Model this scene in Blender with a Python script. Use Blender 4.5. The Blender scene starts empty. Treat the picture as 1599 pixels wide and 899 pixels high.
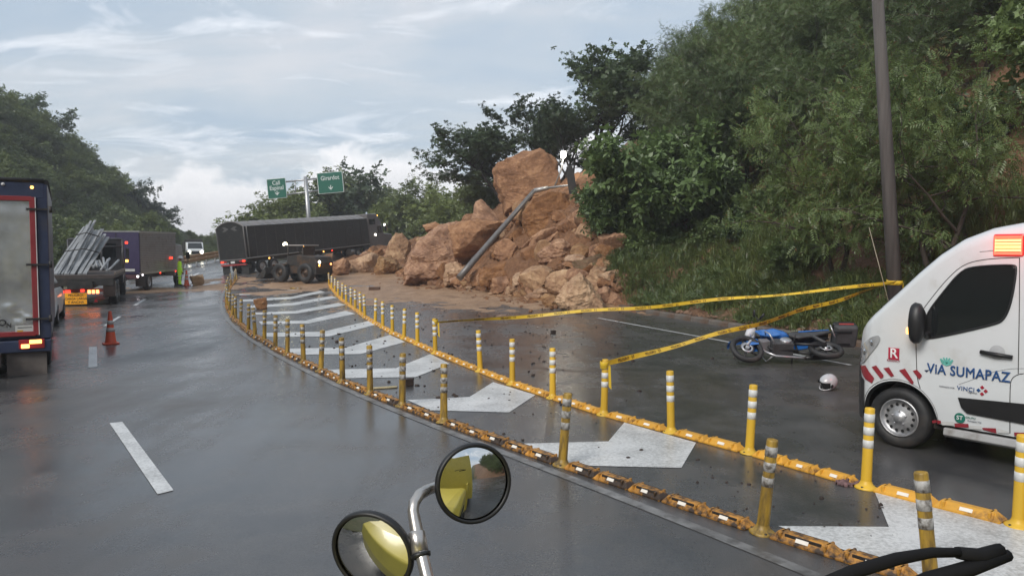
import bpy, bmesh, math, random
import numpy as np
from mathutils import Vector, Matrix, Euler
R = math.radians
random.seed(7)
RNG = np.random.default_rng(7)
scene = bpy.context.scene
COL = scene.collection

# ------------------------------------------------------------------ camera
F_PX, CX, CY, HOR, EYE = 1185.0, 799.5, 449.5, 389.0, 2.3
PITCH = math.atan((CY - HOR) / F_PX)
cam_d = bpy.data.cameras.new('camera')
cam_d.sensor_width = 36.0
cam_d.lens = 36.0 * F_PX / 1599.0
cam_d.clip_start = 0.05
cam_d.clip_end = 6000
cam = bpy.data.objects.new('camera', cam_d)
COL.objects.link(cam)
cam.location = (0, 0, EYE)
cam.rotation_euler = (R(90) - PITCH, 0, 0)
scene.camera = cam

# ------------------------------------------------------------------ sky and sun
world = bpy.data.worlds.new('World')
scene.world = world
world.use_nodes = True
nt = world.node_tree
nt.nodes.clear()
SUN_EL, SUN_AZ = 38.0, 215.0       # soft light from behind the camera, high


def N(t, typ, **kw):
    n = t.nodes.new(typ)
    for k, v in kw.items():
        setattr(n, k, v)
    return n


def setin(n, **kw):
    for k, v in kw.items():
        n.inputs[k.replace('_', ' ')].default_value = v
    return n


def ramp(t, stops, interp='LINEAR'):
    n = t.nodes.new('ShaderNodeValToRGB')
    n.color_ramp.interpolation = interp
    e = n.color_ramp.elements
    while len(e) < len(stops):
        e.new(0.5)
    for i, (p, c) in enumerate(stops):
        e[i].position = p
        e[i].color = c if len(c) == 4 else (*c, 1)
    return n


def math_n(t, op, a, b=None, c=None, clamp=False):
    n = t.nodes.new('ShaderNodeMath')
    n.operation = op
    n.use_clamp = clamp
    for i, v in enumerate((a, b, c)):
        if v is None:
            continue
        if isinstance(v, (int, float)):
            n.inputs[i].default_value = v
        else:
            t.links.new(v, n.inputs[i])
    return n.outputs[0]


def mixc(t, fac, a, b, mode='MIX'):
    n = t.nodes.new('ShaderNodeMix')
    n.data_type = 'RGBA'
    n.blend_type = mode
    for sock, v in ((n.inputs[0], fac), (n.inputs[6], a), (n.inputs[7], b)):
        if isinstance(v, (int, float)):
            sock.default_value = v
        elif isinstance(v, tuple):
            sock.default_value = v if len(v) == 4 else (*v, 1)
        else:
            t.links.new(v, sock)
    return n.outputs[2]


def build_sky():
    t = nt
    sky = N(t, 'ShaderNodeTexSky', sky_type='NISHITA')
    sky.sun_disc = False
    sky.sun_elevation = R(SUN_EL)
    sky.sun_rotation = R(SUN_AZ)
    sky.air_density = 1.2
    sky.dust_density = 2.0
    tc = N(t, 'ShaderNodeTexCoord')
    sep = N(t, 'ShaderNodeSeparateXYZ')
    t.links.new(tc.outputs['Generated'], sep.inputs[0])
    z = sep.outputs[2]
    # flat cloud deck: project the direction on a high plane so streaks flatten towards the horizon
    zz = math_n(t, 'ADD', math_n(t, 'MAXIMUM', z, 0.0), 0.16)
    px = math_n(t, 'DIVIDE', sep.outputs[0], zz)
    py = math_n(t, 'DIVIDE', sep.outputs[1], zz)
    cmb = N(t, 'ShaderNodeCombineXYZ')
    t.links.new(px, cmb.inputs[0])
    t.links.new(py, cmb.inputs[1])
    n1 = setin(N(t, 'ShaderNodeTexNoise'), Scale=1.15, Detail=7.0, Roughness=0.56, Distortion=0.5)
    n2 = setin(N(t, 'ShaderNodeTexNoise'), Scale=2.6, Detail=8.0, Roughness=0.62, Distortion=0.9)
    mp = N(t, 'ShaderNodeMapping')
    mp.inputs['Scale'].default_value = (0.7, 1.15, 1)
    mp.inputs['Location'].default_value = (3.4, 1.2, 0.0)
    t.links.new(cmb.outputs[0], mp.inputs[0])
    t.links.new(mp.outputs[0], n1.inputs['Vector'])
    t.links.new(mp.outputs[0], n2.inputs['Vector'])
    # deck colour from blue-grey gaps to pale grey veil
    deck = ramp(t, [(0.33, (2.4, 3.05, 3.85)), (0.44, (2.8, 3.35, 4.0)), (0.54, (3.3, 3.7, 4.15)), (0.68, (4.2, 4.3, 4.55))])
    t.links.new(n1.outputs['Fac'], deck.inputs[0])
    bright = ramp(t, [(0.53, (0, 0, 0)), (0.68, (1, 1, 1))])
    t.links.new(n2.outputs['Fac'], bright.inputs[0])
    c1 = mixc(t, math_n(t, 'MULTIPLY', bright.outputs[0], 0.65), deck.outputs[0], (6.2, 6.3, 6.6))
    # low bank of cumulus along the horizon
    nb = setin(N(t, 'ShaderNodeTexNoise'), Scale=5.0, Detail=8.0, Roughness=0.6)
    mb = N(t, 'ShaderNodeMapping')
    mb.inputs['Scale'].default_value = (1.0, 1.0, 1.6)
    mb.inputs['Location'].default_value = (0.35, 0.2, 0.1)
    t.links.new(tc.outputs['Generated'], mb.inputs[0])
    t.links.new(mb.outputs[0], nb.inputs['Vector'])
    top = math_n(t, 'MULTIPLY_ADD', nb.outputs['Fac'], 0.26, -0.015)
    d = math_n(t, 'SUBTRACT', top, z)
    bank = math_n(t, 'MULTIPLY', d, 55.0, clamp=True)
    depth = math_n(t, 'MULTIPLY', d, 14.0, clamp=True)
    bc = mixc(t, depth, (6.9, 6.75, 6.85), (4.9, 4.8, 5.0))
    c2 = mixc(t, bank, c1, bc)
    mixed = mixc(t, 0.9, sky.outputs[0], c2)
    bg = N(t, 'ShaderNodeBackground')
    t.links.new(mixed, bg.inputs[0])
    bg.inputs[1].default_value = 0.1
    out = N(t, 'ShaderNodeOutputWorld')
    t.links.new(bg.outputs[0], out.inputs[0])


build_sky()
sun_d = bpy.data.lights.new('sun', 'SUN')
sun_d.energy = 1.5
sun_d.angle = R(25)
sun_d.color = (1.0, 0.96, 0.9)
sun = bpy.data.objects.new('sun', sun_d)
COL.objects.link(sun)
_az = R(SUN_AZ)
_sd = Vector((math.sin(_az) * math.cos(R(SUN_EL)), math.cos(_az) * math.cos(R(SUN_EL)), math.sin(R(SUN_EL))))
sun.rotation_euler = _sd.to_track_quat('Z', 'Y').to_euler()
vs = scene.view_settings
vs.view_transform = 'Standard'
vs.look = 'None'
vs.exposure = 0.88
vs.gamma = 1.0
vs.use_curve_mapping = False
scene.cycles.use_denoising = True
scene.cycles.max_bounces = 6
scene.cycles.diffuse_bounces = 3
scene.cycles.glossy_bounces = 3
scene.cycles.transmission_bounces = 3
scene.cycles.transparent_max_bounces = 6
scene.cycles.sample_clamp_indirect = 4.0
scene.cycles.volume_bounces = 1

# ------------------------------------------------------------------ helpers: pixels, noise


def ray(px, py):
    u, v = (px - CX) / F_PX, (CY - py) / F_PX
    ca, sa = math.cos(PITCH), math.sin(PITCH)
    return Vector((u, ca + v * sa, -sa + v * ca))


def at(px, py, Y):
    d = ray(px, py)
    k = Y / d.y
    return Vector((d.x * k, Y, EYE + d.z * k))


def on_plane(px, py, p0, n):
    d = ray(px, py)
    o = Vector((0, 0, EYE))
    k = (Vector(p0) - o).dot(n) / d.dot(n)
    return o + d * k


def _hash(ix, iy, iz, seed):
    h = (ix.astype(np.int64) * 374761393 + iy.astype(np.int64) * 668265263 + iz.astype(np.int64) * 1274126177 + seed * 974634777) & 0xffffffff
    h = ((h ^ (h >> 13)) * 1274126177) & 0xffffffff
    h = (h ^ (h >> 16)) & 0xffffff
    return h / float(0xffffff)


def vnoise(x, y, z=None, seed=0):
    x = np.asarray(x, float)
    y = np.asarray(y, float)
    z = np.zeros_like(x) if z is None else np.asarray(z, float)
    ix, iy, iz = np.floor(x), np.floor(y), np.floor(z)
    fx, fy, fz = x - ix, y - iy, z - iz
    fx, fy, fz = (f * f * (3 - 2 * f) for f in (fx, fy, fz))
    r = 0
    for dx in (0, 1):
        for dy in (0, 1):
            for dz in (0, 1):
                w = (fx if dx else 1 - fx) * (fy if dy else 1 - fy) * (fz if dz else 1 - fz)
                r = r + w * _hash(ix + dx, iy + dy, iz + dz, seed)
    return r * 2 - 1


def fbm(x, y, z=None, seed=0, oct=4, gain=0.5):
    r, a, f = 0, 1.0, 1.0
    for i in range(oct):
        r = r + a * vnoise(np.asarray(x) * f, np.asarray(y) * f, None if z is None else np.asarray(z) * f, seed + i * 17)
        a *= gain
        f *= 2.03
    return r


def sstep(a, b, x):
    t = np.clip((np.asarray(x, float) - a) / (b - a), 0, 1)
    return t * t * (3 - 2 * t)

# ------------------------------------------------------------------ helpers: materials


MATS = {}


def mat(name, col, rough=0.5, metal=0.0, var=0.12, scale=6.0, bump=0.0, bscale=60.0, coat=0.0, emit=None, estr=0.0,
        spec=0.5, dirt=None, dscale=3.0, dlo=0.5, dhi=0.7, stretch=(1, 1, 1), island=0.0):
    if name in MATS:
        return MATS[name]
    m = bpy.data.materials.new(name)
    m.use_nodes = True
    t = m.node_tree
    p = t.nodes['Principled BSDF']
    tc = N(t, 'ShaderNodeTexCoord')
    mp = N(t, 'ShaderNodeMapping')
    mp.inputs['Scale'].default_value = stretch
    t.links.new(tc.outputs['Object'], mp.inputs[0])
    n = setin(N(t, 'ShaderNodeTexNoise'), Scale=scale, Detail=5.0, Roughness=0.6)
    t.links.new(mp.outputs[0], n.inputs['Vector'])
    lo = tuple(max(0, c * (1 - var)) for c in col)
    hi = tuple(min(1, c * (1 + var)) for c in col)
    rp = ramp(t, [(0.3, lo), (0.7, hi)])
    t.links.new(n.outputs['Fac'], rp.inputs[0])
    c = rp.outputs[0]
    if dirt:
        n2 = setin(N(t, 'ShaderNodeTexNoise'), Scale=dscale, Detail=7.0, Roughness=0.65)
        t.links.new(mp.outputs[0], n2.inputs['Vector'])
        r2 = ramp(t, [(dlo, (0, 0, 0)), (dhi, (1, 1, 1))])
        t.links.new(n2.outputs['Fac'], r2.inputs[0])
        c = mixc(t, r2.outputs[0], c, dirt)
    if island > 0:
        oi = N(t, 'ShaderNodeObjectInfo')
        k = math_n(t, 'MULTIPLY_ADD', oi.outputs['Random'], island, 1 - island * 0.5)
        hs = N(t, 'ShaderNodeHueSaturation')
        t.links.new(c, hs.inputs['Color'])
        t.links.new(k, hs.inputs['Value'])
        c = hs.outputs[0]
    t.links.new(c, p.inputs['Base Color'])
    rr = math_n(t, 'MULTIPLY_ADD', n.outputs['Fac'], 0.24 * rough, rough * 0.88)
    t.links.new(rr, p.inputs['Roughness'])
    p.inputs['Metallic'].default_value = metal
    p.inputs['Specular IOR Level'].default_value = spec
    p.inputs['Coat Weight'].default_value = coat
    p.inputs['Coat Roughness'].default_value = 0.08
    if emit:
        p.inputs['Emission Color'].default_value = (*emit, 1)
        p.inputs['Emission Strength'].default_value = estr
    if bump > 0:
        nb = setin(N(t, 'ShaderNodeTexNoise'), Scale=bscale, Detail=4.0, Roughness=0.6)
        t.links.new(tc.outputs['Object'], nb.inputs['Vector'])
        b = N(t, 'ShaderNodeBump')
        b.inputs['Strength'].default_value = bump
        b.inputs['Distance'].default_value = 0.02
        t.links.new(nb.outputs['Fac'], b.inputs['Height'])
        t.links.new(b.outputs[0], p.inputs['Normal'])
    MATS[name] = m
    return m


def leaf_mat(name, dark, light, yellow=(0.10, 0.12, 0.02), yl=0.12, dry=None):
    m = bpy.data.materials.new(name)
    m.use_nodes = True
    t = m.node_tree
    t.nodes.clear()
    geo = N(t, 'ShaderNodeNewGeometry')
    oi = N(t, 'ShaderNodeObjectInfo')
    tc = N(t, 'ShaderNodeTexCoord')
    n = setin(N(t, 'ShaderNodeTexNoise'), Scale=0.9, Detail=2.0)
    t.links.new(tc.outputs['Object'], n.inputs['Vector'])
    k = math_n(t, 'MULTIPLY_ADD', geo.outputs['Random Per Island'], 0.5, math_n(t, 'MULTIPLY_ADD', n.outputs['Fac'], 0.9, -0.2), clamp=True)
    c = mixc(t, k, dark, light)
    ky = math_n(t, 'MULTIPLY', oi.outputs['Random'], yl * 2.5)
    c = mixc(t, ky, c, yellow)
    if dry:
        kd = math_n(t, 'GREATER_THAN', geo.outputs['Random Per Island'], 0.965)
        c = mixc(t, kd, c, dry)
    hv = N(t, 'ShaderNodeHueSaturation')
    t.links.new(c, hv.inputs['Color'])
    t.links.new(math_n(t, 'MULTIPLY_ADD', oi.outputs['Random'], 0.75, 0.68), hv.inputs['Value'])
    c = hv.outputs[0]
    d = N(t, 'ShaderNodeBsdfDiffuse')
    tr = N(t, 'ShaderNodeBsdfTranslucent')
    g = N(t, 'ShaderNodeBsdfGlossy')
    g.inputs['Roughness'].default_value = 0.45
    t.links.new(c, d.inputs[0])
    hs = N(t, 'ShaderNodeHueSaturation')
    hs.inputs['Hue'].default_value = 0.485
    hs.inputs['Value'].default_value = 1.25
    t.links.new(c, hs.inputs['Color'])
    t.links.new(hs.outputs[0], tr.inputs[0])
    m1 = N(t, 'ShaderNodeMixShader')
    m1.inputs[0].default_value = 0.28
    t.links.new(d.outputs[0], m1.inputs[1])
    t.links.new(tr.outputs[0], m1.inputs[2])
    m2 = N(t, 'ShaderNodeMixShader')
    m2.inputs[0].default_value = 0.05
    t.links.new(m1.outputs[0], m2.inputs[1])
    t.links.new(g.outputs[0], m2.inputs[2])
    o = N(t, 'ShaderNodeOutputMaterial')
    t.links.new(m2.outputs[0], o.inputs[0])
    MATS[name] = m
    return m

# ------------------------------------------------------------------ helpers: objects


def tag(o, label=None, cat=None, group=None, kind=None):
    if label:
        o['label'] = label
    if cat:
        o['category'] = cat
    if group:
        o['group'] = group
    if kind:
        o['kind'] = kind
    return o


def link(o, parent=None):
    COL.objects.link(o)
    if parent is not None:
        o.parent = parent
    return o


def empty(name, loc=(0, 0, 0), rz=0.0, label=None, cat=None, group=None, rot=None):
    o = bpy.data.objects.new(name, None)
    o.empty_display_size = 0.2
    COL.objects.link(o)
    o.location = loc
    o.rotation_euler = rot if rot is not None else (0, 0, rz)
    return tag(o, label, cat, group)


def copy_tree(o, parent=None):
    c = o.copy()
    COL.objects.link(c)
    c.parent = parent
    for ch in o.children:
        copy_tree(ch, c)
    return c


def np_mesh(name, V, Fc, mat_=None, smooth=False):
    """V (n,3) array, Fc (m,k) array with k = 3 or 4."""
    V = np.ascontiguousarray(V, dtype=np.float32)
    Fc = np.ascontiguousarray(Fc, dtype=np.int32)
    me = bpy.data.meshes.new(name)
    k = Fc.shape[1]
    me.vertices.add(len(V))
    me.vertices.foreach_set('co', V.ravel())
    me.loops.add(Fc.size)
    me.loops.foreach_set('vertex_index', Fc.ravel())
    me.polygons.add(len(Fc))
    me.polygons.foreach_set('loop_start', np.arange(0, Fc.size, k, dtype=np.int32))
    me.polygons.foreach_set('loop_total', np.full(len(Fc), k, dtype=np.int32))
    if smooth:
        me.polygons.foreach_set('use_smooth', np.ones(len(Fc), dtype=bool))
    me.update(calc_edges=True)
    if mat_ is not None:
        me.materials.append(mat_)
    return me


class MB:
    """collects shapes of one part; build() links them as one mesh object"""

    def __init__(s):
        s.v, s.f, s.m, s.sm = [], [], [], []
        s.mats = []

    def mi(s, m):
        if m not in s.mats:
            s.mats.append(m)
        return s.mats.index(m)

    def add(s, vs_, fs, m, smooth=False, M=None):
        o = len(s.v)
        i = s.mi(m)
        for v in vs_:
            v = Vector(v)
            s.v.append(tuple(M @ v if M is not None else v))
        for f in fs:
            s.f.append(tuple(o + k for k in f))
            s.m.append(i)
            s.sm.append(smooth)
        return s

    def box(s, c, d, m, M=None, taper=(1, 1)):
        x, y, z = (k / 2 for k in d)
        tx, ty = taper
        vs_ = [(c[0] + sx * x * (tx if sz > 0 else 1), c[1] + sy * y * (ty if sz > 0 else 1), c[2] + sz * z) for sz in (-1, 1) for sy in (-1, 1) for sx in (-1, 1)]
        return s.add(vs_, [(0, 2, 3, 1), (4, 5, 7, 6), (0, 1, 5, 4), (2, 6, 7, 3), (0, 4, 6, 2), (1, 3, 7, 5)], m, False, M)

    def tube(s, pts, rad, m, n=8, M=None, caps=True, smooth=True):
        pts = [Vector(p) for p in pts]
        if isinstance(rad, (int, float)):
            rad = [rad] * len(pts)
        vs_, fs = [], []
        prev = None
        for i, p in enumerate(pts):
            a = pts[max(0, i - 1)]
            b = pts[min(len(pts) - 1, i + 1)]
            d = (b - a).normalized()
            if prev is None:
                up = Vector((0, 0, 1)) if abs(d.z) < 0.9 else Vector((1, 0, 0))
                u = d.cross(up).normalized()
            else:
                u = (prev - d * prev.dot(d)).normalized()
            prev = u
            w = d.cross(u)
            for k in range(n):
                an = 2 * math.pi * k / n
                vs_.append(p + (u * math.cos(an) + w * math.sin(an)) * rad[i])
        for i in range(len(pts) - 1):
            for k in range(n):
                a, b = i * n + k, i * n + (k + 1) % n
                fs.append((a, b, b + n, a + n))
        s.add(vs_, fs, m, smooth, M)
        if caps:
            L = len(s.v)
            base = L - len(vs_)
            i = s.mi(m)
            s.f.append(tuple(base + k for k in range(n))[::-1])
            s.f.append(tuple(L - n + k for k in range(n)))
            s.m += [i, i]
            s.sm += [False, False]
        return s

    def lathe(s, prof, m, n=24, M=None, smooth=True, axis='z'):
        """prof: list of (r, h)"""
        vs_, fs = [], []
        for r, h in prof:
            for k in range(n):
                a = 2 * math.pi * k / n
                p = (r * math.cos(a), r * math.sin(a), h)
                if axis == 'y':
                    p = (p[0], p[2], p[1])
                elif axis == 'x':
                    p = (p[2], p[0], p[1])
                vs_.append(p)
        for i in range(len(prof) - 1):
            for k in range(n):
                a, b = i * n + k, i * n + (k + 1) % n
                fs.append((a, b, b + n, a + n))
        return s.add(vs_, fs, m, smooth, M)

    def prism(s, poly, lo, hi, m, axis='y', M=None):
        """poly 2D; axis y: poly in (x,z) extruded along y; axis x: (y,z) along x; axis z: (x,y) along z"""
        def P(a, b, h):
            return {'y': (a, h, b), 'x': (h, a, b), 'z': (a, b, h)}[axis]
        n = len(poly)
        vs_ = [P(a, b, lo) for a, b in poly] + [P(a, b, hi) for a, b in poly]
        fs = [(k, (k + 1) % n, n + (k + 1) % n, n + k) for k in range(n)]
        fs += [tuple(range(n))[::-1], tuple(range(n, 2 * n))]
        return s.add(vs_, fs, m, False, M)

    def build(s, name, parent=None, bevel=0.0, seg=2, loc=None, rot=None, angle=35):
        me = bpy.data.meshes.new(name)
        me.from_pydata(s.v, [], s.f)
        for m in s.mats:
            me.materials.append(m)
        me.polygons.foreach_set('material_index', s.m)
        me.polygons.foreach_set('use_smooth', s.sm)
        bm = bmesh.new()
        bm.from_mesh(me)
        bmesh.ops.recalc_face_normals(bm, faces=bm.faces)
        bm.to_mesh(me)
        bm.free()
        me.update()
        o = bpy.data.objects.new(name, me)
        link(o, parent)
        if bevel > 0:
            b = o.modifiers.new('bevel', 'BEVEL')
            b.width = bevel
            b.segments = seg
            b.limit_method = 'ANGLE'
            b.angle_limit = R(angle)
        if loc is not None:
            o.location = loc
        if rot is not None:
            o.rotation_euler = rot
        return o


def text_part(name, txt, size, M, m, parent, bold=0.0, depth=0.004, align='CENTER', sx=1.0, spacing=1.0):
    cu = bpy.data.curves.new('t', 'FONT')
    cu.body = txt
    cu.size = size
    cu.align_x = align
    cu.align_y = 'CENTER'
    cu.bevel_depth = bold * size
    cu.bevel_resolution = 0
    cu.extrude = depth / 2
    cu.resolution_u = 3
    cu.space_character = spacing
    o = bpy.data.objects.new('t', cu)
    COL.objects.link(o)
    dg = bpy.context.evaluated_depsgraph_get()
    me = bpy.data.meshes.new_from_object(o.evaluated_get(dg))
    bpy.data.objects.remove(o)
    me.transform(M @ Matrix.Diagonal((sx, 1, 1, 1)))
    me.materials.clear()
    me.materials.append(m)
    me.name = name
    ob = bpy.data.objects.new(name, me)
    return link(ob, parent)


def basis(u, v, o):
    """matrix mapping text plane (x->u, y->v) with origin o"""
    u = Vector(u).normalized()
    v = Vector(v).normalized()
    w = u.cross(v)
    return Matrix(((u.x, v.x, w.x, o[0]), (u.y, v.y, w.y, o[1]), (u.z, v.z, w.z, o[2]), (0, 0, 0, 1)))


def chaikin(P, n=2, closed=True):
    for _ in range(n):
        Q = []
        k = len(P)
        for i in range(k if closed else k - 1):
            a, b = P[i], P[(i + 1) % k]
            Q += [tuple(0.75 * x + 0.25 * y for x, y in zip(a, b)), tuple(0.25 * x + 0.75 * y for x, y in zip(a, b))]
        P = Q if closed else [P[0]] + Q + [P[-1]]
    return P


def wheel(parent, c, r, w, rim_col=(0.35, 0.35, 0.36), rim_r=0.55, side=1, name='wheel', holes=10, n=28):
    """wheel with axis along local y; side=+1: outer face towards +y; tyre and rim are sub-parts"""
    e = empty(name, c)
    e.parent = parent
    ty = MB()
    h = w / 2
    rr = r * rim_r
    ty.lathe([(rr, -h * 0.8), (rr * 1.12, -h), (r * 0.9, -h), (r * 0.985, -h * 0.72), (r, -h * 0.35), (r, h * 0.35), (r * 0.985, h * 0.72), (r * 0.9, h), (rr * 1.12, h), (rr, h * 0.8), (rr, -h * 0.8)], M_['rubber'], n, axis='y')
    for k in range(3):
        g = (k - 1) * h * 0.42
        ty.lathe([(r * 1.004, g - h * 0.09), (r * 1.008, g), (r * 1.004, g + h * 0.09)], M_['rubber'], n, axis='y')
    ty.build('tyre', e)
    s = side
    rm = MB()
    mm = mat('rim_%s' % str(rim_col), rim_col, 0.42, 0.7, 0.2, 10, dirt=(0.06, 0.045, 0.035), dlo=0.5, dhi=0.85)
    rm.lathe([(rr * 1.02, s * h * 0.75), (rr * 0.97, s * h * 0.98), (rr * 0.92, s * h * 0.8), (rr * 0.84, s * h * 0.45), (rr * 0.62, s * h * 0.55), (rr * 0.4, s * h * 0.7), (rr * 0.3, s * h * 0.72), (rr * 0.27, s * h * 0.95), (0.001, s * h * 0.98)], mm, n, axis='y')
    for k in range(holes):
        a = 2 * math.pi * k / holes
        M = Matrix.Translation((math.cos(a) * rr * 0.7, s * h * 0.53, math.sin(a) * rr * 0.7)) @ Matrix.Rotation(-a, 4, 'Y')
        rm.lathe([(rr * 0.085, s * 0.012), (0.001, s * 0.013)], M_['black'], 8, M=M, axis='y')
    for k in range(5):
        a = 2 * math.pi * k / 5 + 0.3
        M = Matrix.Translation((math.cos(a) * rr * 0.36, s * h * 0.7, math.sin(a) * rr * 0.36))
        rm.lathe([(rr * 0.05, 0), (rr * 0.045, s * 0.025), (0.001, s * 0.027)], mm, 6, M=M, axis='y')
    rm.build('rim', e)
    return e


M_ = {}
M_['rubber'] = mat('rubber', (0.018, 0.018, 0.019), 0.62, var=0.3, bump=0.15, dirt=(0.05, 0.04, 0.032), dlo=0.52, dhi=0.8)
M_['black'] = mat('black_plastic', (0.012, 0.012, 0.013), 0.45)
M_['dark'] = mat('dark_chassis', (0.022, 0.02, 0.019), 0.6, var=0.4, dirt=(0.06, 0.045, 0.033), dlo=0.5, dhi=0.8)
M_['steel'] = mat('galvanised_steel', (0.42, 0.42, 0.42), 0.4, 0.75, 0.2, 9)
M_['chrome'] = mat('chrome', (0.72, 0.72, 0.72), 0.16, 1.0, 0.08)
M_['glass'] = mat('dark_glass', (0.012, 0.014, 0.015), 0.06, spec=0.8, var=0.1)
M_['white'] = mat('white_paint', (0.62, 0.64, 0.65), 0.32, var=0.04, scale=2.5, coat=0.35, dirt=(0.45, 0.43, 0.40), dscale=2.2, dlo=0.55, dhi=0.85)
M_['red_refl'] = mat('red_reflector', (0.30, 0.02, 0.025), 0.35, var=0.25)
M_['white_refl'] = mat('white_reflector', (0.55, 0.55, 0.54), 0.4, var=0.15)
M_['tail'] = mat('tail_light', (0.5, 0.02, 0.01), 0.3, emit=(1, 0.04, 0.02), estr=1.8)
M_['tail_hot'] = mat('brake_light', (0.7, 0.15, 0.05), 0.3, emit=(1, 0.25, 0.08), estr=3.2)
M_['amber'] = mat('amber_light', (0.8, 0.4, 0.05), 0.3, emit=(1, 0.48, 0.1), estr=2.6)
M_['head'] = mat('head_light', (0.9, 0.9, 0.8), 0.3, emit=(1, 0.93, 0.75), estr=8.0)
# ------------------------------------------------------------------ the lie of the land
KERB = np.array([(60, -60), (45, -38), (28, -12), (21, -2.5), (17.2, 3), (13.6, 8.2), (10.8, 12.5), (8.6, 16.5), (6.85, 20.8), (3.8, 30), (1.2, 40), (-0.8, 52), (-2.5, 66), (-2.5, 80), (-1, 100), (3, 130), (12, 170)], float)
LEFT = np.array([(36, -60), (15, -29), (4, -13), (-3, -3), (-8.5, 5.6), (-13.4, 13.6), (-21.2, 31.6), (-26.5, 50), (-30, 70), (-32.5, 85), (-34, 105), (-33.5, 135), (-31, 170)], float)


def smooth_poly(P, step=1.0):
    P = np.asarray(P, float)
    d = np.r_[0, np.cumsum(np.hypot(*np.diff(P, axis=0).T))]
    n = int(d[-1] / step)
    t = np.linspace(0, d[-1], n)
    Q = np.stack([np.interp(t, d, P[:, 0]), np.interp(t, d, P[:, 1])], 1)
    k = max(3, int(6 / step)) | 1
    ker = np.ones(k) / k
    S = Q.copy()
    for _ in range(2):
        for c in (0, 1):
            pad = np.r_[np.full(k // 2, S[0, c]), S[:, c], np.full(k // 2, S[-1, c])]
            S[:, c] = np.convolve(pad, ker, 'valid')
    return S


KERB_S = smooth_poly(KERB)
LEFT_S = smooth_poly(LEFT)


def side_dist(P, x, y):
    """signed distance to polyline, positive to its right"""
    x = np.asarray(x, float).ravel()
    y = np.asarray(y, float).ravel()
    best = np.full(x.shape, 1e9)
    sg = np.ones(x.shape)
    Q = P[::3] if len(P) > 60 else P
    for a, b in zip(Q[:-1], Q[1:]):
        d = b - a
        L2 = d @ d
        if L2 < 1e-9:
            continue
        t = np.clip(((x - a[0]) * d[0] + (y - a[1]) * d[1]) / L2, 0, 1)
        ex, ey = x - (a[0] + t * d[0]), y - (a[1] + t * d[1])
        q = ex * ex + ey * ey
        m = q < best
        best = np.where(m, q, best)
        sg = np.where(m, np.sign(d[1] * ex - d[0] * ey), sg)
    return np.sqrt(best) * sg


def zr(x, y):
    x, y = np.asarray(x, float), np.asarray(y, float)
    d = np.clip(y - 45, 0, 60)
    t = np.clip(d / 24, 0, 1)
    return 0.03 * d + 0.07 * t * np.clip(x + 25, 0, 14)


YF_X = [-16, -11, -6, 0, 3.8, 6.5, 12]
YF_Y = [66, 58, 47.5, 34.2, 29.3, 28.3, 27.5]
MH_X = [-18, -14, -11, -6, -2, 0, 4, 8, 12]
MH_Y = [0.0, 0.5, 0.9, 1.9, 3.6, 4.7, 6.2, 7.5, 8.5]


def mound(x, y):
    x, y = np.asarray(x, float), np.asarray(y, float)
    s = (y - np.interp(x, YF_X, YF_Y)) * 0.45
    H = np.interp(x, MH_X, MH_Y)
    h = H * (0.22 * sstep(0, 0.9, s) + 0.78 * sstep(0.2, 6.2, s))
    return h * (1 - sstep(64, 84, y)) + np.where(s > 0, 1, 0) * 0.10 * fbm(x * 1.3, y * 1.3, seed=5) * np.clip(s, 0, 1)


def terr(x, y, rough=True):
    sh = np.shape(x)
    x = np.asarray(x, float).ravel()
    y = np.asarray(y, float).ravel()
    base = zr(x, y)
    dr = side_dist(KERB_S, x, y)
    dl = -side_dist(LEFT_S, x, y)
    z = base + mound(x, y)
    bank = 0.16 + 0.5 * np.clip(dr - 0.7, 0, 2.2) + 0.86 * np.clip(dr - 2.9, 0, 34) + 0.2 * np.clip(dr - 36.9, 0, 60)
    fade = 1 - 0.9 * sstep(72, 105, y)
    bank = 0.16 + (bank - 0.16) * fade
    if rough:
        bank = bank + np.clip(dr - 0.6, 0, 2.5) / 2.5 * (0.35 * fbm(x * 0.35, y * 0.35, seed=2) + 0.12 * fbm(x * 1.7, y * 1.7, seed=9))
    z = np.where(dr > 0, np.maximum(z, base + bank), z)
    dm = np.clip(dl - 2.5, 0, None)
    hill = np.interp(dm, [0, 6, 12, 15.6, 20, 25, 29.7, 34.5, 39, 50, 70, 200], [0, 0.3, 1.0, 2.2, 6.3, 10.7, 15.4, 18.7, 20.6, 24, 28, 34])
    hill = hill * (1 - 0.93 * sstep(108, 150, y))
    if rough:
        hill = hill + np.clip(dm / 6, 0, 1) * 1.2 * fbm(x * 0.06, y * 0.06, seed=3)
    z = np.where(dl > 0, base + hill, z)
    return z.reshape(sh)


class Lut:
    """terrain heights sampled once, read back bilinearly"""

    def __init__(s, f, x0, x1, y0, y1, st):
        s.x0, s.y0, s.st = x0, y0, st
        X, Y = np.meshgrid(np.arange(x0, x1 + st, st), np.arange(y0, y1 + st, st))
        s.Z = f(X, Y).reshape(X.shape)
        s.x1, s.y1 = x1, y1

    def __call__(s, x, y):
        fx = np.clip((np.asarray(x, float) - s.x0) / s.st, 0, s.Z.shape[1] - 1.001)
        fy = np.clip((np.asarray(y, float) - s.y0) / s.st, 0, s.Z.shape[0] - 1.001)
        i, j = fx.astype(int), fy.astype(int)
        a, b = fx - i, fy - j
        Z = s.Z
        return (Z[j, i] * (1 - a) + Z[j, i + 1] * a) * (1 - b) + (Z[j + 1, i] * (1 - a) + Z[j + 1, i + 1] * a) * b


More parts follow.
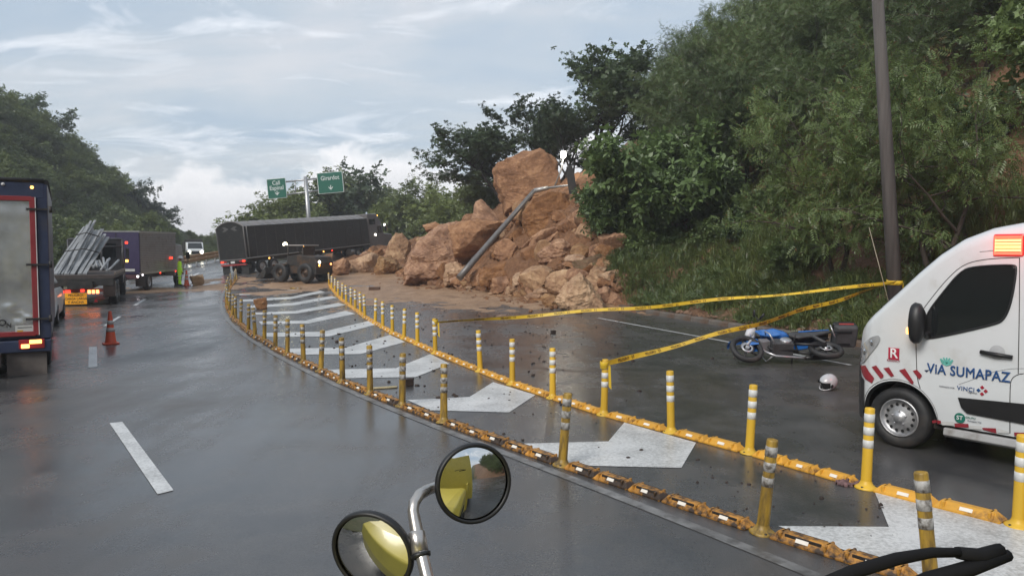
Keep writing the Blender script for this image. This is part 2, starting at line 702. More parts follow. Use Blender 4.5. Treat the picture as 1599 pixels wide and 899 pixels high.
LUT_N = Lut(terr, -26, 26, 2, 72, 0.16)
LUT_F = Lut(terr, -130, 70, -10, 220, 0.8)
LUT_L = Lut(lambda x, y: -side_dist(LEFT_S, x, y), -130, 70, -10, 220, 1.0)
LUT_K = Lut(lambda x, y: side_dist(KERB_S, x, y), -130, 70, -10, 220, 1.0)


def tfast(x, y):
    x, y = np.asarray(x, float), np.asarray(y, float)
    n = (x > -25.5) & (x < 25.5) & (y > 2.5) & (y < 71.5)
    return np.where(n, LUT_N(x, y), LUT_F(x, y))


def T(x, y):
    return float(tfast(x, y))


def G(px, py, lift=0.0):
    """first point where the pixel's ray meets the land"""
    d = ray(px, py)
    k = np.arange(3.0, 220.0, 0.05) / d.y
    X, Y, Z = d.x * k, d.y * k, EYE + d.z * k
    hit = np.nonzero(tfast(X, Y) >= Z)[0]
    i = hit[0] if len(hit) else len(k) - 1
    return Vector((X[i], Y[i], Z[i] + lift))


def GR(px, py):
    """pixel on the road surface only"""
    d = ray(px, py)
    k = np.arange(2.0, 160.0, 0.02) / d.y
    X, Y, Z = d.x * k, d.y * k, EYE + d.z * k
    hit = np.nonzero(zr(X, Y) >= Z)[0]
    i = hit[0] if len(hit) else len(k) - 1
    return Vector((X[i], Y[i], float(zr(X[i], Y[i]))))


# materials of the ground
def soil_mat(name, cols, gcol=None, gamt=0.0, scale=0.6, bump=0.6):
    m = bpy.data.materials.new(name)
    m.use_nodes = True
    t = m.node_tree
    p = t.nodes['Principled BSDF']
    tc = N(t, 'ShaderNodeTexCoord')
    n1 = setin(N(t, 'ShaderNodeTexNoise'), Scale=scale, Detail=8.0, Roughness=0.65)
    n2 = setin(N(t, 'ShaderNodeTexNoise'), Scale=scale * 9, Detail=6.0, Roughness=0.7)
    for n in (n1, n2):
        t.links.new(tc.outputs['Object'], n.inputs['Vector'])
    k = math_n(t, 'MULTIPLY_ADD', n2.outputs['Fac'], 0.55, math_n(t, 'MULTIPLY', n1.outputs['Fac'], 0.5))
    rp = ramp(t, [(0.36, cols[0]), (0.5, cols[1]), (0.64, cols[2])])
    t.links.new(k, rp.inputs[0])
    c = rp.outputs[0]
    if gcol:
        n3 = setin(N(t, 'ShaderNodeTexNoise'), Scale=scale * 0.9, Detail=5.0)
        t.links.new(tc.outputs['Object'], n3.inputs['Vector'])
        r3 = ramp(t, [(0.62 - gamt, (0, 0, 0)), (0.72 - gamt, (1, 1, 1))])
        t.links.new(n3.outputs['Fac'], r3.inputs[0])
        c = mixc(t, r3.outputs[0], c, gcol)
    t.links.new(c, p.inputs['Base Color'])
    p.inputs['Roughness'].default_value = 0.85
    p.inputs['Specular IOR Level'].default_value = 0.25
    b = N(t, 'ShaderNodeBump')
    b.inputs['Strength'].default_value = bump
    b.inputs['Distance'].default_value = 0.08
    nb = setin(N(t, 'ShaderNodeTexNoise'), Scale=scale * 12, Detail=6.0, Roughness=0.7)
    t.links.new(tc.outputs['Object'], nb.inputs['Vector'])
    t.links.new(nb.outputs['Fac'], b.inputs['Height'])
    t.links.new(b.outputs[0], p.inputs['Normal'])
    MATS[name] = m
    return m


M_['bank'] = soil_mat('bank_soil', [(0.055, 0.032, 0.020), (0.14, 0.075, 0.042), (0.23, 0.135, 0.082)], (0.060, 0.058, 0.026), 0.06)
M_['hill'] = soil_mat('hill_soil', [(0.03, 0.03, 0.014), (0.05, 0.055, 0.02), (0.09, 0.075, 0.04)], (0.04, 0.055, 0.02), 0.14, 0.25)
M_['slide'] = soil_mat('slide_soil', [(0.080, 0.038, 0.019), (0.18, 0.088, 0.044), (0.28, 0.150, 0.080)], None, 0, 0.9, 1.0)


def nonuni(lo, hi, fine, far, n):
    a = np.arange(lo, hi + 1e-6, fine)
    g = np.geomspace(fine, far - 0, n)
    return np.r_[(lo - np.cumsum(g * 0 + g))[::-1], a, hi + np.cumsum(g)]


def grid_mesh(name, X, Y, Z, m, smooth=True, keep=None):
    ny, nx = X.shape
    V = np.stack([X.ravel(), Y.ravel(), Z.ravel()], 1)
    i = np.arange(ny * nx).reshape(ny, nx)
    Fc = np.stack([i[:-1, :-1], i[:-1, 1:], i[1:, 1:], i[1:, :-1]], -1).reshape(-1, 4)
    if keep is not None:
        Fc = Fc[keep[:-1, :-1].ravel()]
    return np_mesh(name, V, Fc, m, smooth)


def build_ground():
    gx = nonuni(-64, 46, 0.55, 110, 24)
    gy = nonuni(-24, 110, 0.55, 110, 24)
    X, Y = np.meshgrid(gx, gy)
    Z = terr(X, Y)
    dr = side_dist(KERB_S, X, Y).reshape(X.shape)
    dl = -side_dist(LEFT_S, X, Y).reshape(X.shape)
    inside = (dr < 0.25) & (dl < 0.1)
    Z = np.where(inside, zr(X, Y) - 0.35, Z)
    far = sstep(200, 500, np.hypot(X, Y))
    Z = Z * (1 - far) + 1.2 * far
    keepR = X > -8
    o = bpy.data.objects.new('ground', grid_mesh('ground', X, Y, Z, M_['hill']))
    o.data.materials.append(M_['bank'])
    link(o)
    tag(o, 'earth ground under the hills on both sides of the road', None, None, 'structure')
    # the cut bank on the right is bare earth: second material slot by place
    cx = (X[:-1, :-1] + X[1:, 1:]) / 2
    cy = (Y[:-1, :-1] + Y[1:, 1:]) / 2
    d2 = side_dist(KERB_S, cx, cy)
    mi = np.where((d2 > -2) & (np.hypot(cx, cy).ravel() < 140), 1, 0).astype(np.int32)
    o.data.polygons.foreach_set('material_index', mi)
    # landslide: loose earth over road and bank
    sx = np.arange(-19, 16, 0.22)
    sy = np.arange(27, 82, 0.3)
    X, Y = np.meshgrid(sx, sy)
    s = (Y - np.interp(X, YF_X, YF_Y)) * 0.45
    dr = side_dist(KERB_S, X, Y).reshape(X.shape)
    mh = mound(X, Y)
    Z = np.maximum(zr(X, Y) + mh, 0)
    lump = 0.28 * fbm(X * 0.9, Y * 0.9, seed=21, oct=5, gain=0.6) + 0.35 * np.abs(fbm(X * 0.5, Y * 0.5, seed=31)) + 0.12 * fbm(X * 3, Y * 3, seed=23, oct=3, gain=0.7)
    TT = terr(X, Y)
    scar = sstep(30, 36, Y + X * 0.1) * (1 - sstep(9.0, 12.5, dr - 0.10 * (Y - 34))) * (1 - sstep(60, 70, Y))
    Z = TT + lump * np.clip(s, 0, 1) + 0.05
    Z = np.where(s < 0, TT - 0.1 + 0.08 * np.clip(s + 1, 0, 1), Z)
    Z = np.where((dr > 2) & (scar < 0.4), TT - 0.4, Z)
    Z = np.where((X > -2) & (Y < 31.0) & (dr > 1.5), TT - 0.4, Z)
    edge = 0.128 + 0.012 * fbm(X * 0.5, Y * 0.5, seed=66)
    Z = np.where((X / Y > edge) & (dr > 0.8) & (dr < 8.0), TT - 0.4, Z)
    o = bpy.data.objects.new('landslide_earth', grid_mesh('landslide_earth', X, Y, Z, M_['slide']))
    link(o)
    tag(o, 'red brown landslide earth heaped from the bank onto the road', None, None, 'structure')


build_ground()


# ---- wet asphalt
def asphalt():
    m = bpy.data.materials.new('wet_asphalt')
    m.use_nodes = True
    t = m.node_tree
    p = t.nodes['Principled BSDF']
    tc = N(t, 'ShaderNodeTexCoord')
    O = tc.outputs['Object']
    big = setin(N(t, 'ShaderNodeTexNoise'), Scale=0.22, Detail=5.0, Roughness=0.55)
    mid = setin(N(t, 'ShaderNodeTexNoise'), Scale=1.3, Detail=6.0, Roughness=0.65)
    fine = setin(N(t, 'ShaderNodeTexNoise'), Scale=42.0, Detail=4.0, Roughness=0.7)
    agg = setin(N(t, 'ShaderNodeTexVoronoi'), Scale=120.0)
    for n in (big, mid, fine, agg):
        t.links.new(O, n.inputs['Vector'])
    # streaks along the lane
    mp = N(t, 'ShaderNodeMapping')
    mp.inputs['Rotation'].default_value = (0, 0, R(-27))
    mp.inputs['Scale'].default_value = (0.8, 0.12, 1)
    t.links.new(O, mp.inputs[0])
    st = setin(N(t, 'ShaderNodeTexNoise'), Scale=1.0, Detail=5.0, Roughness=0.6)
    t.links.new(mp.outputs[0], st.inputs['Vector'])
    k = math_n(t, 'MULTIPLY_ADD', mid.outputs['Fac'], 0.45, math_n(t, 'MULTIPLY_ADD', fine.outputs['Fac'], 0.4, math_n(t, 'MULTIPLY', st.outputs['Fac'], 0.16)))
    rp = ramp(t, [(0.38, (0.038, 0.038, 0.040)), (0.52, (0.062, 0.062, 0.063)), (0.68, (0.094, 0.092, 0.091))])
    t.links.new(k, rp.inputs[0])
    # muddy film blown from the slide
    mk = ramp(t, [(0.45, (0, 0, 0)), (0.74, (0.42, 0.42, 0.42))])
    t.links.new(math_n(t, 'MULTIPLY_ADD', mid.outputs['Fac'], 0.5, math_n(t, 'MULTIPLY', big.outputs['Fac'], 0.55)), mk.inputs[0])
    base = mixc(t, mk.outputs[0], rp.outputs[0], (0.105, 0.082, 0.066))
    fl = setin(N(t, 'ShaderNodeTexVoronoi'), Scale=3.2)
    t.links.new(O, fl.inputs['Vector'])
    f1 = ramp(t, [(0.0, (1, 1, 1)), (0.035, (1, 1, 1)), (0.06, (0, 0, 0))])
    t.links.new(fl.outputs['Distance'], f1.inputs[0])
    sel = N(t, 'ShaderNodeSeparateColor')
    t.links.new(fl.outputs['Color'], sel.inputs[0])
    base = mixc(t, math_n(t, 'MULTIPLY', f1.outputs[0], math_n(t, 'GREATER_THAN', sel.outputs[0], 0.72)), base, (0.018, 0.016, 0.015))
    base = mixc(t, math_n(t, 'MULTIPLY', f1.outputs[0], math_n(t, 'LESS_THAN', sel.outputs[0], 0.08)), base, (0.32, 0.31, 0.29))
    t.links.new(base, p.inputs['Base Color'])
    # water film: how glossy the surface is
    w = math_n(t, 'MULTIPLY_ADD', st.outputs['Fac'], 0.48, math_n(t, 'MULTIPLY_ADD', big.outputs['Fac'], 0.46, math_n(t, 'MULTIPLY', mid.outputs['Fac'], 0.26)))
    wr = ramp(t, [(0.46, (0.11, 0.11, 0.11)), (0.57, (0.20, 0.20, 0.20)), (0.74, (0.44, 0.44, 0.44))])
    t.links.new(w, wr.inputs[0])
    rr = math_n(t, 'MULTIPLY_ADD', fine.outputs['Fac'], 0.12, math_n(t, 'ADD', wr.outputs[0], -0.05))
    t.links.new(rr, p.inputs['Roughness'])
    p.inputs['Specular IOR Level'].default_value = 0.5
    b = N(t, 'ShaderNodeBump')
    bs = math_n(t, 'MULTIPLY', wr.outputs[0], 0.9)
    t.links.new(bs, b.inputs['Strength'])
    b.inputs['Distance'].default_value = 0.004
    hh = math_n(t, 'ADD', agg.outputs['Distance'], fine.outputs['Fac'])
    t.links.new(hh, b.inputs['Height'])
    t.links.new(b.outputs[0], p.inputs['Normal'])
    return m


def build_road():
    n = 420
    def res(P):
        d = np.r_[0, np.cumsum(np.hypot(*np.diff(P, axis=0).T))]
        t = np.linspace(0, d[-1], n)
        return np.stack([np.interp(t, d, P[:, 0]), np.interp(t, d, P[:, 1])], 1)
    A, B = res(LEFT_S), res(KERB_S)
    w = np.linspace(-0.03, 1.0, 42)
    X = A[:, None, 0] * (1 - w) + B[:, None, 0] * w
    Y = A[:, None, 1] * (1 - w) + B[:, None, 1] * w
    Z = zr(X, Y)
    o = bpy.data.objects.new('road', grid_mesh('road', X, Y, Z, asphalt()))
    link(o)
    return tag(o, 'wet dark asphalt road curving past the landslide', None, None, 'structure')


road = build_road()

M_['kerb'] = mat('kerb_concrete', (0.12, 0.105, 0.09), 0.7, var=0.35, scale=3, bump=0.4, dirt=(0.10, 0.055, 0.03), dscale=1.2, dlo=0.45, dhi=0.65)


def offset_line(P, d):
    P = np.asarray(P, float)
    t = np.gradient(P, axis=0)
    t /= np.hypot(t[:, 0], t[:, 1])[:, None] + 1e-9
    return P + np.stack([t[:, 1], -t[:, 0]], 1) * d


def ribbon(P, w, lift, m, name, parent=None):
    a, b = offset_line(P, -w / 2), offset_line(P, w / 2)
    za, zb = zr(a[:, 0], a[:, 1]) + lift, zr(b[:, 0], b[:, 1]) + lift
    n = len(P)
    V = np.concatenate([np.c_[a, za], np.c_[b, zb]])
    i = np.arange(n - 1)
    Fc = np.stack([i, i + n, i + n + 1, i + 1], 1)
    o = bpy.data.objects.new(name, np_mesh(name, V, Fc, m))
    return link(o, parent)


def build_kerb():
    e = empty('kerb', (0, 0, 0), 0, 'low concrete kerb stained with earth along the foot of the bank', None)
    tag(e, kind='structure')
    d = np.r_[0, np.cumsum(np.hypot(*np.diff(KERB_S, axis=0).T))]
    s = 0.0
    mt = M_['kerb']
    while s < d[-1] - 1.0:
        a = np.array([np.interp(s + 0.01, d, KERB_S[:, 0]), np.interp(s + 0.01, d, KERB_S[:, 1])])
        b = np.array([np.interp(s + 0.985, d, KERB_S[:, 0]), np.interp(s + 0.985, d, KERB_S[:, 1])])
        s += 1.0
        c = (a + b) / 2
        if not (9 < c[1] < 33):
            continue
        an = math.atan2(b[1] - a[1], b[0] - a[0])
        mb = MB()
        z = float(zr(c[0], c[1]))
        h = 0.15 + random.uniform(-0.012, 0.012)
        mb.prism([(-0.02, -0.1), (0.24, -0.1), (0.24, h), (0.03, h), (0.0, h - 0.03)], -0.488, 0.488, mt, 'y')
        mb.build('kerbstone', e, 0.008, 1, loc=(c[0], c[1], z), rot=(0, 0, an - R(90)))


build_kerb()


# ---- painted markings (worn white paint)
def paint_mat():
    m = bpy.data.materials.new('worn_white_paint')
    m.use_nodes = True
    t = m.node_tree
    p = t.nodes['Principled BSDF']
    tc = N(t, 'ShaderNodeTexCoord')
    n = setin(N(t, 'ShaderNodeTexNoise'), Scale=26.0, Detail=6.0, Roughness=0.75)
    n2 = setin(N(t, 'ShaderNodeTexNoise'), Scale=1.4, Detail=5.0, Roughness=0.6)
    for k in (n, n2):
        t.links.new(tc.outputs['Object'], k.inputs['Vector'])
    v = math_n(t, 'MULTIPLY_ADD', n2.outputs['Fac'], 0.45, math_n(t, 'MULTIPLY', n.outputs['Fac'], 0.6))
    rp = ramp(t, [(0.28, (0.10, 0.10, 0.10)), (0.42, (0.30, 0.30, 0.29)), (0.60, (0.62, 0.62, 0.61))])
    t.links.new(v, rp.inputs[0])
    t.links.new(rp.outputs[0], p.inputs['Base Color'])
    p.inputs['Roughness'].default_value = 0.38
    return m


M_['paint'] = paint_mat()


def marking(name, pix, dens=1):
    P = [GR(*p) for p in pix]
    o = Vector(P[0])
    bm = bmesh.new()
    vs_ = [bm.verts.new((p.x - o.x, p.y - o.y, p.z - o.z + 0.006)) for p in P]
    f = bm.faces.new(vs_)
    f.normal_update()
    if f.normal.z < 0:
        f.normal_flip()
    bmesh.ops.triangulate(bm, faces=bm.faces)
    me = bpy.data.meshes.new(name)
    bm.to_mesh(me)
    bm.free()
    me.materials.append(M_['paint'])
    ob = bpy.data.objects.new(name, me)
    ob.location = o
    return link(ob, road)


CHEV = [
    [(1215, 822), (1388, 823), (1366, 769), (1720, 856), (1760, 960), (1560, 975), (1340, 868)],
    [(818, 693), (950, 690), (975, 660), (1087, 692), (1064, 731), (885, 727)],
    [(636, 625), (733, 620), (770, 597), (836, 617), (795, 644), (672, 641)],
    [(508, 577), (618, 575), (672, 553), (702, 568), (649, 589), (518, 591)],
    [(438, 544.5), (540, 543), (609, 523), (633, 534), (563, 553), (455, 554)],
    [(409, 520), (505, 518), (576, 501), (588, 507), (513, 525.5), (415, 526)],
    [(404, 502), (476, 501), (540, 485), (555, 490), (482, 505), (408, 506.5)],
    [(398, 488), (461, 485.5), (528, 473), (541, 476), (464, 489.5), (400, 491.5)],
    [(386, 477.5), (456, 473), (518, 462), (526, 465), (458, 477), (388, 481)],
    [(378, 468), (453, 463.5), (500, 454), (508, 456), (455, 467), (380, 471)],
    [(373, 458), (427, 456), (470, 451), (476, 453), (428, 459), (374, 461)],
]
for c in CHEV:
    marking('chevron_marking', c)
for c in [[(171, 661), (191, 659), (271, 766), (246, 772)],
          [(139, 542), (151, 541), (152, 573), (138, 574)],
          [(161, 509), (185, 494), (190, 494), (167, 509)],
          [(207, 477), (224, 467), (229, 467), (213, 477)],
          [(300, 430), (309, 426), (313, 426), (304, 430.5)]]:
    marking('lane_dash', c)


def pix_line(pts, step=0.5):
    return smooth_poly(np.array([(GR(*p).x, GR(*p).y) for p in pts]), step)


ROW_L = [(1640, 1040), (1455, 915), (1190, 832), (878, 727), (693, 660), (628, 634), (578, 615), (535, 597), (501, 580), (474, 566), (449, 554), (430, 545), (413, 533), (399, 527), (388, 518), (376, 507), (368, 500), (363, 495), (358, 487), (355, 479), (354, 470), (355, 462), (357, 454), (361, 447), (366, 441), (370, 437)]
ROW_R = [(1870, 900), (1590, 822), (1352, 762), (1170, 708), (1048, 675), (943, 648), (863, 622), (800, 600), (750, 580), (680, 552), (652, 538), (631, 529), (613, 521), (598, 512), (586, 505), (570, 496), (563, 490), (555, 484), (548, 479), (541, 474), (534, 469), (528, 463), (523, 457), (518, 451), (514, 445)]
LINE_L = np.array([(GR(*p).x, GR(*p).y) for p in ROW_L])
LINE_R = np.array([(GR(*p).x, GR(*p).y) for p in ROW_R])
M_['paint_dull'] = mat('dull_line', (0.17, 0.165, 0.16), 0.45, var=0.45, scale=3.5, dirt=(0.08, 0.075, 0.07), dscale=6, dlo=0.48, dhi=0.62)
ribbon(offset_line(smooth_poly(LINE_L, 0.4), -0.25), 0.12, 0.006, M_['paint_dull'], 'edge_line', road)
ribbon(pix_line([(905, 491), (925, 495), (1000, 509), (1080, 523), (1160, 538), (1240, 553), (1320, 568), (1420, 588)]), 0.11, 0.006, M_['paint'], 'edge_line', road)


# ---- mud spread over the asphalt
def mud_mat():
    m = soil_mat('wet_mud', [(0.15, 0.085, 0.045), (0.27, 0.160, 0.088), (0.37, 0.235, 0.14)], None, 0, 1.1, 0.6)
    p = m.node_tree.nodes['Principled BSDF']
    p.inputs['Roughness'].default_value = 0.55
    p.inputs['Specular IOR Level'].default_value = 0.4
    return m


M_['mud'] = mud_mat()


def build_mud():
    X, Y = np.meshgrid(np.arange(-22, 5.5, 0.16), np.arange(26, 70, 0.2))
    ym = np.interp(X, [-22, -18.5, -13, -6.6, -1, 2.5, 5], [55, 48, 43.5, 36.5, 28.4, 27.2, 27.0])
    yf = np.interp(X, YF_X, YF_Y)
    t = (Y - ym) / np.maximum(yf - ym, 1)
    n = fbm(X * 0.5, Y * 0.28, seed=44, oct=5, gain=0.55)
    rut = np.sin((X * 0.82 + Y * 0.42) * 3.0 + 1.5 * n) * 0.5 + 0.5
    h = -0.015 + 0.14 * np.clip(t, -0.5, 1.2) + 0.075 * n + 0.02 * rut * np.clip(t, 0, 1)
    h = h * np.where(X < -17, np.clip(1 - (-17 - X) / 4, 0, 1), 1) - np.where(X < -17, 0.02 * (-17 - X), 0)
    h += 0.03 * fbm(X * 2.6, Y * 2.6, seed=77)
    h = np.clip(h, -0.03, 0.22)
    Z = zr(X, Y) + h
    o = bpy.data.objects.new('mud', grid_mesh('mud', X, Y, Z, M_['mud']))
    link(o)
    tag(o, 'flat brown mud with ruts spread over the asphalt before the rocks', None, None, 'structure')
    # smaller patch round the boulder in the left lane
    c = GR(288, 447)
    X, Y = np.meshgrid(np.arange(-7, 7, 0.12), np.arange(-7, 7, 0.15))
    n = fbm((X + c.x) * 0.6, (Y + c.y) * 0.3, seed=61, oct=5, gain=0.6)
    h = 0.012 - 0.004 * (np.abs(X) / 2.2) ** 2 - 0.004 * (np.abs(Y) / 3.0) ** 2 + 0.045 * n - 0.012
    Z = zr(X + c.x, Y + c.y) + np.clip(h, -0.03, 0.04)
    o = bpy.data.objects.new('mud', grid_mesh('mud', X + c.x, Y + c.y, Z, M_['mud']))
    link(o)
    tag(o, 'thin patch of mud on the lane round the single boulder', None, None, 'structure')


build_mud()
# ------------------------------------------------------------------ rocks
def rock_mat(name, cols, moss=None, scale=0.9):
    m = bpy.data.materials.new(name)
    m.use_nodes = True
    t = m.node_tree
    p = t.nodes['Principled BSDF']
    tc = N(t, 'ShaderNodeTexCoord')
    oi = N(t, 'ShaderNodeObjectInfo')
    off = N(t, 'ShaderNodeVectorMath', operation='ADD')
    t.links.new(tc.outputs['Object'], off.inputs[0])
    sc = N(t, 'ShaderNodeVectorMath', operation='SCALE')
    t.links.new(oi.outputs['Location'], sc.inputs[0])
    sc.inputs['Scale'].default_value = 1.7
    t.links.new(sc.outputs[0], off.inputs[1])
    V = off.outputs[0]
    n1 = setin(N(t, 'ShaderNodeTexNoise'), Scale=scale, Detail=8.0, Roughness=0.62, Distortion=0.6)
    n2 = setin(N(t, 'ShaderNodeTexNoise'), Scale=scale * 8, Detail=7.0, Roughness=0.7)
    mpv = N(t, 'ShaderNodeMapping')
    mpv.inputs['Rotation'].default_value = (0.5, 0.35, 0.2)
    mpv.inputs['Scale'].default_value = (0.55, 0.55, 2.2)
    vrot = N(t, 'ShaderNodeVectorRotate', rotation_type='AXIS_ANGLE')
    vrot.inputs['Axis'].default_value = (0.3, 0.9, 0.3)
    t.links.new(math_n(t, 'MULTIPLY', oi.outputs['Random'], 6.28), vrot.inputs['Angle'])
    t.links.new(V, vrot.inputs['Vector'])
    t.links.new(vrot.outputs[0], mpv.inputs[0])
    n3 = setin(N(t, 'ShaderNodeTexNoise'), Scale=scale * 1.6, Detail=6.0, Roughness=0.6, Distortion=1.0)
    t.links.new(mpv.outputs[0], n3.inputs['Vector'])
    for n in (n1, n2):
        t.links.new(V, n.inputs['Vector'])
    k = math_n(t, 'MULTIPLY_ADD', n1.outputs['Fac'], 0.5, math_n(t, 'MULTIPLY_ADD', n2.outputs['Fac'], 0.25, math_n(t, 'MULTIPLY', n3.outputs['Fac'], 0.3)))
    rp = ramp(t, [(0.38, cols[0]), (0.50, cols[1]), (0.58, cols[2]), (0.70, cols[3])])
    t.links.new(k, rp.inputs[0])
    c = rp.outputs[0]
    hs = N(t, 'ShaderNodeHueSaturation')
    t.links.new(c, hs.inputs['Color'])
    t.links.new(math_n(t, 'MULTIPLY_ADD', oi.outputs['Random'], 0.5, 0.78), hs.inputs['Value'])
    t.links.new(math_n(t, 'MULTIPLY_ADD', oi.outputs['Random'], -0.25, 1.08), hs.inputs['Saturation'])
    c = hs.outputs[0]
    # dark cracks
    vr = N(t, 'ShaderNodeTexVoronoi', feature='DISTANCE_TO_EDGE')
    vr.inputs['Scale'].default_value = scale * 0.9
    dv = N(t, 'ShaderNodeVectorMath', operation='ADD')
    t.links.new(V, dv.inputs[0])
    nsc = N(t, 'ShaderNodeVectorMath', operation='SCALE')
    t.links.new(n2.outputs['Color'], nsc.inputs[0])
    nsc.inputs['Scale'].default_value = 0.5
    t.links.new(nsc.outputs[0], dv.inputs[1])
    t.links.new(dv.outputs[0], vr.inputs['Vector'])
    cr = ramp(t, [(0.0, (1, 1, 1)), (0.03, (0, 0, 0))])
    t.links.new(vr.outputs['Distance'], cr.inputs[0])
    c = mixc(t, math_n(t, 'MULTIPLY', cr.outputs[0], math_n(t, 'MULTIPLY', math_n(t, 'GREATER_THAN', n3.outputs['Fac'], 0.54), 0.4)), c, cols[0])
    if moss:
        geo = N(t, 'ShaderNodeNewGeometry')
        sp = N(t, 'ShaderNodeSeparateXYZ')
        t.links.new(geo.outputs['Normal'], sp.inputs[0])
        kk = math_n(t, 'MULTIPLY', math_n(t, 'GREATER_THAN', n1.outputs['Fac'], 0.47), math_n(t, 'MULTIPLY', sp.outputs[2], 1.1, clamp=True))
        c = mixc(t, kk, c, moss)
    t.links.new(c, p.inputs['Base Color'])
    p.inputs['Roughness'].default_value = 0.78
    p.inputs['Specular IOR Level'].default_value = 0.3
    b = N(t, 'ShaderNodeBump')
    b.inputs['Strength'].default_value = 0.85
    b.inputs['Distance'].default_value = 0.07
    h = math_n(t, 'ADD', n2.outputs['Fac'], math_n(t, 'MULTIPLY', n3.outputs['Fac'], 1.6))
    h = math_n(t, 'ADD', h, math_n(t, 'MULTIPLY', cr.outputs[0], -0.2))
    t.links.new(h, b.inputs['Height'])
    t.links.new(b.outputs[0], p.inputs['Normal'])
    MATS[name] = m
    return m


RC = [(0.10, 0.046, 0.024), (0.20, 0.095, 0.050), (0.29, 0.150, 0.083), (0.40, 0.235, 0.145)]
RC = [(0.12, 0.052, 0.023), (0.245, 0.118, 0.056), (0.36, 0.188, 0.092), (0.48, 0.285, 0.16)]
M_['rock'] = rock_mat('red_sandstone', RC)
M_['rock_pale'] = rock_mat('pale_sandstone', [(0.15, 0.078, 0.038), (0.31, 0.172, 0.088), (0.44, 0.272, 0.145), (0.57, 0.39, 0.235)])
M_['rock_moss'] = rock_mat('mossy_sandstone', [(0.07, 0.05, 0.03), (0.16, 0.10, 0.055), (0.24, 0.15, 0.09), (0.33, 0.21, 0.13)], (0.07, 0.075, 0.028))
_ICO = {}


def ico(sub):
    if sub not in _ICO:
        bm = bmesh.new()
        bmesh.ops.create_icosphere(bm, subdivisions=sub, radius=1.0)
        V = np.array([v.co[:] for v in bm.verts])
        Fc = np.array([[v.index for v in f.verts] for f in bm.faces])
        bm.free()
        _ICO[sub] = (V, Fc)
    return _ICO[sub]


def rock_verts(seed, sub=4, planes=11, rough=0.05, size=(1, 1, 1), block=0.0, cut=0.62, outline=None):
    """faceted boulder: a ball cut by random planes, then broken up; fits the box of half-size `size`"""
    rg = np.random.default_rng(seed)
    V, Fc = ico(sub)
    n = rg.normal(size=(planes, 3))
    n /= np.linalg.norm(n, axis=1)[:, None]
    d = rg.uniform(cut, 0.95, planes)
    if block > 0:
        ax = np.concatenate([np.eye(3), -np.eye(3)])
        ax = ax + rg.normal(size=ax.shape) * 0.13
        ax /= np.linalg.norm(ax, axis=1)[:, None]
        n = np.concatenate([n, ax])
        d = np.concatenate([d * 1.15, rg.uniform(block, block + 0.08, 6)])
    if outline is not None:
        # faces that follow a traced outline (x, z in -1..1), each tipped a little in depth
        nn, dd = [], []
        k = len(outline)
        for i in range(k):
            a, b = np.array(outline[i]), np.array(outline[(i + 1) % k])
            t = b - a
            q = np.array([t[1], -t[0]]) / (np.hypot(*t) + 1e-9)
            if q @ ((a + b) / 2) < 0:
                q = -q
            for tip in (rg.uniform(0.05, 0.5), -rg.uniform(0.05, 0.5)):
                v = np.array([q[0], tip, q[1]])
                L = np.linalg.norm(v)
                nn.append(v / L)
                dd.append((q @ (a + b) / 2) / L * rg.uniform(1.0, 1.04))
        for _ in range(5):
            v = np.array([rg.uniform(-0.35, 0.35), -1, rg.uniform(-0.2, 0.45)])
            L = np.linalg.norm(v)
            nn.append(v / L)
            dd.append(rg.uniform(0.66, 0.85))
        nn.append(np.array([0, 1.0, 0]))
        dd.append(0.8)
        n, d = np.array(nn), np.array(dd)
    dots = V @ n.T
    rad = np.where(dots > 1e-3, d[None] / np.maximum(dots, 1e-3), 9.0).min(1)
    rad = np.minimum(rad, 1.25 if outline is None else 2.2)
    P = V * rad[:, None]
    q = P * 1.7 + seed * 3.1
    nz = fbm(q[:, 0], q[:, 1], q[:, 2], seed=seed % 50, oct=5, gain=0.55)
    rdg = 1 - np.abs(fbm(q[:, 0] * 0.8, q[:, 1] * 0.8, q[:, 2] * 0.8, seed=seed % 50 + 5, oct=3))
    q3 = P * 2.6 + seed * 1.3
    st = fbm(q3[:, 0], q3[:, 1] * 0.6, q3[:, 2] * 1.5, seed=seed % 50 + 11, oct=3, gain=0.55)
    stepped = np.round(st * 3.0) / 3.0
    P = P * (1 + rough * 0.6 * nz + rough * 0.9 * (rdg - 0.7) + rough * 1.15 * stepped)[:, None]
    lo, hi = P.min(0), P.max(0)
    if outline is None:
        P = (P - (lo + hi) / 2) / ((hi - lo) / 2) * np.array(size)
    else:
        P = P * np.array(size)
    return P, Fc


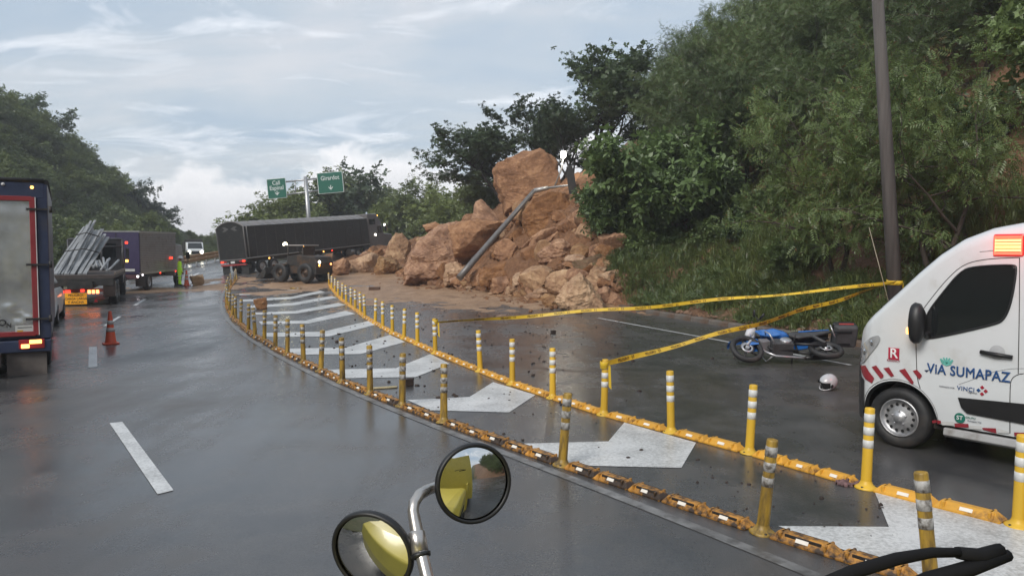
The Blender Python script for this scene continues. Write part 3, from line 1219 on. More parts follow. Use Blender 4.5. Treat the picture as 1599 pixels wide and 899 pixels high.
def rock(px0, px1, py0, py1, seed, label, m='rock', sub=5, planes=11, rough=0.06, block=0.0, depth=1.0, Y=None, tilt=0.0, sink=0.12, cut=0.62, cat='boulder', group=None, name='boulder', out=None):
    """boulder whose silhouette fills the pixel box; it stands where the ray of its foot meets the land"""
    cx = (px0 + px1) / 2
    foot = G(cx, py1 - (py1 - py0) * 0.03) if Y is None else at(cx, py1, Y)
    Yc = foot.y + 0.25 * (px1 - px0) / F_PX * foot.y
    w = (px1 - px0) / F_PX * Yc / 2
    h = (py1 - py0) / F_PX * Yc / 2
    c = at(cx, (py0 + py1) / 2, Yc)
    P, Fc = rock_verts(seed, sub, planes, rough, (w, (w + h) / 2 * depth, h * (1 + sink)), block, cut,
                       None if out is None else [((x - cx) / ((px1 - px0) / 2), ((py0 + py1) / 2 - y) / ((py1 - py0) / 2)) for x, y in out])
    P[:, 2] -= h * sink
    if tilt:
        ca, sa = math.cos(tilt), math.sin(tilt)
        x, z = P[:, 0].copy(), P[:, 2].copy()
        P[:, 0], P[:, 2] = x * ca - z * sa, x * sa + z * ca
    me = np_mesh(name, P, Fc, M_[m], smooth=False)
    me.polygons.foreach_set('use_smooth', np.ones(len(Fc), dtype=bool))
    me.set_sharp_from_angle(angle=R(24))
    o = bpy.data.objects.new(name, me)
    o.location = c
    link(o)
    return tag(o, label, cat, group)


rock(768, 873, 231, 338, 11, 'huge upright block of red rock on top of the landslide', rough=0.045, sink=0.0, sub=6, depth=0.8, Y=45.5, out=[(770, 252), (785, 243), (822, 236), (838, 228), (852, 238), (866, 248), (872, 272), (873, 300), (858, 318), (828, 330), (800, 340), (788, 338), (776, 300), (769, 275)])
rock(812, 898, 296, 392, 23, 'large leaning boulder with a dark overhang just under the huge block', rough=0.05, sink=0.0, sub=6, depth=1.1, Y=39.6, out=[(815, 330), (832, 308), (860, 298), (885, 304), (897, 325), (896, 350), (878, 368), (848, 382), (832, 392), (818, 378)])
rock(733, 792, 310, 372, 37, 'pointed rock spire leaning against the left foot of the huge block', rough=0.05, sink=0.05, Y=44.5, out=[(735, 368), (737, 340), (744, 316), (752, 311), (766, 325), (786, 348), (791, 370)])
rock(628, 747, 347, 442, 41, 'broad domed boulder in the middle of the rock heap', rough=0.07, sink=0.05, sub=6, depth=0.9, out=[(629, 440), (632, 412), (645, 388), (660, 368), (684, 352), (712, 347), (735, 356), (745, 380), (744, 410), (720, 425), (690, 440)])
rock(596, 642, 361, 412, 53, 'tilted flat-topped boulder beside the cab of the lorry', 'rock_pale', rough=0.05, sink=0.05, out=[(597, 404), (606, 380), (618, 363), (628, 364), (641, 378), (640, 398), (628, 411)])
rock(700, 800, 340, 408, 67, 'cracked slab behind the fallen lamp post', planes=8, cut=0.55, Y=42.5)
rock(744, 818, 402, 448, 71, 'long slab lying below the foot of the fallen lamp post', rough=0.06, sink=0.05, out=[(745, 430), (756, 416), (790, 405), (815, 403), (817, 415), (795, 432), (772, 446), (750, 446)])
rock(688, 744, 408, 447, 83, 'layered grey brown rock at the front of the broad domed boulder', 'rock_pale', planes=12, rough=0.1)
rock(862, 946, 424, 487, 91, 'big pale angular boulder at the right end of the heap by the kerb', 'rock_pale', rough=0.07, sink=0.05, sub=6, out=[(884, 440), (893, 428), (905, 424), (922, 440), (940, 462), (945, 480), (930, 487), (885, 486), (866, 470), (868, 452)])
rock(850, 905, 420, 468, 97, 'pale split rock leaning on the back of the big angular boulder', 'rock_pale', planes=8, cut=0.5)
rock(912, 957, 422, 456, 101, 'pale rock with a notched top behind the big angular boulder', 'rock_pale', planes=9, cut=0.5)
rock(893, 942, 396, 428, 103, 'rounded mossy rock at the edge of the grass above the heap', 'rock_moss', planes=12)
rock(926, 958, 446, 480, 107, 'small dark rock wedged beside the big angular boulder and kerb', planes=8)
rock(808, 852, 424, 458, 109, 'smooth brown rock face standing in the rubble right of the slab', planes=8, cut=0.55)
rock(818, 862, 449, 474, 113, 'squat rock lying at the front edge of the heap', 'rock_pale', planes=9)
rock(844, 882, 458, 480, 127, 'flat low rock next to the big angular boulder', 'rock_pale', planes=8)
rock(540, 592, 394, 428, 131, 'pale overhanging boulder at the front of the heap near the loader', 'rock_pale', planes=9, cut=0.55)
rock(512, 548, 402, 432, 137, 'brown boulder right behind the small loader', planes=9)
rock(584, 626, 398, 434, 139, 'broken boulder between the pale overhanging one and the broad dome', 'rock_pale', planes=10, rough=0.09)
rock(575, 604, 388, 408, 149, 'round boulder on top of the rocks near the lorry cab', planes=12)
rock(560, 580, 392, 406, 151, 'small round boulder below the lorry side', planes=10, Y=60)
rock(735, 768, 384, 412, 157, 'wedge of rock under the middle of the fallen lamp post', planes=8, cut=0.5)
rock(770, 815, 372, 405, 163, 'grey brown rock under the large leaning boulder', planes=10)
rock(838, 900, 372, 412, 167, 'rough earth-covered rock below the dark overhang', planes=12, rough=0.1)
rock(905, 945, 330, 366, 173, 'rock lodged in the bare scar beside the green bush', planes=9)
rock(660, 692, 346, 362, 179, 'small rock perched on the left crown of the broad dome', planes=7, Y=47)
rock(704, 728, 344, 360, 181, 'small pointed rock perched on the right crown of the broad dome', planes=7, Y=47)
rock(293, 321, 428.5, 446, 191, 'single flat-bottomed boulder on the lane next to the worker', 'rock_pale', planes=9, cut=0.5, sink=0.05)
rock(397, 419, 464, 484, 193, 'brown angular stone lying on the painted chevrons', planes=8, cut=0.5, sink=0.03, cat='stone', name='stone')

# middle-sized rocks over the heap: individuals sharing a few shapes
_shapes = []
for i in range(9):
    P, Fc = rock_verts(300 + i, 4, 7, 0.06, (1, random.uniform(0.7, 1), random.uniform(0.55, 0.85)), 0, 0.42)
    me = np_mesh('rock', P, Fc, M_['rock' if i % 3 else 'rock_pale'], True)
    me.set_sharp_from_angle(angle=R(26))
    _shapes.append(me)
_cnt = 0
rg = np.random.default_rng(55)
while _cnt < 250:
    px, py = rg.uniform(505, 965), rg.uniform(330, 478)
    p = G(px, py)
    s = (p.y - np.interp(p.x, YF_X, YF_Y)) * 0.45
    if p.y > 68 or p.x > 9 or p.x < -15 or s < -0.3 or s > 9:
        continue
    size = rg.choice([0.2, 0.3, 0.45, 0.65, 0.95], p=[0.26, 0.28, 0.24, 0.14, 0.08])
    if s < 0.4:
        size = min(size, 0.4)
    _si = int(rg.integers(9))
    o = bpy.data.objects.new('rock', _shapes[_si])
    o.location = (p.x, p.y, p.z + size * 0.25)
    o.rotation_euler = (rg.uniform(-0.6, 0.6), rg.uniform(-0.6, 0.6), rg.uniform(0, 6.28))
    o.scale = (size, size, size)
    link(o)
    _w = 'small' if size < 0.25 else 'middle-sized' if size < 0.5 else 'large'
    _c = 'red brown' if _si % 3 else 'pale tan'
    tag(o, '%s %s loose rock strewn on the landslide earth' % (_w, _c), 'rock', '%s %s loose rocks on the landslide' % (_w, _c))
    _cnt += 1


def rubble(name, pts, sizes, m, label):
    V0, F0 = ico(1)
    n = len(pts)
    rg = np.random.default_rng(5)
    rad = rg.uniform(0.5, 1.35, size=(n, len(V0), 1))
    sq = np.stack([np.ones(n), rg.uniform(0.6, 1, n), rg.uniform(0.5, 0.8, n)], 1)[:, None]
    V = V0[None] * rad * sq * np.asarray(sizes)[:, None, None]
    a = rg.uniform(0, 6.28, n)
    ca, sa = np.cos(a)[:, None], np.sin(a)[:, None]
    x, y = V[..., 0].copy(), V[..., 1].copy()
    V[..., 0], V[..., 1] = x * ca - y * sa, x * sa + y * ca
    V = V + np.asarray(pts)[:, None, :]
    Fc = (F0[None] + (np.arange(n) * len(V0))[:, None, None]).reshape(-1, 3)
    o = bpy.data.objects.new(name, np_mesh(name, V.reshape(-1, 3), Fc, m))
    link(o)
    return tag(o, label, None, None, 'stuff')


def scatter_rubble():
    rg = np.random.default_rng(12)
    X = rg.uniform(-15, 9, 22000)
    Y = rg.uniform(27.5, 66, 22000)
    s = (Y - np.interp(X, YF_X, YF_Y)) * 0.45
    k = (s > -0.6) & (s < 9) & (LUT_K(X, Y) < 3.5) & (X / Y < 0.115) & (rg.random(22000) < np.where(s < 0.2, 0.5, 0.55))
    X, Y, s = X[k], Y[k], s[k]
    Z = tfast(X, Y) + 0.04 + 0.25 * np.clip(s, 0, 1) * np.clip(fbm(X * 0.9, Y * 0.9, seed=21, oct=5, gain=0.6), 0, 2)
    X2 = rg.uniform(-14, 3.0, 5200)
    Y2 = np.interp(X2, YF_X, YF_Y) + rg.normal(0.8, 0.9, 5200) / 0.45
    k2 = LUT_K(X2, Y2) < 1.5
    X2, Y2 = X2[k2], Y2[k2]
    X, Y = np.r_[X, X2], np.r_[Y, Y2]
    Z = np.r_[Z, tfast(X2, Y2) + 0.05]
    rubble('rubble', np.c_[X, Y, Z], rg.gamma(2.0, 0.036, len(X)) + 0.02, M_['slide'], 'small broken stones covering the landslide heap')
    # crumbs on the road and hatch
    pts, sz = [], []
    for _ in range(600):
        px, py = rg.uniform(370, 1000), rg.uniform(446, 640)
        if rg.random() < (py - 446) / 260:
            continue
        p = GR(px, py)
        if side_dist(LINE_L, [p.x], [p.y])[0] < 0.3 and rg.random() > 0.04:
            continue
        pts.append((p.x, p.y, p.z + 0.01))
        sz.append(rg.gamma(2.0, 0.009) + 0.008)
    for _ in range(260):
        t = rg.random()
        p = GR(rg.uniform(640, 1420), rg.uniform(600, 880))
        dl = side_dist(LINE_L, [p.x], [p.y])[0]
        drr = side_dist(LINE_R, [p.x], [p.y])[0]
        if dl < 0.25 or drr > -0.2:
            continue
        pts.append((p.x, p.y, p.z + 0.004))
        sz.append(rg.gamma(2.0, 0.004) + 0.006)
    for _ in range(200):
        p = GR(rg.uniform(700, 1190), rg.uniform(490, 560))
        pts.append((p.x, p.y, p.z + 0.006))
        sz.append(rg.gamma(1.6, 0.006) + 0.006)
    M_['grit'] = mat('dark_grit', (0.035, 0.022, 0.016), 0.8, var=0.5)
    rubble('gravel', np.array(pts), np.array(sz), M_['grit'], 'dark crumbs of soil and gravel scattered over the hatched asphalt')
    # stones at the foot of the bank
    pts, sz = [], []
    for _ in range(2600):
        d = abs(rg.normal(0, 1.8)) + 0.3
        y = rg.uniform(12, 32)
        i = np.argmin(np.abs(KERB_S[:, 1] - y))
        q = KERB_S[i] + np.array([0.95, 0.31]) * d + np.array([-0.31, 0.95]) * rg.uniform(-0.6, 0.6)
        z = T(q[0], q[1])
        pts.append((q[0], q[1], z + 0.01))
        sz.append(rg.gamma(1.4, 0.018) + 0.012)
    M_['bank_stone'] = mat('bank_stone', (0.17, 0.10, 0.062), 0.85, var=0.5, scale=0.8, bump=0.5, bscale=20)
    rubble('loose_stones', np.array(pts), np.array(sz), M_['bank_stone'], 'loose brown stones on the earth bank behind the kerb')


scatter_rubble()
# ------------------------------------------------------------------ vegetation
M_['bark'] = mat('bark', (0.075, 0.058, 0.045), 0.85, var=0.45, scale=5, bump=0.5, stretch=(1, 1, 0.25))
M_['bark_dark'] = mat('dark_bark', (0.03, 0.024, 0.02), 0.85, var=0.4, scale=5, bump=0.5)
leaf_mat('leaf_feather', (0.050, 0.084, 0.030), (0.150, 0.212, 0.075), dry=(0.13, 0.08, 0.03))
leaf_mat('leaf_broad', (0.044, 0.084, 0.034), (0.125, 0.195, 0.075))
leaf_mat('leaf_tall', (0.034, 0.058, 0.028), (0.085, 0.125, 0.058), yl=0.06)
leaf_mat('leaf_far', (0.060, 0.094, 0.036), (0.175, 0.225, 0.082), yl=0.28)
leaf_mat('leaf_light', (0.075, 0.12, 0.038), (0.18, 0.25, 0.095), yl=0.1)
leaf_mat('leaf_grass', (0.085, 0.125, 0.034), (0.19, 0.24, 0.075), yellow=(0.17, 0.14, 0.05))


def tpl_pinnate(pairs=5):
    V, Fc = [], []

    def leaflet(x, ang, L, w, dz):
        c, s = math.cos(ang), math.sin(ang)
        i = len(V)
        for a, b, z in ((0, 0, 0), (0.5 * L, w / 2, 0.02), (L, 0, dz), (0.5 * L, -w / 2, 0.02)):
            V.append((x + a * c - b * s, a * s + b * c, -0.18 * x * x + z))
        Fc.append((i, i + 1, i + 2, i + 3))
    for k in range(pairs):
        x = 0.12 + 0.85 * k / pairs
        L = 0.36 * (1 - 0.35 * abs(k / pairs - 0.4))
        leaflet(x, R(62), L, 0.10, -0.08)
        leaflet(x, R(-62), L, 0.10, -0.08)
    leaflet(0.95, 0, 0.3, 0.12, -0.08)
    return np.array(V), np.array(Fc)


def tpl_broad(n=6, seed=1, w=0.26):
    rg = np.random.default_rng(seed)
    V, Fc = [], []
    for k in range(n):
        a = 2 * math.pi * k / n + rg.uniform(-0.5, 0.5)
        el = rg.uniform(-0.6, 0.5)
        d = np.array([math.cos(a) * math.cos(el), math.sin(a) * math.cos(el), math.sin(el)])
        o = np.array([rg.uniform(0, 0.5), 0, 0]) + d * 0.06
        s = np.cross(d, [0, 0, 1])
        s /= np.linalg.norm(s) + 1e-9
        L = rg.uniform(0.42, 0.68)
        i = len(V)
        for q in (o, o + d * L * 0.5 + s * w * L, o + d * L - np.array([0, 0, 0.10]), o + d * L * 0.5 - s * w * L):
            V.append(q)
        Fc.append((i, i + 1, i + 2, i + 3))
    return np.array(V), np.array(Fc)


TPL = {'pinnate': tpl_pinnate(), 'broad': tpl_broad(), 'broad2': tpl_broad(7, 5, 0.3), 'far': tpl_broad(5, 9, 0.34)}


def scatter_leaves(pos, dirs, size, tpl, rg):
    V0, F0 = TPL[tpl]
    n = len(pos)
    d = dirs / (np.linalg.norm(dirs, axis=1)[:, None] + 1e-9)
    up = np.tile([0, 0, 1.0], (n, 1)) + rg.normal(size=(n, 3)) * 0.45
    s = np.cross(up, d)
    s /= np.linalg.norm(s, axis=1)[:, None] + 1e-9
    w = np.cross(d, s)
    V = (V0[None, :, 0, None] * d[:, None] + V0[None, :, 1, None] * s[:, None] + V0[None, :, 2, None] * w[:, None]) * size[:, None, None] + pos[:, None]
    Fc = (F0[None] + (np.arange(n) * len(V0))[:, None, None]).reshape(-1, 4)
    return V.reshape(-1, 3), Fc


def grow(rg, H, levels, spread, up, trunk_r, lean=(0, 0), stems=1, first=0.35, kids=(5, 5, 5), lens=(0.55, 0.3, 0.16), droop=0.0):
    """branch skeleton: list of (points, radii) and leaf anchors (pos, dir)"""
    segs, anch = [], []

    def branch(p, d, L, r, lv):
        n = 6 if lv == 0 else 4
        pts, rad = [p.copy()], [r]
        dd = d / np.linalg.norm(d)
        for i in range(n):
            dd = dd + rg.normal(size=3) * (0.10 if lv == 0 else 0.2)
            dd[2] += up * (0.12 if lv else 0.05) - droop * lv * 0.06
            dd /= np.linalg.norm(dd)
            p = p + dd * L / n
            pts.append(p.copy())
            rad.append(r * (1 - 0.8 * (i + 1) / n) + 0.004)
        segs.append((pts, rad, lv))
        if lv == levels:
            for i in range(1, n + 1):
                anch.append((pts[i], dd.copy()))
            return
        nk = kids[lv]
        for k in range(nk):
            t = first + (1 - first) * (k + rg.random()) / nk if lv == 0 else 0.25 + 0.75 * (k + rg.random()) / nk
            f = t * n
            i = min(int(f), n - 1)
            q = pts[i] + (pts[i + 1] - pts[i]) * (f - i)
            a = rg.uniform(0, 2 * math.pi)
            side = np.array([math.cos(a), math.sin(a), 0.0])
            v = dd * (1 - spread) + side * spread + np.array([0, 0, up * 0.3])
            branch(q, v, H * lens[lv] * rg.uniform(0.7, 1.2) * (1.05 - 0.35 * t), rad[i] * 0.6, lv + 1)
        branch(pts[-1], dd, H * lens[lv] * 0.6, rad[-2] * 0.7, lv + 1)

    for s in range(stems):
        a = rg.uniform(0, 6.28)
        sp = 0.0 if stems == 1 else 0.45
        d = np.array([math.cos(a) * sp + lean[0], math.sin(a) * sp + lean[1], 1.0])
        branch(np.array([0.08 * math.cos(a), 0.08 * math.sin(a), -0.15]) * (stems > 1) + np.array([0, 0, -0.15]), d, H * (0.62 if levels > 1 else 0.8), trunk_r, 0)
    return segs, anch


def trunk_mesh(name, segs, m, minr=0.0):
    mb = MB()
    for pts, rad, lv in segs:
        if max(rad) < minr:
            continue
        mb.tube([tuple(p) for p in pts], rad, m, 7 if lv == 0 else (5 if lv == 1 else 3), caps=False)
    V = np.array(mb.v)
    me = bpy.data.meshes.new(name)
    me.from_pydata(mb.v, [], mb.f)
    me.materials.append(m)
    me.polygons.foreach_set('use_smooth', mb.sm)
    me.update()
    return me


def tree_proto(seed, H, tpl, leafmat, nper, lsize, jit, barkm='bark', minr=0.006, **kw):
    rg = np.random.default_rng(seed)
    segs, anch = grow(rg, H, **kw)
    P = np.array([a[0] for a in anch])
    D = np.array([a[1] for a in anch])
    idx = np.repeat(np.arange(len(P)), nper)
    pos = P[idx] + rg.normal(size=(len(idx), 3)) * jit
    dirs = D[idx] * 0.5 + rg.normal(size=(len(idx), 3)) * 0.75 + np.array([0, 0, -0.12])
    size = lsize * rg.uniform(0.6, 1.25, len(idx))
    V, Fc = scatter_leaves(pos, dirs, size, tpl, rg)
    crown = np_mesh('crown', V, Fc, MATS[leafmat])
    trunk = trunk_mesh('trunk', segs, M_[barkm], minr)
    zs = V[:, 2]
    return dict(trunk=trunk, crown=crown, top=float(np.percentile(zs, 99)), rad=float(np.percentile(np.hypot(V[:, 0], V[:, 1]), 95)), n=len(Fc))


PR = {}
kwF = dict(levels=2, spread=0.72, up=0.35, first=0.25)
PR['feather'] = [tree_proto(s, 6.0, 'pinnate', 'leaf_feather', 9, 0.33, 0.2, trunk_r=0.10, stems=2, kids=(7, 6, 5), lens=(0.55, 0.28, 0.16), droop=0.5, **kwF) for s in (3, 14, 25)]
PR['bush'] = [tree_proto(s, 3.6, 'broad', 'leaf_broad', 7, 0.36, 0.15, trunk_r=0.05, stems=4, kids=(6, 5, 4), lens=(0.5, 0.3, 0.16), levels=2, spread=0.75, up=0.3, first=0.15) for s in (31, 42)]
PR['light'] = [tree_proto(s, 4.2, 'broad2', 'leaf_light', 5, 0.36, 0.17, trunk_r=0.06, stems=3, kids=(6, 5, 4), lens=(0.52, 0.3, 0.17), levels=2, spread=0.78, up=0.25, first=0.2, droop=0.6) for s in (37, 48)]
PR['tall'] = [tree_proto(s, 10.0, 'broad2', 'leaf_tall', 6, 0.44, 0.24, 'bark_dark', trunk_r=0.17, stems=3, kids=(6, 6, 5), lens=(0.46, 0.24, 0.12), levels=2, spread=0.62, up=0.45, first=0.38) for s in (51, 64)]
PR['far'] = [tree_proto(s, 6.0, 'far', 'leaf_far', 11, 0.38, 0.32, 'bark_dark', 0.03, trunk_r=0.13, stems=1, kids=(8, 6, 4), lens=(0.55, 0.28, 0.14), levels=2, spread=0.8, up=0.25, first=0.2) for s in (71, 82, 93)]
PR['flat'] = [tree_proto(s, 6.0, 'far', 'leaf_tall', 3, 0.5, 0.18, 'bark_dark', 0.02, trunk_r=0.12, stems=2, kids=(5, 6, 4), lens=(0.6, 0.26, 0.1), levels=2, spread=0.85, up=0.1, first=0.6) for s in (101, 113)]


def plant(kind, x, y, label, s=1.0, rz=None, i=0, cat='tree', group=None, name='tree', z=None, sz=1.0, tilt=(0, 0)):
    p = PR[kind][i % len(PR[kind])]
    e = empty(name, (x, y, (T(x, y) if z is None else z)), random.uniform(0, 6.28) if rz is None else rz, label, cat, group)
    e.rotation_euler = (tilt[0], tilt[1], e.rotation_euler[2])
    e.scale = (s, s, s * sz)
    for k in ('trunk', 'crown'):
        o = bpy.data.objects.new(k, p[k])
        link(o, e)
    return e


def plant_px(kind, px, Y, ytop, label, i=0, wid=1.0, **kw):
    """tree rooted on the land at depth Y under pixel column px, its top reaching pixel row ytop"""
    x = (px - CX) / F_PX * Y
    z = T(x, Y)
    top = at(px, ytop, Y).z
    p = PR[kind][i % len(PR[kind])]
    s = max(0.3, (top - z) / p['top'])
    return plant(kind, x, Y, label, s * wid, i=i, sz=1 / wid, **kw)


# trees that stand out above and around the landslide
plant_px('tall', 926, 52, 96, 'tall open-crowned tree with bare forked limbs above the huge block', 0, 1.15, rz=0.6)
plant_px('tall', 866, 54, 152, 'dark leafy tree directly behind the huge block of rock', 1, 1.1, rz=2.0)
plant_px('tall', 790, 56, 195, 'lower dark tree spreading left behind the huge block', 0, 1.4, rz=4.0)
plant_px('tall', 893, 50, 172, 'shorter dense tree right behind the lit lamp', 1, 1.0, rz=3.3)
plant_px('far', 752, 62, 268, 'small tree behind the rock spire at the end of the heap', 1, 1.0)
plant_px('tall', 1012, 47, 150, 'slender tree behind the big bush on the scar edge', 1, 0.6, rz=1.0)
plant_px('bush', 1040, 33, 210, 'big dense broad-leaved bush hanging over the edge of the landslide', 0, 1.0, cat='bush', name='bush')
plant_px('bush', 985, 33.5, 268, 'bush with hanging leaves right beside the bare scar', 1, 1.0, cat='bush', name='bush')
plant_px('bush', 1100, 33, 250, 'leafy bush low on the bank over the grass', 1, 1.0, cat='bush', name='bush')
plant_px('feather', 1085, 37, 130, 'feathery tree on the crest above the big dense bush', 0, 0.9)
plant_px('feather', 1150, 41, 60, 'tall feathery tree on the crest at the edge of the sky', 1, 0.75)
plant_px('feather', 1190, 38, 10, 'high feathery tree rising beyond the top of the picture', 2, 0.8)
plant_px('feather', 1460, 19.5, 90, 'pale green feathery tree leaning out behind the utility pole', 0, 0.9)
plant_px('feather', 1310, 23, 150, 'feathery tree with thin leaning stems left of the utility pole', 2, 0.8)
plant_px('light', 1200, 29.5, 290, 'low pale bush above the grass halfway up the bank', 0, 1.0, cat='bush', name='bush')

for k, (px, Y, yt, kd, lab) in enumerate([
        (992, 32.5, 392, 'light', 'small pale shrub rooted beside the mossy rock'),
        (1045, 32.0, 386, 'bush', 'small dark shrub under the big dense bush'),
        (1105, 31.0, 380, 'light', 'small pale shrub in the grass under the leafy bush'),
        (1165, 28.5, 392, 'bush', 'low dark shrub in the grass before the pale bush'),
        (1250, 24.5, 380, 'light', 'pale shrub in the grass left of the stay wire')]):
    plant_px(kd, px, Y, yt, lab, k, 1.1, cat='shrub', name='shrub')

# the wood covering the bank
rg = np.random.default_rng(81)
G_BANK = 'trees crowding the steep bank'
cnt = 0
for y0 in np.arange(6, 64, 3.1):
    for d0 in np.arange(7.8, 29, 3.3):
        y = y0 + rg.uniform(-1.2, 1.2)
        i = np.argmin(np.abs(KERB_S[:, 1] - y))
        t = KERB_S[min(i + 3, len(KERB_S) - 1)] - KERB_S[i - 3]
        t /= np.hypot(*t)
        d = d0 + rg.uniform(-1.2, 1.2)
        q = KERB_S[i] + np.array([t[1], -t[0]]) * d
        px = CX + q[0] / q[1] * F_PX if q[1] > 1 else 9999
        if px > 1900 or q[1] < 5:
            continue
        if (1085 < px < 1190 and 9 < d < 15 and 36 < q[1] < 46) or (1235 < px < 1330 and d < 10 and q[1] > 18):
            continue
        # leave the scar of the slide bare
        if q[1] > 33 and d < 12.5 and px < 1010:
            continue
        if q[1] > 40 and px < 1015 and d < 16:
            continue
        near = q[1] < 24 and d < 6.5
        u_ = rg.random()
        kind = 'bush' if u_ < 0.2 else ('light' if u_ < 0.42 else 'feather')
        s = rg.uniform(0.75, 1.05) * (0.8 if d < 6.5 else 1.0)
        kn = {'feather': 'feathery fine-leaved tree', 'bush': 'dark broad-leaved shrub', 'light': 'pale green drooping shrub'}[kind]
        wh = 'at the lower edge of the wood above the grassy bank' if d < 11 else 'halfway up the wooded bank' if d < 19 else 'near the crest of the wooded bank'
        e = plant(kind, q[0], q[1], kn + ' ' + wh, s, i=int(rg.integers(3)), group=kn + 's ' + wh, cat='tree' if kind == 'feather' else 'shrub', name='tree' if kind == 'feather' else 'shrub', tilt=(rg.uniform(-0.1, 0.1), -0.12 + rg.uniform(-0.15, 0.1)))
        cnt += 1
# a few more of the same wood further back along the bank, caught in the mirrors
for k in range(36):
    q = KERB_S[np.argmin(np.abs(KERB_S[:, 1] - (4 - 1.3 * k)))]
    d = 2.2 + 3.0 * (k % 4)
    plant('feather', q[0] + 0.8 * d, q[1] + 0.55 * d, 'feathery tree of the wood behind the truck, caught in the mirrors', rg.uniform(1.0, 1.3), i=k, group='trees caught in the mirrors')
print('bank trees', cnt)

# trees beyond the lorry, in the middle distance
mid = [(430, 92, 312, 'far', 1.3), (462, 96, 300, 'far', 1.1), (520, 100, 262, 'flat', 1.0), (500, 98, 280, 'far', 1.1), (545, 100, 285, 'far', 1.0), (588, 104, 300, 'far', 1.2),
       (628, 98, 305, 'far', 1.1), (655, 88, 286, 'far', 1.0), (700, 86, 292, 'far', 1.1), (735, 80, 290, 'far', 1.0), (610, 90, 320, 'far', 1.2), (570, 92, 330, 'far', 1.2), (680, 80, 330, 'far', 1.2), (765, 74, 285, 'far', 1.0), (720, 72, 335, 'far', 1.1), (480, 88, 330, 'far', 1.3)]
for k, (px, Y, yt, kind, w) in enumerate(mid):
    lab = 'tall layered tree rising behind the green road signs' if kind == 'flat' else 'round dark green tree in the wood beyond the lorry'
    plant_px(kind, px, Y, yt, lab, k, w, group=None if kind == 'flat' else 'trees beyond the lorry')

# trees that break the skyline of the left hill
for k, (px, Y, yt, kind, w, lab) in enumerate([
        (28, 116, 140, 'flat', 1.0, 'flat-topped tree on the summit of the left hill'),
        (86, 116, 170, 'flat', 1.1, 'wide flat-topped tree leaning from the hill crest'),
        (118, 118, 225, 'flat', 1.0, 'small flat-topped tree lower on the hill crest'),
        (222, 120, 282, 'flat', 0.8, 'thin tree standing out where the hill slopes down'),
        (258, 122, 314, 'flat', 1.1, 'round-headed dark tree at the foot of the hill')]):
    plant_px(kind, px, Y, yt, lab, k, w)


# woods that read as one mass
def wood(name, P, S, label, kinds=('far',)):
    src = bpy.data.collections.new(name + '_source')
    for kd in kinds:
        for p in PR[kd]:
            o = bpy.data.objects.new('crown_source', p['crown'])
            src.objects.link(o)
    me = bpy.data.meshes.new(name)
    me.from_pydata([tuple(p) for p in P], [], [])
    rg = np.random.default_rng(4)
    a = me.attributes.new('rot', 'FLOAT_VECTOR', 'POINT')
    a.data.foreach_set('vector', np.c_[rg.uniform(-0.15, 0.15, (len(P), 2)), rg.uniform(0, 6.28, len(P))].astype(np.float32).ravel())
    a = me.attributes.new('scl', 'FLOAT_VECTOR', 'POINT')
    a.data.foreach_set('vector', (np.asarray(S)[:, None] * np.c_[rg.uniform(0.9, 1.2, (len(P), 2)), rg.uniform(0.75, 1.05, len(P))]).astype(np.float32).ravel())
    ng = bpy.data.node_groups.new(name, 'GeometryNodeTree')
    ng.interface.new_socket('Geometry', in_out='INPUT', socket_type='NodeSocketGeometry')
    ng.interface.new_socket('Geometry', in_out='OUTPUT', socket_type='NodeSocketGeometry')
    gi, go = ng.nodes.new('NodeGroupInput'), ng.nodes.new('NodeGroupOutput')
    ci = ng.nodes.new('GeometryNodeCollectionInfo')
    ci.inputs['Collection'].default_value = src
    ci.inputs['Separate Children'].default_value = True
    ci.inputs['Reset Children'].default_value = True
    ip = ng.nodes.new('GeometryNodeInstanceOnPoints')
    ip.inputs['Pick Instance'].default_value = True
    for nm, sk in (('rot', 'Rotation'), ('scl', 'Scale')):
        na = ng.nodes.new('GeometryNodeInputNamedAttribute')
        na.data_type = 'FLOAT_VECTOR'
        na.inputs['Name'].default_value = nm
        ng.links.new(na.outputs[0], ip.inputs[sk])
    ng.links.new(gi.outputs[0], ip.inputs['Points'])
    ng.links.new(ci.outputs[0], ip.inputs['Instance'])
    ng.links.new(ip.outputs[0], go.inputs[0])
    o = bpy.data.objects.new(name, me)
    link(o)
    o.modifiers.new('scatter', 'NODES').node_group = ng
    return tag(o, label, None, None, 'stuff')


def hill_wood():
    rg = np.random.default_rng(17)
    P, S = [], []
    for _ in range(5200):
        y = rg.uniform(26, 165)
        x = rg.uniform(-105, -20)
        px = CX + x / y * F_PX
        if px < -160 or px > 420:
            continue
        dl = float(LUT_L(x, y))
        if dl < 4.2:
            continue
        if rg.random() > 0.62:
            continue
        P.append((x, y, T(x, y) - 0.6))
        S.append(rg.uniform(0.35, 0.8) * (0.75 if dl < 9 else 1) * (0.6 if y > 105 and px > 190 else 1) * (0.55 if px > 250 else 1))
    print('hill wood', len(P))
    wood('hillside_wood', P, S, 'dense green scrub and low trees covering the left hill')
    P, S = [], []
    for _ in range(700):
        y = rg.uniform(118, 190)
        x = rg.uniform(-50, 30)
        P.append((x, y, T(x, y) - 0.5))
        S.append(rg.uniform(0.28, 0.5) if CX + x / y * F_PX < 440 else rg.uniform(0.8, 1.2))
    wood('distant_wood', P, S, 'far dark wood closing the view along the road')


hill_wood()


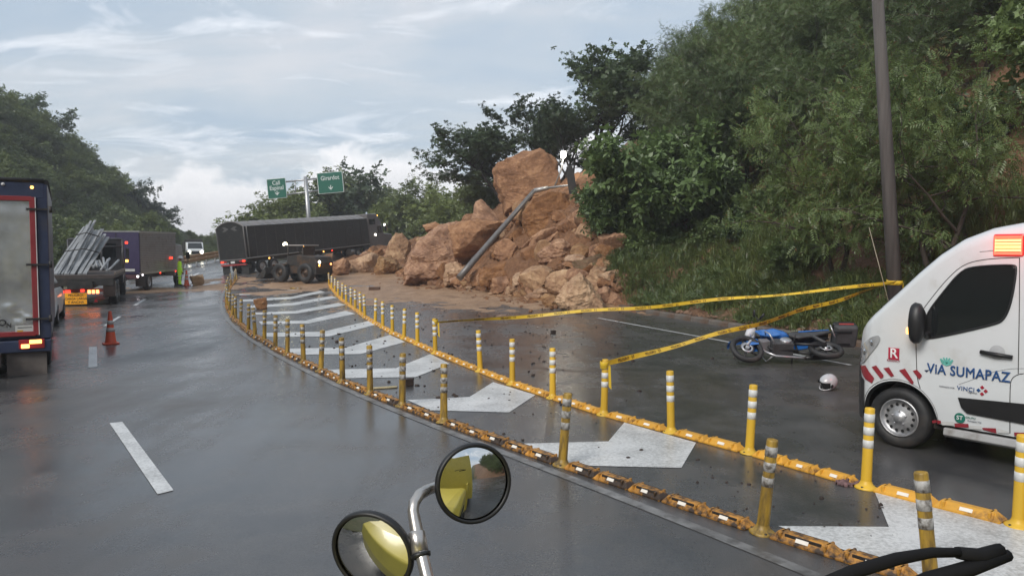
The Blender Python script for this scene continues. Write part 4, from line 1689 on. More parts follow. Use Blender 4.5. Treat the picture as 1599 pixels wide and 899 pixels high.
def grass():
    rg = np.random.default_rng(29)
    pos, ln = [], []
    for _ in range(11000):
        y = rg.uniform(12.5, 40)
        i = np.argmin(np.abs(KERB_S[:, 1] - y))
        d = 0.45 + abs(rg.normal(0, 3.0))
        if d > 8:
            continue
        q = KERB_S[i] + np.array([0.95, 0.31]) * d + np.array([-0.31, 0.95]) * rg.uniform(-0.6, 0.6)
        v = fbm(np.array([q[0] * 0.55]), np.array([q[1] * 0.55]), seed=8)[0]
        if (v < -0.06 - 0.2 * (q[1] > 24) and (q[1] < 26 or rg.random() < 0.35)) or (q[1] > 30 and q[0] / q[1] < 0.125):
            continue
        pos.append((q[0], q[1]))
        ln.append(rg.uniform(0.18, 0.5) * (1 + 0.5 * (v > 0.3)))
    pos = np.array(pos)
    z = tfast(pos[:, 0], pos[:, 1])
    V, Fc = [], []
    for (x, y), zz, L in zip(pos, z, ln):
        for b in range(9):
            a = rg.uniform(0, 6.28)
            r = rg.uniform(0, 0.16)
            l = L * rg.uniform(0.6, 1.2)
            bend = rg.uniform(0.25, 0.85) * l
            ox, oy = x + r * math.cos(a), y + r * math.sin(a)
            a2 = a + rg.uniform(-0.6, 0.6)
            dx, dy = math.cos(a2), math.sin(a2)
            w = 0.009 + 0.008 * rg.random()
            k = len(V)
            V += [(ox - dy * w, oy + dx * w, zz - 0.02), (ox + dy * w, oy - dx * w, zz - 0.02),
                  (ox + dx * bend * 0.4 + dy * w * 0.8, oy + dy * bend * 0.4 - dx * w * 0.8, zz + l * 0.65), (ox + dx * bend * 0.4 - dy * w * 0.8, oy + dy * bend * 0.4 + dx * w * 0.8, zz + l * 0.65),
                  (ox + dx * bend, oy + dy * bend, zz + l * 0.8), (ox + dx * bend, oy + dy * bend, zz + l * 0.8)]
            Fc += [(k, k + 1, k + 2, k + 3), (k + 3, k + 2, k + 4, k + 5)]
    o = bpy.data.objects.new('grass', np_mesh('grass', np.array(V), np.array(Fc), MATS['leaf_grass']))
    link(o)
    tag(o, 'tufts of wet green grass growing on the earth bank', None, None, 'stuff')
    # low leafy weeds among the grass
    sel = pos[rg.random(len(pos)) < 0.35]
    zz = tfast(sel[:, 0], sel[:, 1])
    P = np.repeat(np.c_[sel, zz + 0.12], 5, axis=0) + rg.normal(size=(len(sel) * 5, 3)) * np.array([0.2, 0.2, 0.1])
    D = rg.normal(size=P.shape) + np.array([0, 0, 0.5])
    Vv, Ff = scatter_leaves(P, D, rg.uniform(0.15, 0.4, len(P)), 'pinnate', rg)
    o = bpy.data.objects.new('weeds', np_mesh('weeds', Vv, Ff, MATS['leaf_feather']))
    link(o)
    tag(o, 'low leafy weeds among the grass of the bank', None, None, 'stuff')


grass()
# ------------------------------------------------------------------ delineators, separator blocks, cones, tape
def yellow_mat(name, dirty):
    return mat(name, (0.62, 0.38, 0.03) if not dirty else (0.44, 0.27, 0.035), 0.45, var=0.12, scale=4,
               dirt=(0.05, 0.035, 0.02), dscale=7.0 if not dirty else 10.0, dlo=0.62 if not dirty else 0.38, dhi=0.82 if not dirty else 0.64, stretch=(1, 1, 0.22), island=0.25)


M_['yel'] = yellow_mat('yellow_plastic', False)
M_['yel_d'] = yellow_mat('yellow_plastic_dirty', True)
M_['band'] = mat('white_band', (0.60, 0.60, 0.58), 0.4, var=0.1, dirt=(0.2, 0.19, 0.17), dscale=12, dlo=0.6, dhi=0.8)
M_['band_d'] = mat('white_band_dirty', (0.40, 0.39, 0.37), 0.5, var=0.25, dirt=(0.08, 0.065, 0.05), dscale=14, dlo=0.43, dhi=0.62)
M_['blk_d'] = mat('separator_dirty', (0.55, 0.25, 0.035), 0.5, var=0.25, scale=8, dirt=(0.04, 0.024, 0.015), dscale=7, dlo=0.40, dhi=0.56, island=0.3)
M_['blk'] = mat('separator_clean', (0.62, 0.31, 0.03), 0.45, var=0.12, scale=8, dirt=(0.13, 0.06, 0.025), dscale=7, dlo=0.52, dhi=0.72, island=0.2)
M_['lens'] = mat('reflector_lens', (0.75, 0.70, 0.62), 0.2, var=0.1)

H_D = 0.78


def delineator_proto(dirty):
    y, b = (M_['yel_d'], M_['band_d']) if dirty else (M_['yel'], M_['band'])
    e = empty('delineator_post')
    MB().lathe([(0.105, 0.0), (0.105, 0.012), (0.092, 0.022), (0.07, 0.032), (0.056, 0.055), (0.05, 0.075)], y, 20).build('base', e)
    p = MB()
    p.lathe([(0.05, 0.05), (0.0475, 0.30), (0.046, H_D - 0.012), (0.042, H_D - 0.002), (0.034, H_D), (0.030, H_D - 0.02), (0.001, H_D - 0.025)], y, 18)
    p.build('tube', e)
    for a, c in ((0.07, 0.175), (0.235, 0.335), (0.395, 0.495)):
        z1, z0 = H_D * (1 - a), H_D * (1 - c)
        MB().lathe([(0.0462, z0), (0.0488, z0 + 0.001), (0.0484, z1 - 0.001), (0.0455, z1)], b, 18).build('reflective_band', e)
    for k in range(3):
        a = k * 2.094
        MB().lathe([(0.012, 0.014), (0.012, 0.028), (0.001, 0.03)], M_['dark'], 6, M=Matrix.Translation((math.cos(a) * 0.085, math.sin(a) * 0.085, 0))).build('bolt', e)
    return e


PD_D, PD_C = delineator_proto(True), delineator_proto(False)
used = set()


def put(proto, p, rot, label, cat, group, sc=1.0):
    o = proto if id(proto) not in used else copy_tree(proto)
    used.add(id(proto))
    o.location = p
    o.rotation_euler = rot
    o.scale = (sc, sc, sc)
    return tag(o, label, cat, group)


rg = np.random.default_rng(3)
for k, (px, py) in enumerate(ROW_L):
    if k == 0:
        continue
    p = GR(px, py)
    tl = (rg.normal(0, 0.035), rg.normal(0, 0.035))
    if k == 2:
        tl = (0.0, -0.09)
    lab = 'dirty yellow delineator post with scuffed bands in the worn row along the driving lane'
    if k == 1:
        lab = 'scuffed yellow delineator post with torn white bands standing just beyond the wiper'
    elif k == 2:
        lab = 'bent muddy yellow delineator post leaning over two separator blocks'
    elif k == 3:
        lab = 'dirty yellow delineator post at the foot of a broad arrow-shaped chevron'
    elif k == 25:
        tl = (0, 0.3)
    put(PD_D, p, (tl[0], tl[1], rg.uniform(0, 6)), lab, 'delineator', None if k in (1, 2, 3) else 'delineators of the worn row')
for k, (px, py) in enumerate(ROW_R):
    if k == 0:
        continue
    p = GR(px, py)
    tl = (rg.normal(0, 0.022), rg.normal(0, 0.022))
    lab = 'clean yellow delineator post with three white bands in the row before the landslide lane'
    one = {1: 'clean yellow delineator post in front of the ambulance door', 2: 'clean yellow delineator post before the ambulance front wheel with a rag at its foot',
           3: 'clean yellow delineator post seen right behind the bent muddy one', 5: 'yellow delineator post with the lower caution tape tied to it', 9: 'yellow delineator post with the upper caution tape tied to its top',
           24: 'yellow delineator post knocked aslant beside the loader'}
    if k == 24:
        tl = (0, -0.3)
    if k == 1:
        tl = (0, -0.05)
    put(PD_C, p, (tl[0], tl[1], rg.uniform(0, 6)), one.get(k, lab), 'delineator', None if k in one else 'delineators of the clean row')


def block_proto(dirty):
    m = M_['blk_d'] if dirty else M_['blk']
    e = empty('separator_block')
    L, W, H = 0.47, 0.17, 0.085
    b = MB()
    # sloped wedge with open ribbed back
    b.box((0, 0, 0.012), (L, W, 0.024), m)
    b.prism([(-W / 2, 0.02), (W / 2, 0.02), (0.035, H), (-0.035, H)], -L / 2 + 0.05, L / 2 - 0.05, m, 'x')
    for s in (-1, 1):
        x0, x1 = s * (L / 2 - 0.05), s * (L / 2)
        b.add([(x0, -W / 2, 0.02), (x0, W / 2, 0.02), (x0, 0.035, H), (x0, -0.035, H), (x1, -W / 2, 0.02), (x1, W / 2, 0.02)],
              [(0, 1, 2, 3), (0, 4, 5, 1), (0, 3, 4), (1, 5, 2), (3, 2, 5, 4)], m)
        b.box((s * (L / 2 - 0.075), 0, H * 0.55), (0.02, W * 0.94, H * 0.9), m)
    b.build('body', e, 0.005, 1)
    for s in (-1, 1):
        a = math.atan2(H - 0.02, W / 2 - 0.035)
        M = Matrix.Translation((0.0, s * 0.064, 0.053)) @ Matrix.Rotation(-s * a, 4, 'X')
        MB().box((0, 0, 0), (0.09, 0.035, 0.01), M_['lens'], M=M).build('reflector', e)
    if dirty:
        w = MB()
        for s in (-1, 1):
            w.box((0, s * 0.052, H * 0.72), (L * 0.55, 0.012, 0.035), M_['grime'])
        w.build('open_slot', e)
    return e


M_['grime'] = mat('black_grime', (0.022, 0.016, 0.012), 0.7, var=0.5)
PB_D, PB_C = block_proto(True), block_proto(False)


def lay_blocks(line, posts, proto, lab, grp, gap_at=None):
    P = line
    for i in range(len(P) - 1):
        a, b = P[i], P[i + 1]
        L = np.hypot(*(b - a))
        d = (b - a) / L
        n = max(1, int(round((L - 0.22) / 0.43)))
        an = math.atan2(d[1], d[0])
        for k in range(n):
            if gap_at and gap_at(i, k, n):
                continue
            t = 0.11 + (L - 0.22) * (k + 0.5) / n
            q = a + d * t
            if q[1] < 3.0:
                continue
            z = float(zr(q[0], q[1]))
            o = put(proto, (q[0], q[1], z), (0, 0, an + rg.normal(0, 0.015) + (math.pi if rg.random() < 0.5 else 0)), lab, 'separator block', grp)
            o.scale = ((L - 0.22) / n / 0.475 * (0.9 if i == 2 and k == n // 2 else 1.02), 0.95, 0.82 + 0.12 * rg.random())


lay_blocks(LINE_L, None, PB_D, 'grimy orange lane separator block in the worn row along the driving lane', 'separator blocks of the worn row')
lay_blocks(LINE_R, None, PB_C, 'clean yellow-orange lane separator block in the row before the landslide lane', 'separator blocks of the clean row')


# ---- traffic cones
def cone(p, h, label):
    o_ = mat('cone_orange', (0.60, 0.075, 0.025), 0.5, var=0.15, dirt=(0.12, 0.05, 0.035), dlo=0.55, dhi=0.8)
    w_ = mat('cone_band', (0.45, 0.42, 0.40), 0.45, var=0.2, dirt=(0.25, 0.1, 0.07), dlo=0.5, dhi=0.75)
    e = empty('traffic_cone', p, 0.6, label, 'traffic cone')
    MB().prism([(-0.19 * h, -0.22 * h), (0.19 * h, -0.22 * h), (0.22 * h, -0.19 * h), (0.22 * h, 0.19 * h), (0.19 * h, 0.22 * h), (-0.19 * h, 0.22 * h), (-0.22 * h, 0.19 * h), (-0.22 * h, -0.19 * h)], 0, 0.045 * h, o_, 'z').build('base', e, 0.008)

    def r(z):
        return (0.165 - 0.125 * z) * h
    MB().lathe([(r(0.04) * 1.08, 0.045 * h), (r(0.08), 0.08 * h), (r(0.97), 0.97 * h), (r(0.97) * 0.8, h), (r(0.97) * 0.5, h), (0.02 * h, 0.9 * h)], o_, 24).build('body', e)
    for a, b in ((0.38, 0.5), (0.6, 0.72)):
        MB().lathe([(r(a), a * h), (r(a) + 0.004, a * h + 0.001), (r(b) + 0.004, b * h - 0.001), (r(b), b * h)], w_, 24).build('reflective_band', e)


cone(GR(173, 537), 0.80, 'orange traffic cone with pale bands standing alone on the lane line')
cone(GR(291.5, 446), 0.95, 'orange traffic cone between the worker and the boulder')


# ---- utility pole, stay wire, caution tapes
POLE_B = at(1405, 497, 17.2)
POLE_B.z = T(POLE_B.x, POLE_B.y) - 0.3
POLE_T = at(1363, -130, 17.2)


def utility_pole():
    e = empty('utility_pole', POLE_B, 0, 'tall dark wooden utility pole leaning on the bank behind the ambulance', 'pole')
    d = POLE_T - POLE_B
    m = mat('weathered_pole', (0.085, 0.076, 0.070), 0.8, var=0.4, scale=2.5, bump=0.35, stretch=(3, 3, 0.15))
    MB().tube([(0, 0, 0), tuple(d * 0.5), tuple(d)], [0.165, 0.14, 0.115], m, 20).build('shaft', e)
    w = MB()
    a = at(1357, 355, 16.9) - POLE_B
    b = at(1393, 492, 16.3) - POLE_B
    w.tube([tuple(a), tuple(b)], 0.009, mat('stay_wire', (0.28, 0.24, 0.17), 0.5), 6)
    w.build('stay_wire', e)
    MB().lathe([(0.05, -0.05), (0.05, 0.03), (0.001, 0.05)], M_['dark'], 10, M=Matrix.Translation(b)).build('wire_anchor', e)


utility_pole()


def tape(pts_px, label, seed):
    """ribbon of caution tape through pixel points at given depths, with printed words"""
    P = [at(*p) for p in pts_px]
    n = 60
    A, B = P[0], P[-1]
    L = (B - A).length
    rg_ = np.random.default_rng(seed)
    V, Fc, mid, ups = [], [], [], []
    h = 0.075
    side = (B - A).normalized()
    nrm = side.cross(Vector((0, 0, 1))).normalized()
    for i in range(n + 1):
        t = i / n
        c = A.lerp(B, t) - Vector((0, 0, 1)) * (0.055 * L / 10) * 4 * t * (1 - t)
        tw = 0.5 * math.sin(t * 13 + seed) + 0.55 * math.sin(t * 4.1 + seed * 2)
        c = c + Vector((0, 0, 0.025 * math.sin(t * 21 + seed) * math.sin(math.pi * t)))
        u = Vector((0, 0, 1)) * math.cos(tw) + nrm * math.sin(tw)
        mid.append(c)
        ups.append(u)
    e = empty('caution_tape', A, 0, label, 'tape')
    ty = mat('tape_yellow', (0.66, 0.44, 0.03), 0.35, var=0.12, scale=3)
    tr = mat('tape_print', (0.07, 0.02, 0.014), 0.4, var=0.3)
    b = MB()
    vs_ = []
    for c, u in zip(mid, ups):
        for s, k in ((-1, 0.002), (1, 0.002), (1, -0.002), (-1, -0.002)):
            vs_.append(c - A + u * (s * h / 2) + nrm * k)
    fs = []
    for i in range(n):
        for k in range(4):
            a_, b_ = i * 4 + k, i * 4 + (k + 1) % 4
            fs.append((a_, b_, b_ + 4, a_ + 4))
    b.add(vs_, fs, ty)
    b.build('strip', e)
    # words PELIGRO and bars repeated along the tape
    k = 0.35
    while k < L - 0.5:
        t = k / L
        i = int(t * n)
        c = mid[i].lerp(mid[min(i + 1, n)], t * n - i)
        M = basis(-side if side.x < 0 else side, ups[i] - side * ups[i].dot(side), c - A + (nrm if nrm.y < 0 else -nrm) * 0.006)
        text_part('lettering', 'PELIGRO', 0.062, M, tr, e, 0.012, 0.001)
        bars = MB()
        for s in (0.19, 0.225):
            o = M @ Vector((s, 0, 0))
            bars.box((0, 0, 0), (0.012, 0.055, 0.001), tr, M=Matrix.Translation(o) @ M.to_3x3().to_4x4())
        bars.build('printed_bar', e)
        k += 0.62
    return e


PT = at(1400, 441, 16.98)
tape([(684, 503, 17.6), (1397, 441, 16.95)], 'yellow caution tape strung high from the delineator to the utility pole', 1)
tape([(948, 567, 10.95), (1400, 439, 16.97)], 'yellow caution tape sloping up steeply from the delineator to the utility pole', 2)


def tape_wrap(c, r, label):
    ty = MATS['tape_yellow']
    e = empty('tape_wrapping', c, 0, label, 'tape')
    MB().lathe([(r, -0.05), (r + 0.006, -0.045), (r + 0.008, 0.0), (r + 0.005, 0.04), (r, 0.045)], ty, 20).build('wrap', e)
    MB().lathe([(r + 0.003, -0.02), (r + 0.011, -0.012), (r + 0.01, 0.055), (r + 0.003, 0.06)], ty, 20, M=Matrix.Rotation(0.25, 4, 'X')).build('loop', e)
    MB().prism([(0, 0), (0.035, -0.01), (0.05, -0.34), (0.012, -0.30)], -0.003, 0.003, ty, 'y', M=Matrix.Translation((r, -0.02, 0))).build('loose_end', e)


k_ = (441 - 497) / (-130 - 497)
tape_wrap(POLE_B + (POLE_T - POLE_B) * ((at(1400, 441, 17.2).z - POLE_B.z) / (POLE_T.z - POLE_B.z)), 0.162, 'caution tape wound round the utility pole')
p = GR(680, 552)
tape_wrap(p + Vector((0, 0, 0.70)), 0.05, 'caution tape knotted round the top of a delineator')
p = GR(943, 648)
tape_wrap(p + Vector((0, 0, 0.70)), 0.05, 'caution tape knotted round a delineator before the wet lane')


# ---- odds and ends on the road
def plank(px, py, l, w, h, rz, m, label, name='plank', rot=0.0):
    p = GR(px, py)
    b = MB()
    b.prism([(-l / 2, -w / 2), (l / 2 - 0.03, -w / 2 * 0.9), (l / 2, w * 0.2), (l / 2 - 0.05, w / 2), (-l / 2 + 0.02, w / 2 * 0.92)], 0, h, m, 'z')
    o = b.build(name, None, min(0.006, h * 0.3), 1, loc=(p.x, p.y, p.z + 0.004), rot=(0, rot, rz))
    return tag(o, label, name.replace('_', ' '))


plank(602, 606, 0.42, 0.11, 0.02, 0.35, mat('pale_wood', (0.42, 0.34, 0.18), 0.6, var=0.2), 'pale flat piece of wood lying beside a dirty delineator')
plank(585, 455, 0.62, 0.3, 0.24, 0.1, mat('brown_wood', (0.10, 0.055, 0.035), 0.8, var=0.3, bump=0.4), 'dark brown block of wood lying on the mud', 'wood_block')
plank(639, 602, 0.18, 0.13, 0.12, 0.5, MATS['dark_grit'], 'dark brown clod beside a delineator on the hatching', 'clod')
plank(864, 521, 0.16, 0.12, 0.09, 0.5, MATS['dark_grit'], 'small dark clod alone on the wet lane before the tape', 'clod')


def fallen_post(px, py, rot, label, lift=0.0, L=0.7):
    p = G(px, py)
    b = MB()
    b.tube([(-L / 2, 0, 0), (L / 2, 0, 0)], [0.05, 0.046], M_['yel_d'], 12)
    b.lathe([(0.052, 0.1), (0.052, 0.18)], M_['band_d'], 12, axis='x')
    o = b.build('fallen_delineator', None, loc=(p.x, p.y, p.z + 0.06 + lift), rot=rot)
    tag(o, label, 'delineator')


fallen_post(462, 452, (0, 0.05, -0.2), 'knocked-down yellow delineator lying in the mud below the loader')
fallen_post(906, 408, (0, 1.1, 0.3), 'yellow delineator sticking up out of the rubble beside the mossy rock', 0.2, 0.5)
fallen_post(842, 431, (0, -0.35, 0.3), 'yellow delineator half buried in the rubble by the slab', 0.1)
fallen_post(842, 470, (0, -0.08, 0.1), 'yellow delineator lying flat at the front edge of the heap', 0.0, 0.9)


def rag():
    p = GR(1325, 757)
    X, Y = np.meshgrid(np.linspace(-0.13, 0.13, 26), np.linspace(-0.09, 0.09, 20))
    h = 0.02 + 0.05 * np.abs(fbm(X * 16, Y * 16, seed=3)) * np.exp(-((X / 0.12) ** 2 + (Y / 0.08) ** 2))
    h = np.where((X / 0.13) ** 2 + (Y / 0.09) ** 2 > 0.9 + 0.25 * fbm(X * 20, Y * 20, seed=6), 0.002, h)
    k = (X / 0.13) ** 2 + (Y / 0.09) ** 2 < 1.0 + 0.25 * fbm(X * 20, Y * 20, seed=6)
    o = bpy.data.objects.new('rag', grid_mesh('rag', X, Y, h, mat('rag_cloth', (0.13, 0.075, 0.075), 0.9, var=0.7, scale=25), True, k))
    o.location = (p.x, p.y, p.z)
    link(o)
    tag(o, 'crumpled dark reddish rag at the foot of a delineator', 'rag')


rag()


# ---- steel guard rail along the far left edge
def guard_rail():
    e = empty('guard_rail', (0, 0, 0), 0, 'orange steel guard rail along the far edge of the curve', 'guard rail')
    m = mat('rail_orange', (0.42, 0.20, 0.07), 0.5, 0.2, var=0.2)
    P = offset_line(LEFT_S, 0.5)
    P = P[(P[:, 1] > 52) & (P[:, 1] < 118)]
    Z = zr(P[:, 0], P[:, 1])
    for z0 in (0.50, 0.86):
        V, Fc = [], []
        prof = [(0.0, -0.15), (0.05, -0.10), (0.05, -0.04), (-0.01, 0.0), (0.05, 0.04), (0.05, 0.10), (0.0, 0.15)]
        for (x, y), z in zip(P, Z):
            for a, b in prof:
                V.append((x + a, y, z + z0 + b))
        k = len(prof)
        for i in range(len(P) - 1):
            for j in range(k - 1):
                a = i * k + j
                Fc.append((a, a + 1, a + k + 1, a + k))
        o = bpy.data.objects.new('beam', np_mesh('beam', np.array(V), np.array(Fc), m))
        link(o, e)
        so = o.modifiers.new('solid', 'SOLIDIFY')
        so.thickness = 0.01
    for i in range(0, len(P), 4):
        MB().box((P[i][0] - 0.09, P[i][1], Z[i] + 0.5), (0.12, 0.12, 1.05), M_['steel']).build('post', e)


guard_rail()


# ---- overhead direction signs on a T post
def gantry():
    Y = 80.0
    B = at(486, 352, Y)
    B.z = float(zr(B.x, Y)) - 0.2
    lean = R(5.0)
    e = empty('sign_gantry', B, 0, 'grey steel T post carrying two green direction signs behind the lorry', 'road sign', rot=(0, -lean, 0))
    s = Y / F_PX
    g = M_['steel']

    def loc(px, py):
        q = at(px, py, Y) - B
        return Matrix.Rotation(lean, 4, 'Y') @ q
    top = loc(477, 276)
    MB().tube([(0, 0, 0), (top.x * 0.5, 0, top.z / 2), (top.x, 0, top.z)], [0.26, 0.23, 0.19], g, 14).build('post', e)
    for ya, yb in ((284, 278.5), (304, 297.5)):
        a, b = loc(446, ya), loc(498, yb)
        MB().tube([(a.x, 0, a.z), (b.x, 0, b.z)], 0.09, g, 8).build('crossbar', e)
    a, b = loc(461, 282), loc(461.5, 301)
    MB().tube([(a.x, 0, a.z), (b.x, 0, b.z)], 0.06, g, 6).build('brace', e)
    gm = mat('sign_green', (0.010, 0.115, 0.075), 0.4, var=0.08)
    wm = mat('sign_white', (0.62, 0.66, 0.64), 0.4, var=0.05)
    for cx, cy, w, h, lines in ((433, 294.5, 29.5, 31, [('Cali', 0.27), ('Espinal', 0.02)]), (516.5, 285.5, 40, 32.5, [('Girardot', 0.22)])):
        c = loc(cx, cy)
        W, H = w * s, h * s
        sg = empty('sign_panel', (c.x, -0.16, c.z))
        sg.parent = e
        MB().box((0, 0, 0), (W, 0.05, H), wm).build('border', sg, 0.02)
        MB().box((0, -0.03, 0), (W * 0.95, 0.03, H * 0.945), gm).build('panel', sg)
        for txt, v in lines:
            text_part('lettering', txt, H * (0.30 if len(lines) > 1 else 0.29), basis((1, 0, 0), (0, 0, 1), (0, -0.05, H * v)), wm, sg, 0.015, 0.01, sx=0.86)
        ar = MB()
        z0 = -H * 0.24
        k = H * 0.11
        ar.prism([(-k * 0.18, z0 + k * 1.1), (k * 0.18, z0 + k * 1.1), (k * 0.18, z0 - k * 0.2), (k * 0.9, z0 + k * 0.55), (k * 0.98, z0 + k * 0.15), (0, z0 - k * 0.95), (-k * 0.98, z0 + k * 0.15), (-k * 0.9, z0 + k * 0.55), (-k * 0.18, z0 - k * 0.2)], -0.058, -0.046, wm, 'y')
        ar.build('arrow', sg)


gantry()


# ---- fallen street lamp lying on the heap
def fallen_lamp():
    foot = at(734, 414, 39.0)
    elbow = at(834, 298, 42.0)
    e = empty('street_lamp', foot, 0, 'toppled grey street lamp lying aslant over the rocks with one lamp lit', 'street lamp')
    m = mat('lamp_post_grey', (0.16, 0.15, 0.145), 0.45, 0.4, var=0.2)
    m2 = mat('lamp_arm', (0.36, 0.35, 0.34), 0.4, 0.5, var=0.15)
    d = elbow - foot
    MB().tube([tuple(-d * 0.16), (0, 0, 0), tuple(d * 0.5), tuple(d)], [0.18, 0.165, 0.14, 0.115], m, 14).build('post', e)
    a1 = at(856, 293.5, 42.0) - foot
    a2 = at(889, 289.5, 40.4) - foot
    MB().tube([tuple(d), tuple(a1)], [0.135, 0.11], m2, 12).build('arm_socket', e)
    MB().tube([tuple(a1), tuple(a2)], [0.07, 0.055], m2, 10).build('arm', e)
    b0 = at(866, 292, 42.0) - foot
    b1 = at(877.5, 262, 42.0) - foot
    b2 = at(879, 246, 42.0) - foot
    MB().tube([tuple(b0), tuple(b1), tuple(b2)], [0.05, 0.045, 0.04], m2, 8).build('lamp_bracket', e)
    lampm = mat('lamp_lit', (0.9, 0.9, 0.8), 0.3, emit=(1, 0.97, 0.82), estr=14)
    MB().lathe([(0.02, -0.22), (0.12, -0.18), (0.16, 0.0), (0.13, 0.14), (0.001, 0.2)], lampm, 16, M=Matrix.Translation(at(879.5, 241, 42.0) - foot)).build('lit_lamp', e)
    # dead flat lamp head hanging from the arm end
    h0 = at(889, 260, 40.3) - foot
    h1 = at(895.5, 307, 40.3) - foot
    dd = (h1 - h0)
    u = dd.normalized()
    s = Vector((1, 0, 0)) - u * u.x
    s.normalize()
    w = u.cross(s)
    M = Matrix(((s.x, w.x, u.x, h0.x), (s.y, w.y, u.y, h0.y), (s.z, w.z, u.z, h0.z), (0, 0, 0, 1)))
    L = dd.length
    MB().prism([(-0.16, 0), (0.16, 0), (0.21, L * 0.4), (0.20, L), (-0.20, L), (-0.21, L * 0.4)], -0.06, 0.06, M_['dark'], 'y', M=M).build('dead_lamp_head', e, 0.02)
    pl = bpy.data.lights.new('lamp_glow', 'POINT')
    pl.energy = 60
    pl.color = (1, 0.96, 0.82)
    pl.shadow_soft_size = 0.2
    lo = bpy.data.objects.new('lamp_glow', pl)
    link(lo, e)
    lo.location = at(879.5, 241, 41.6) - foot


fallen_lamp()


def marker():
    B = at(757, 352, 50)
    T_ = at(750, 326, 50)
    e = empty('marker_post', B, 0, 'thin white marker post standing behind the rocks', 'post')
    d = T_ - B
    wm = mat('marker_white', (0.5, 0.5, 0.5), 0.5)
    MB().tube([tuple(-d * 0.4), tuple(d * 0.55)], 0.05, wm, 8).build('shaft', e)
    MB().tube([tuple(d * 0.55), tuple(d * 0.6), tuple(d)], [0.05, 0.13, 0.12], wm, 10).build('head', e)


marker()
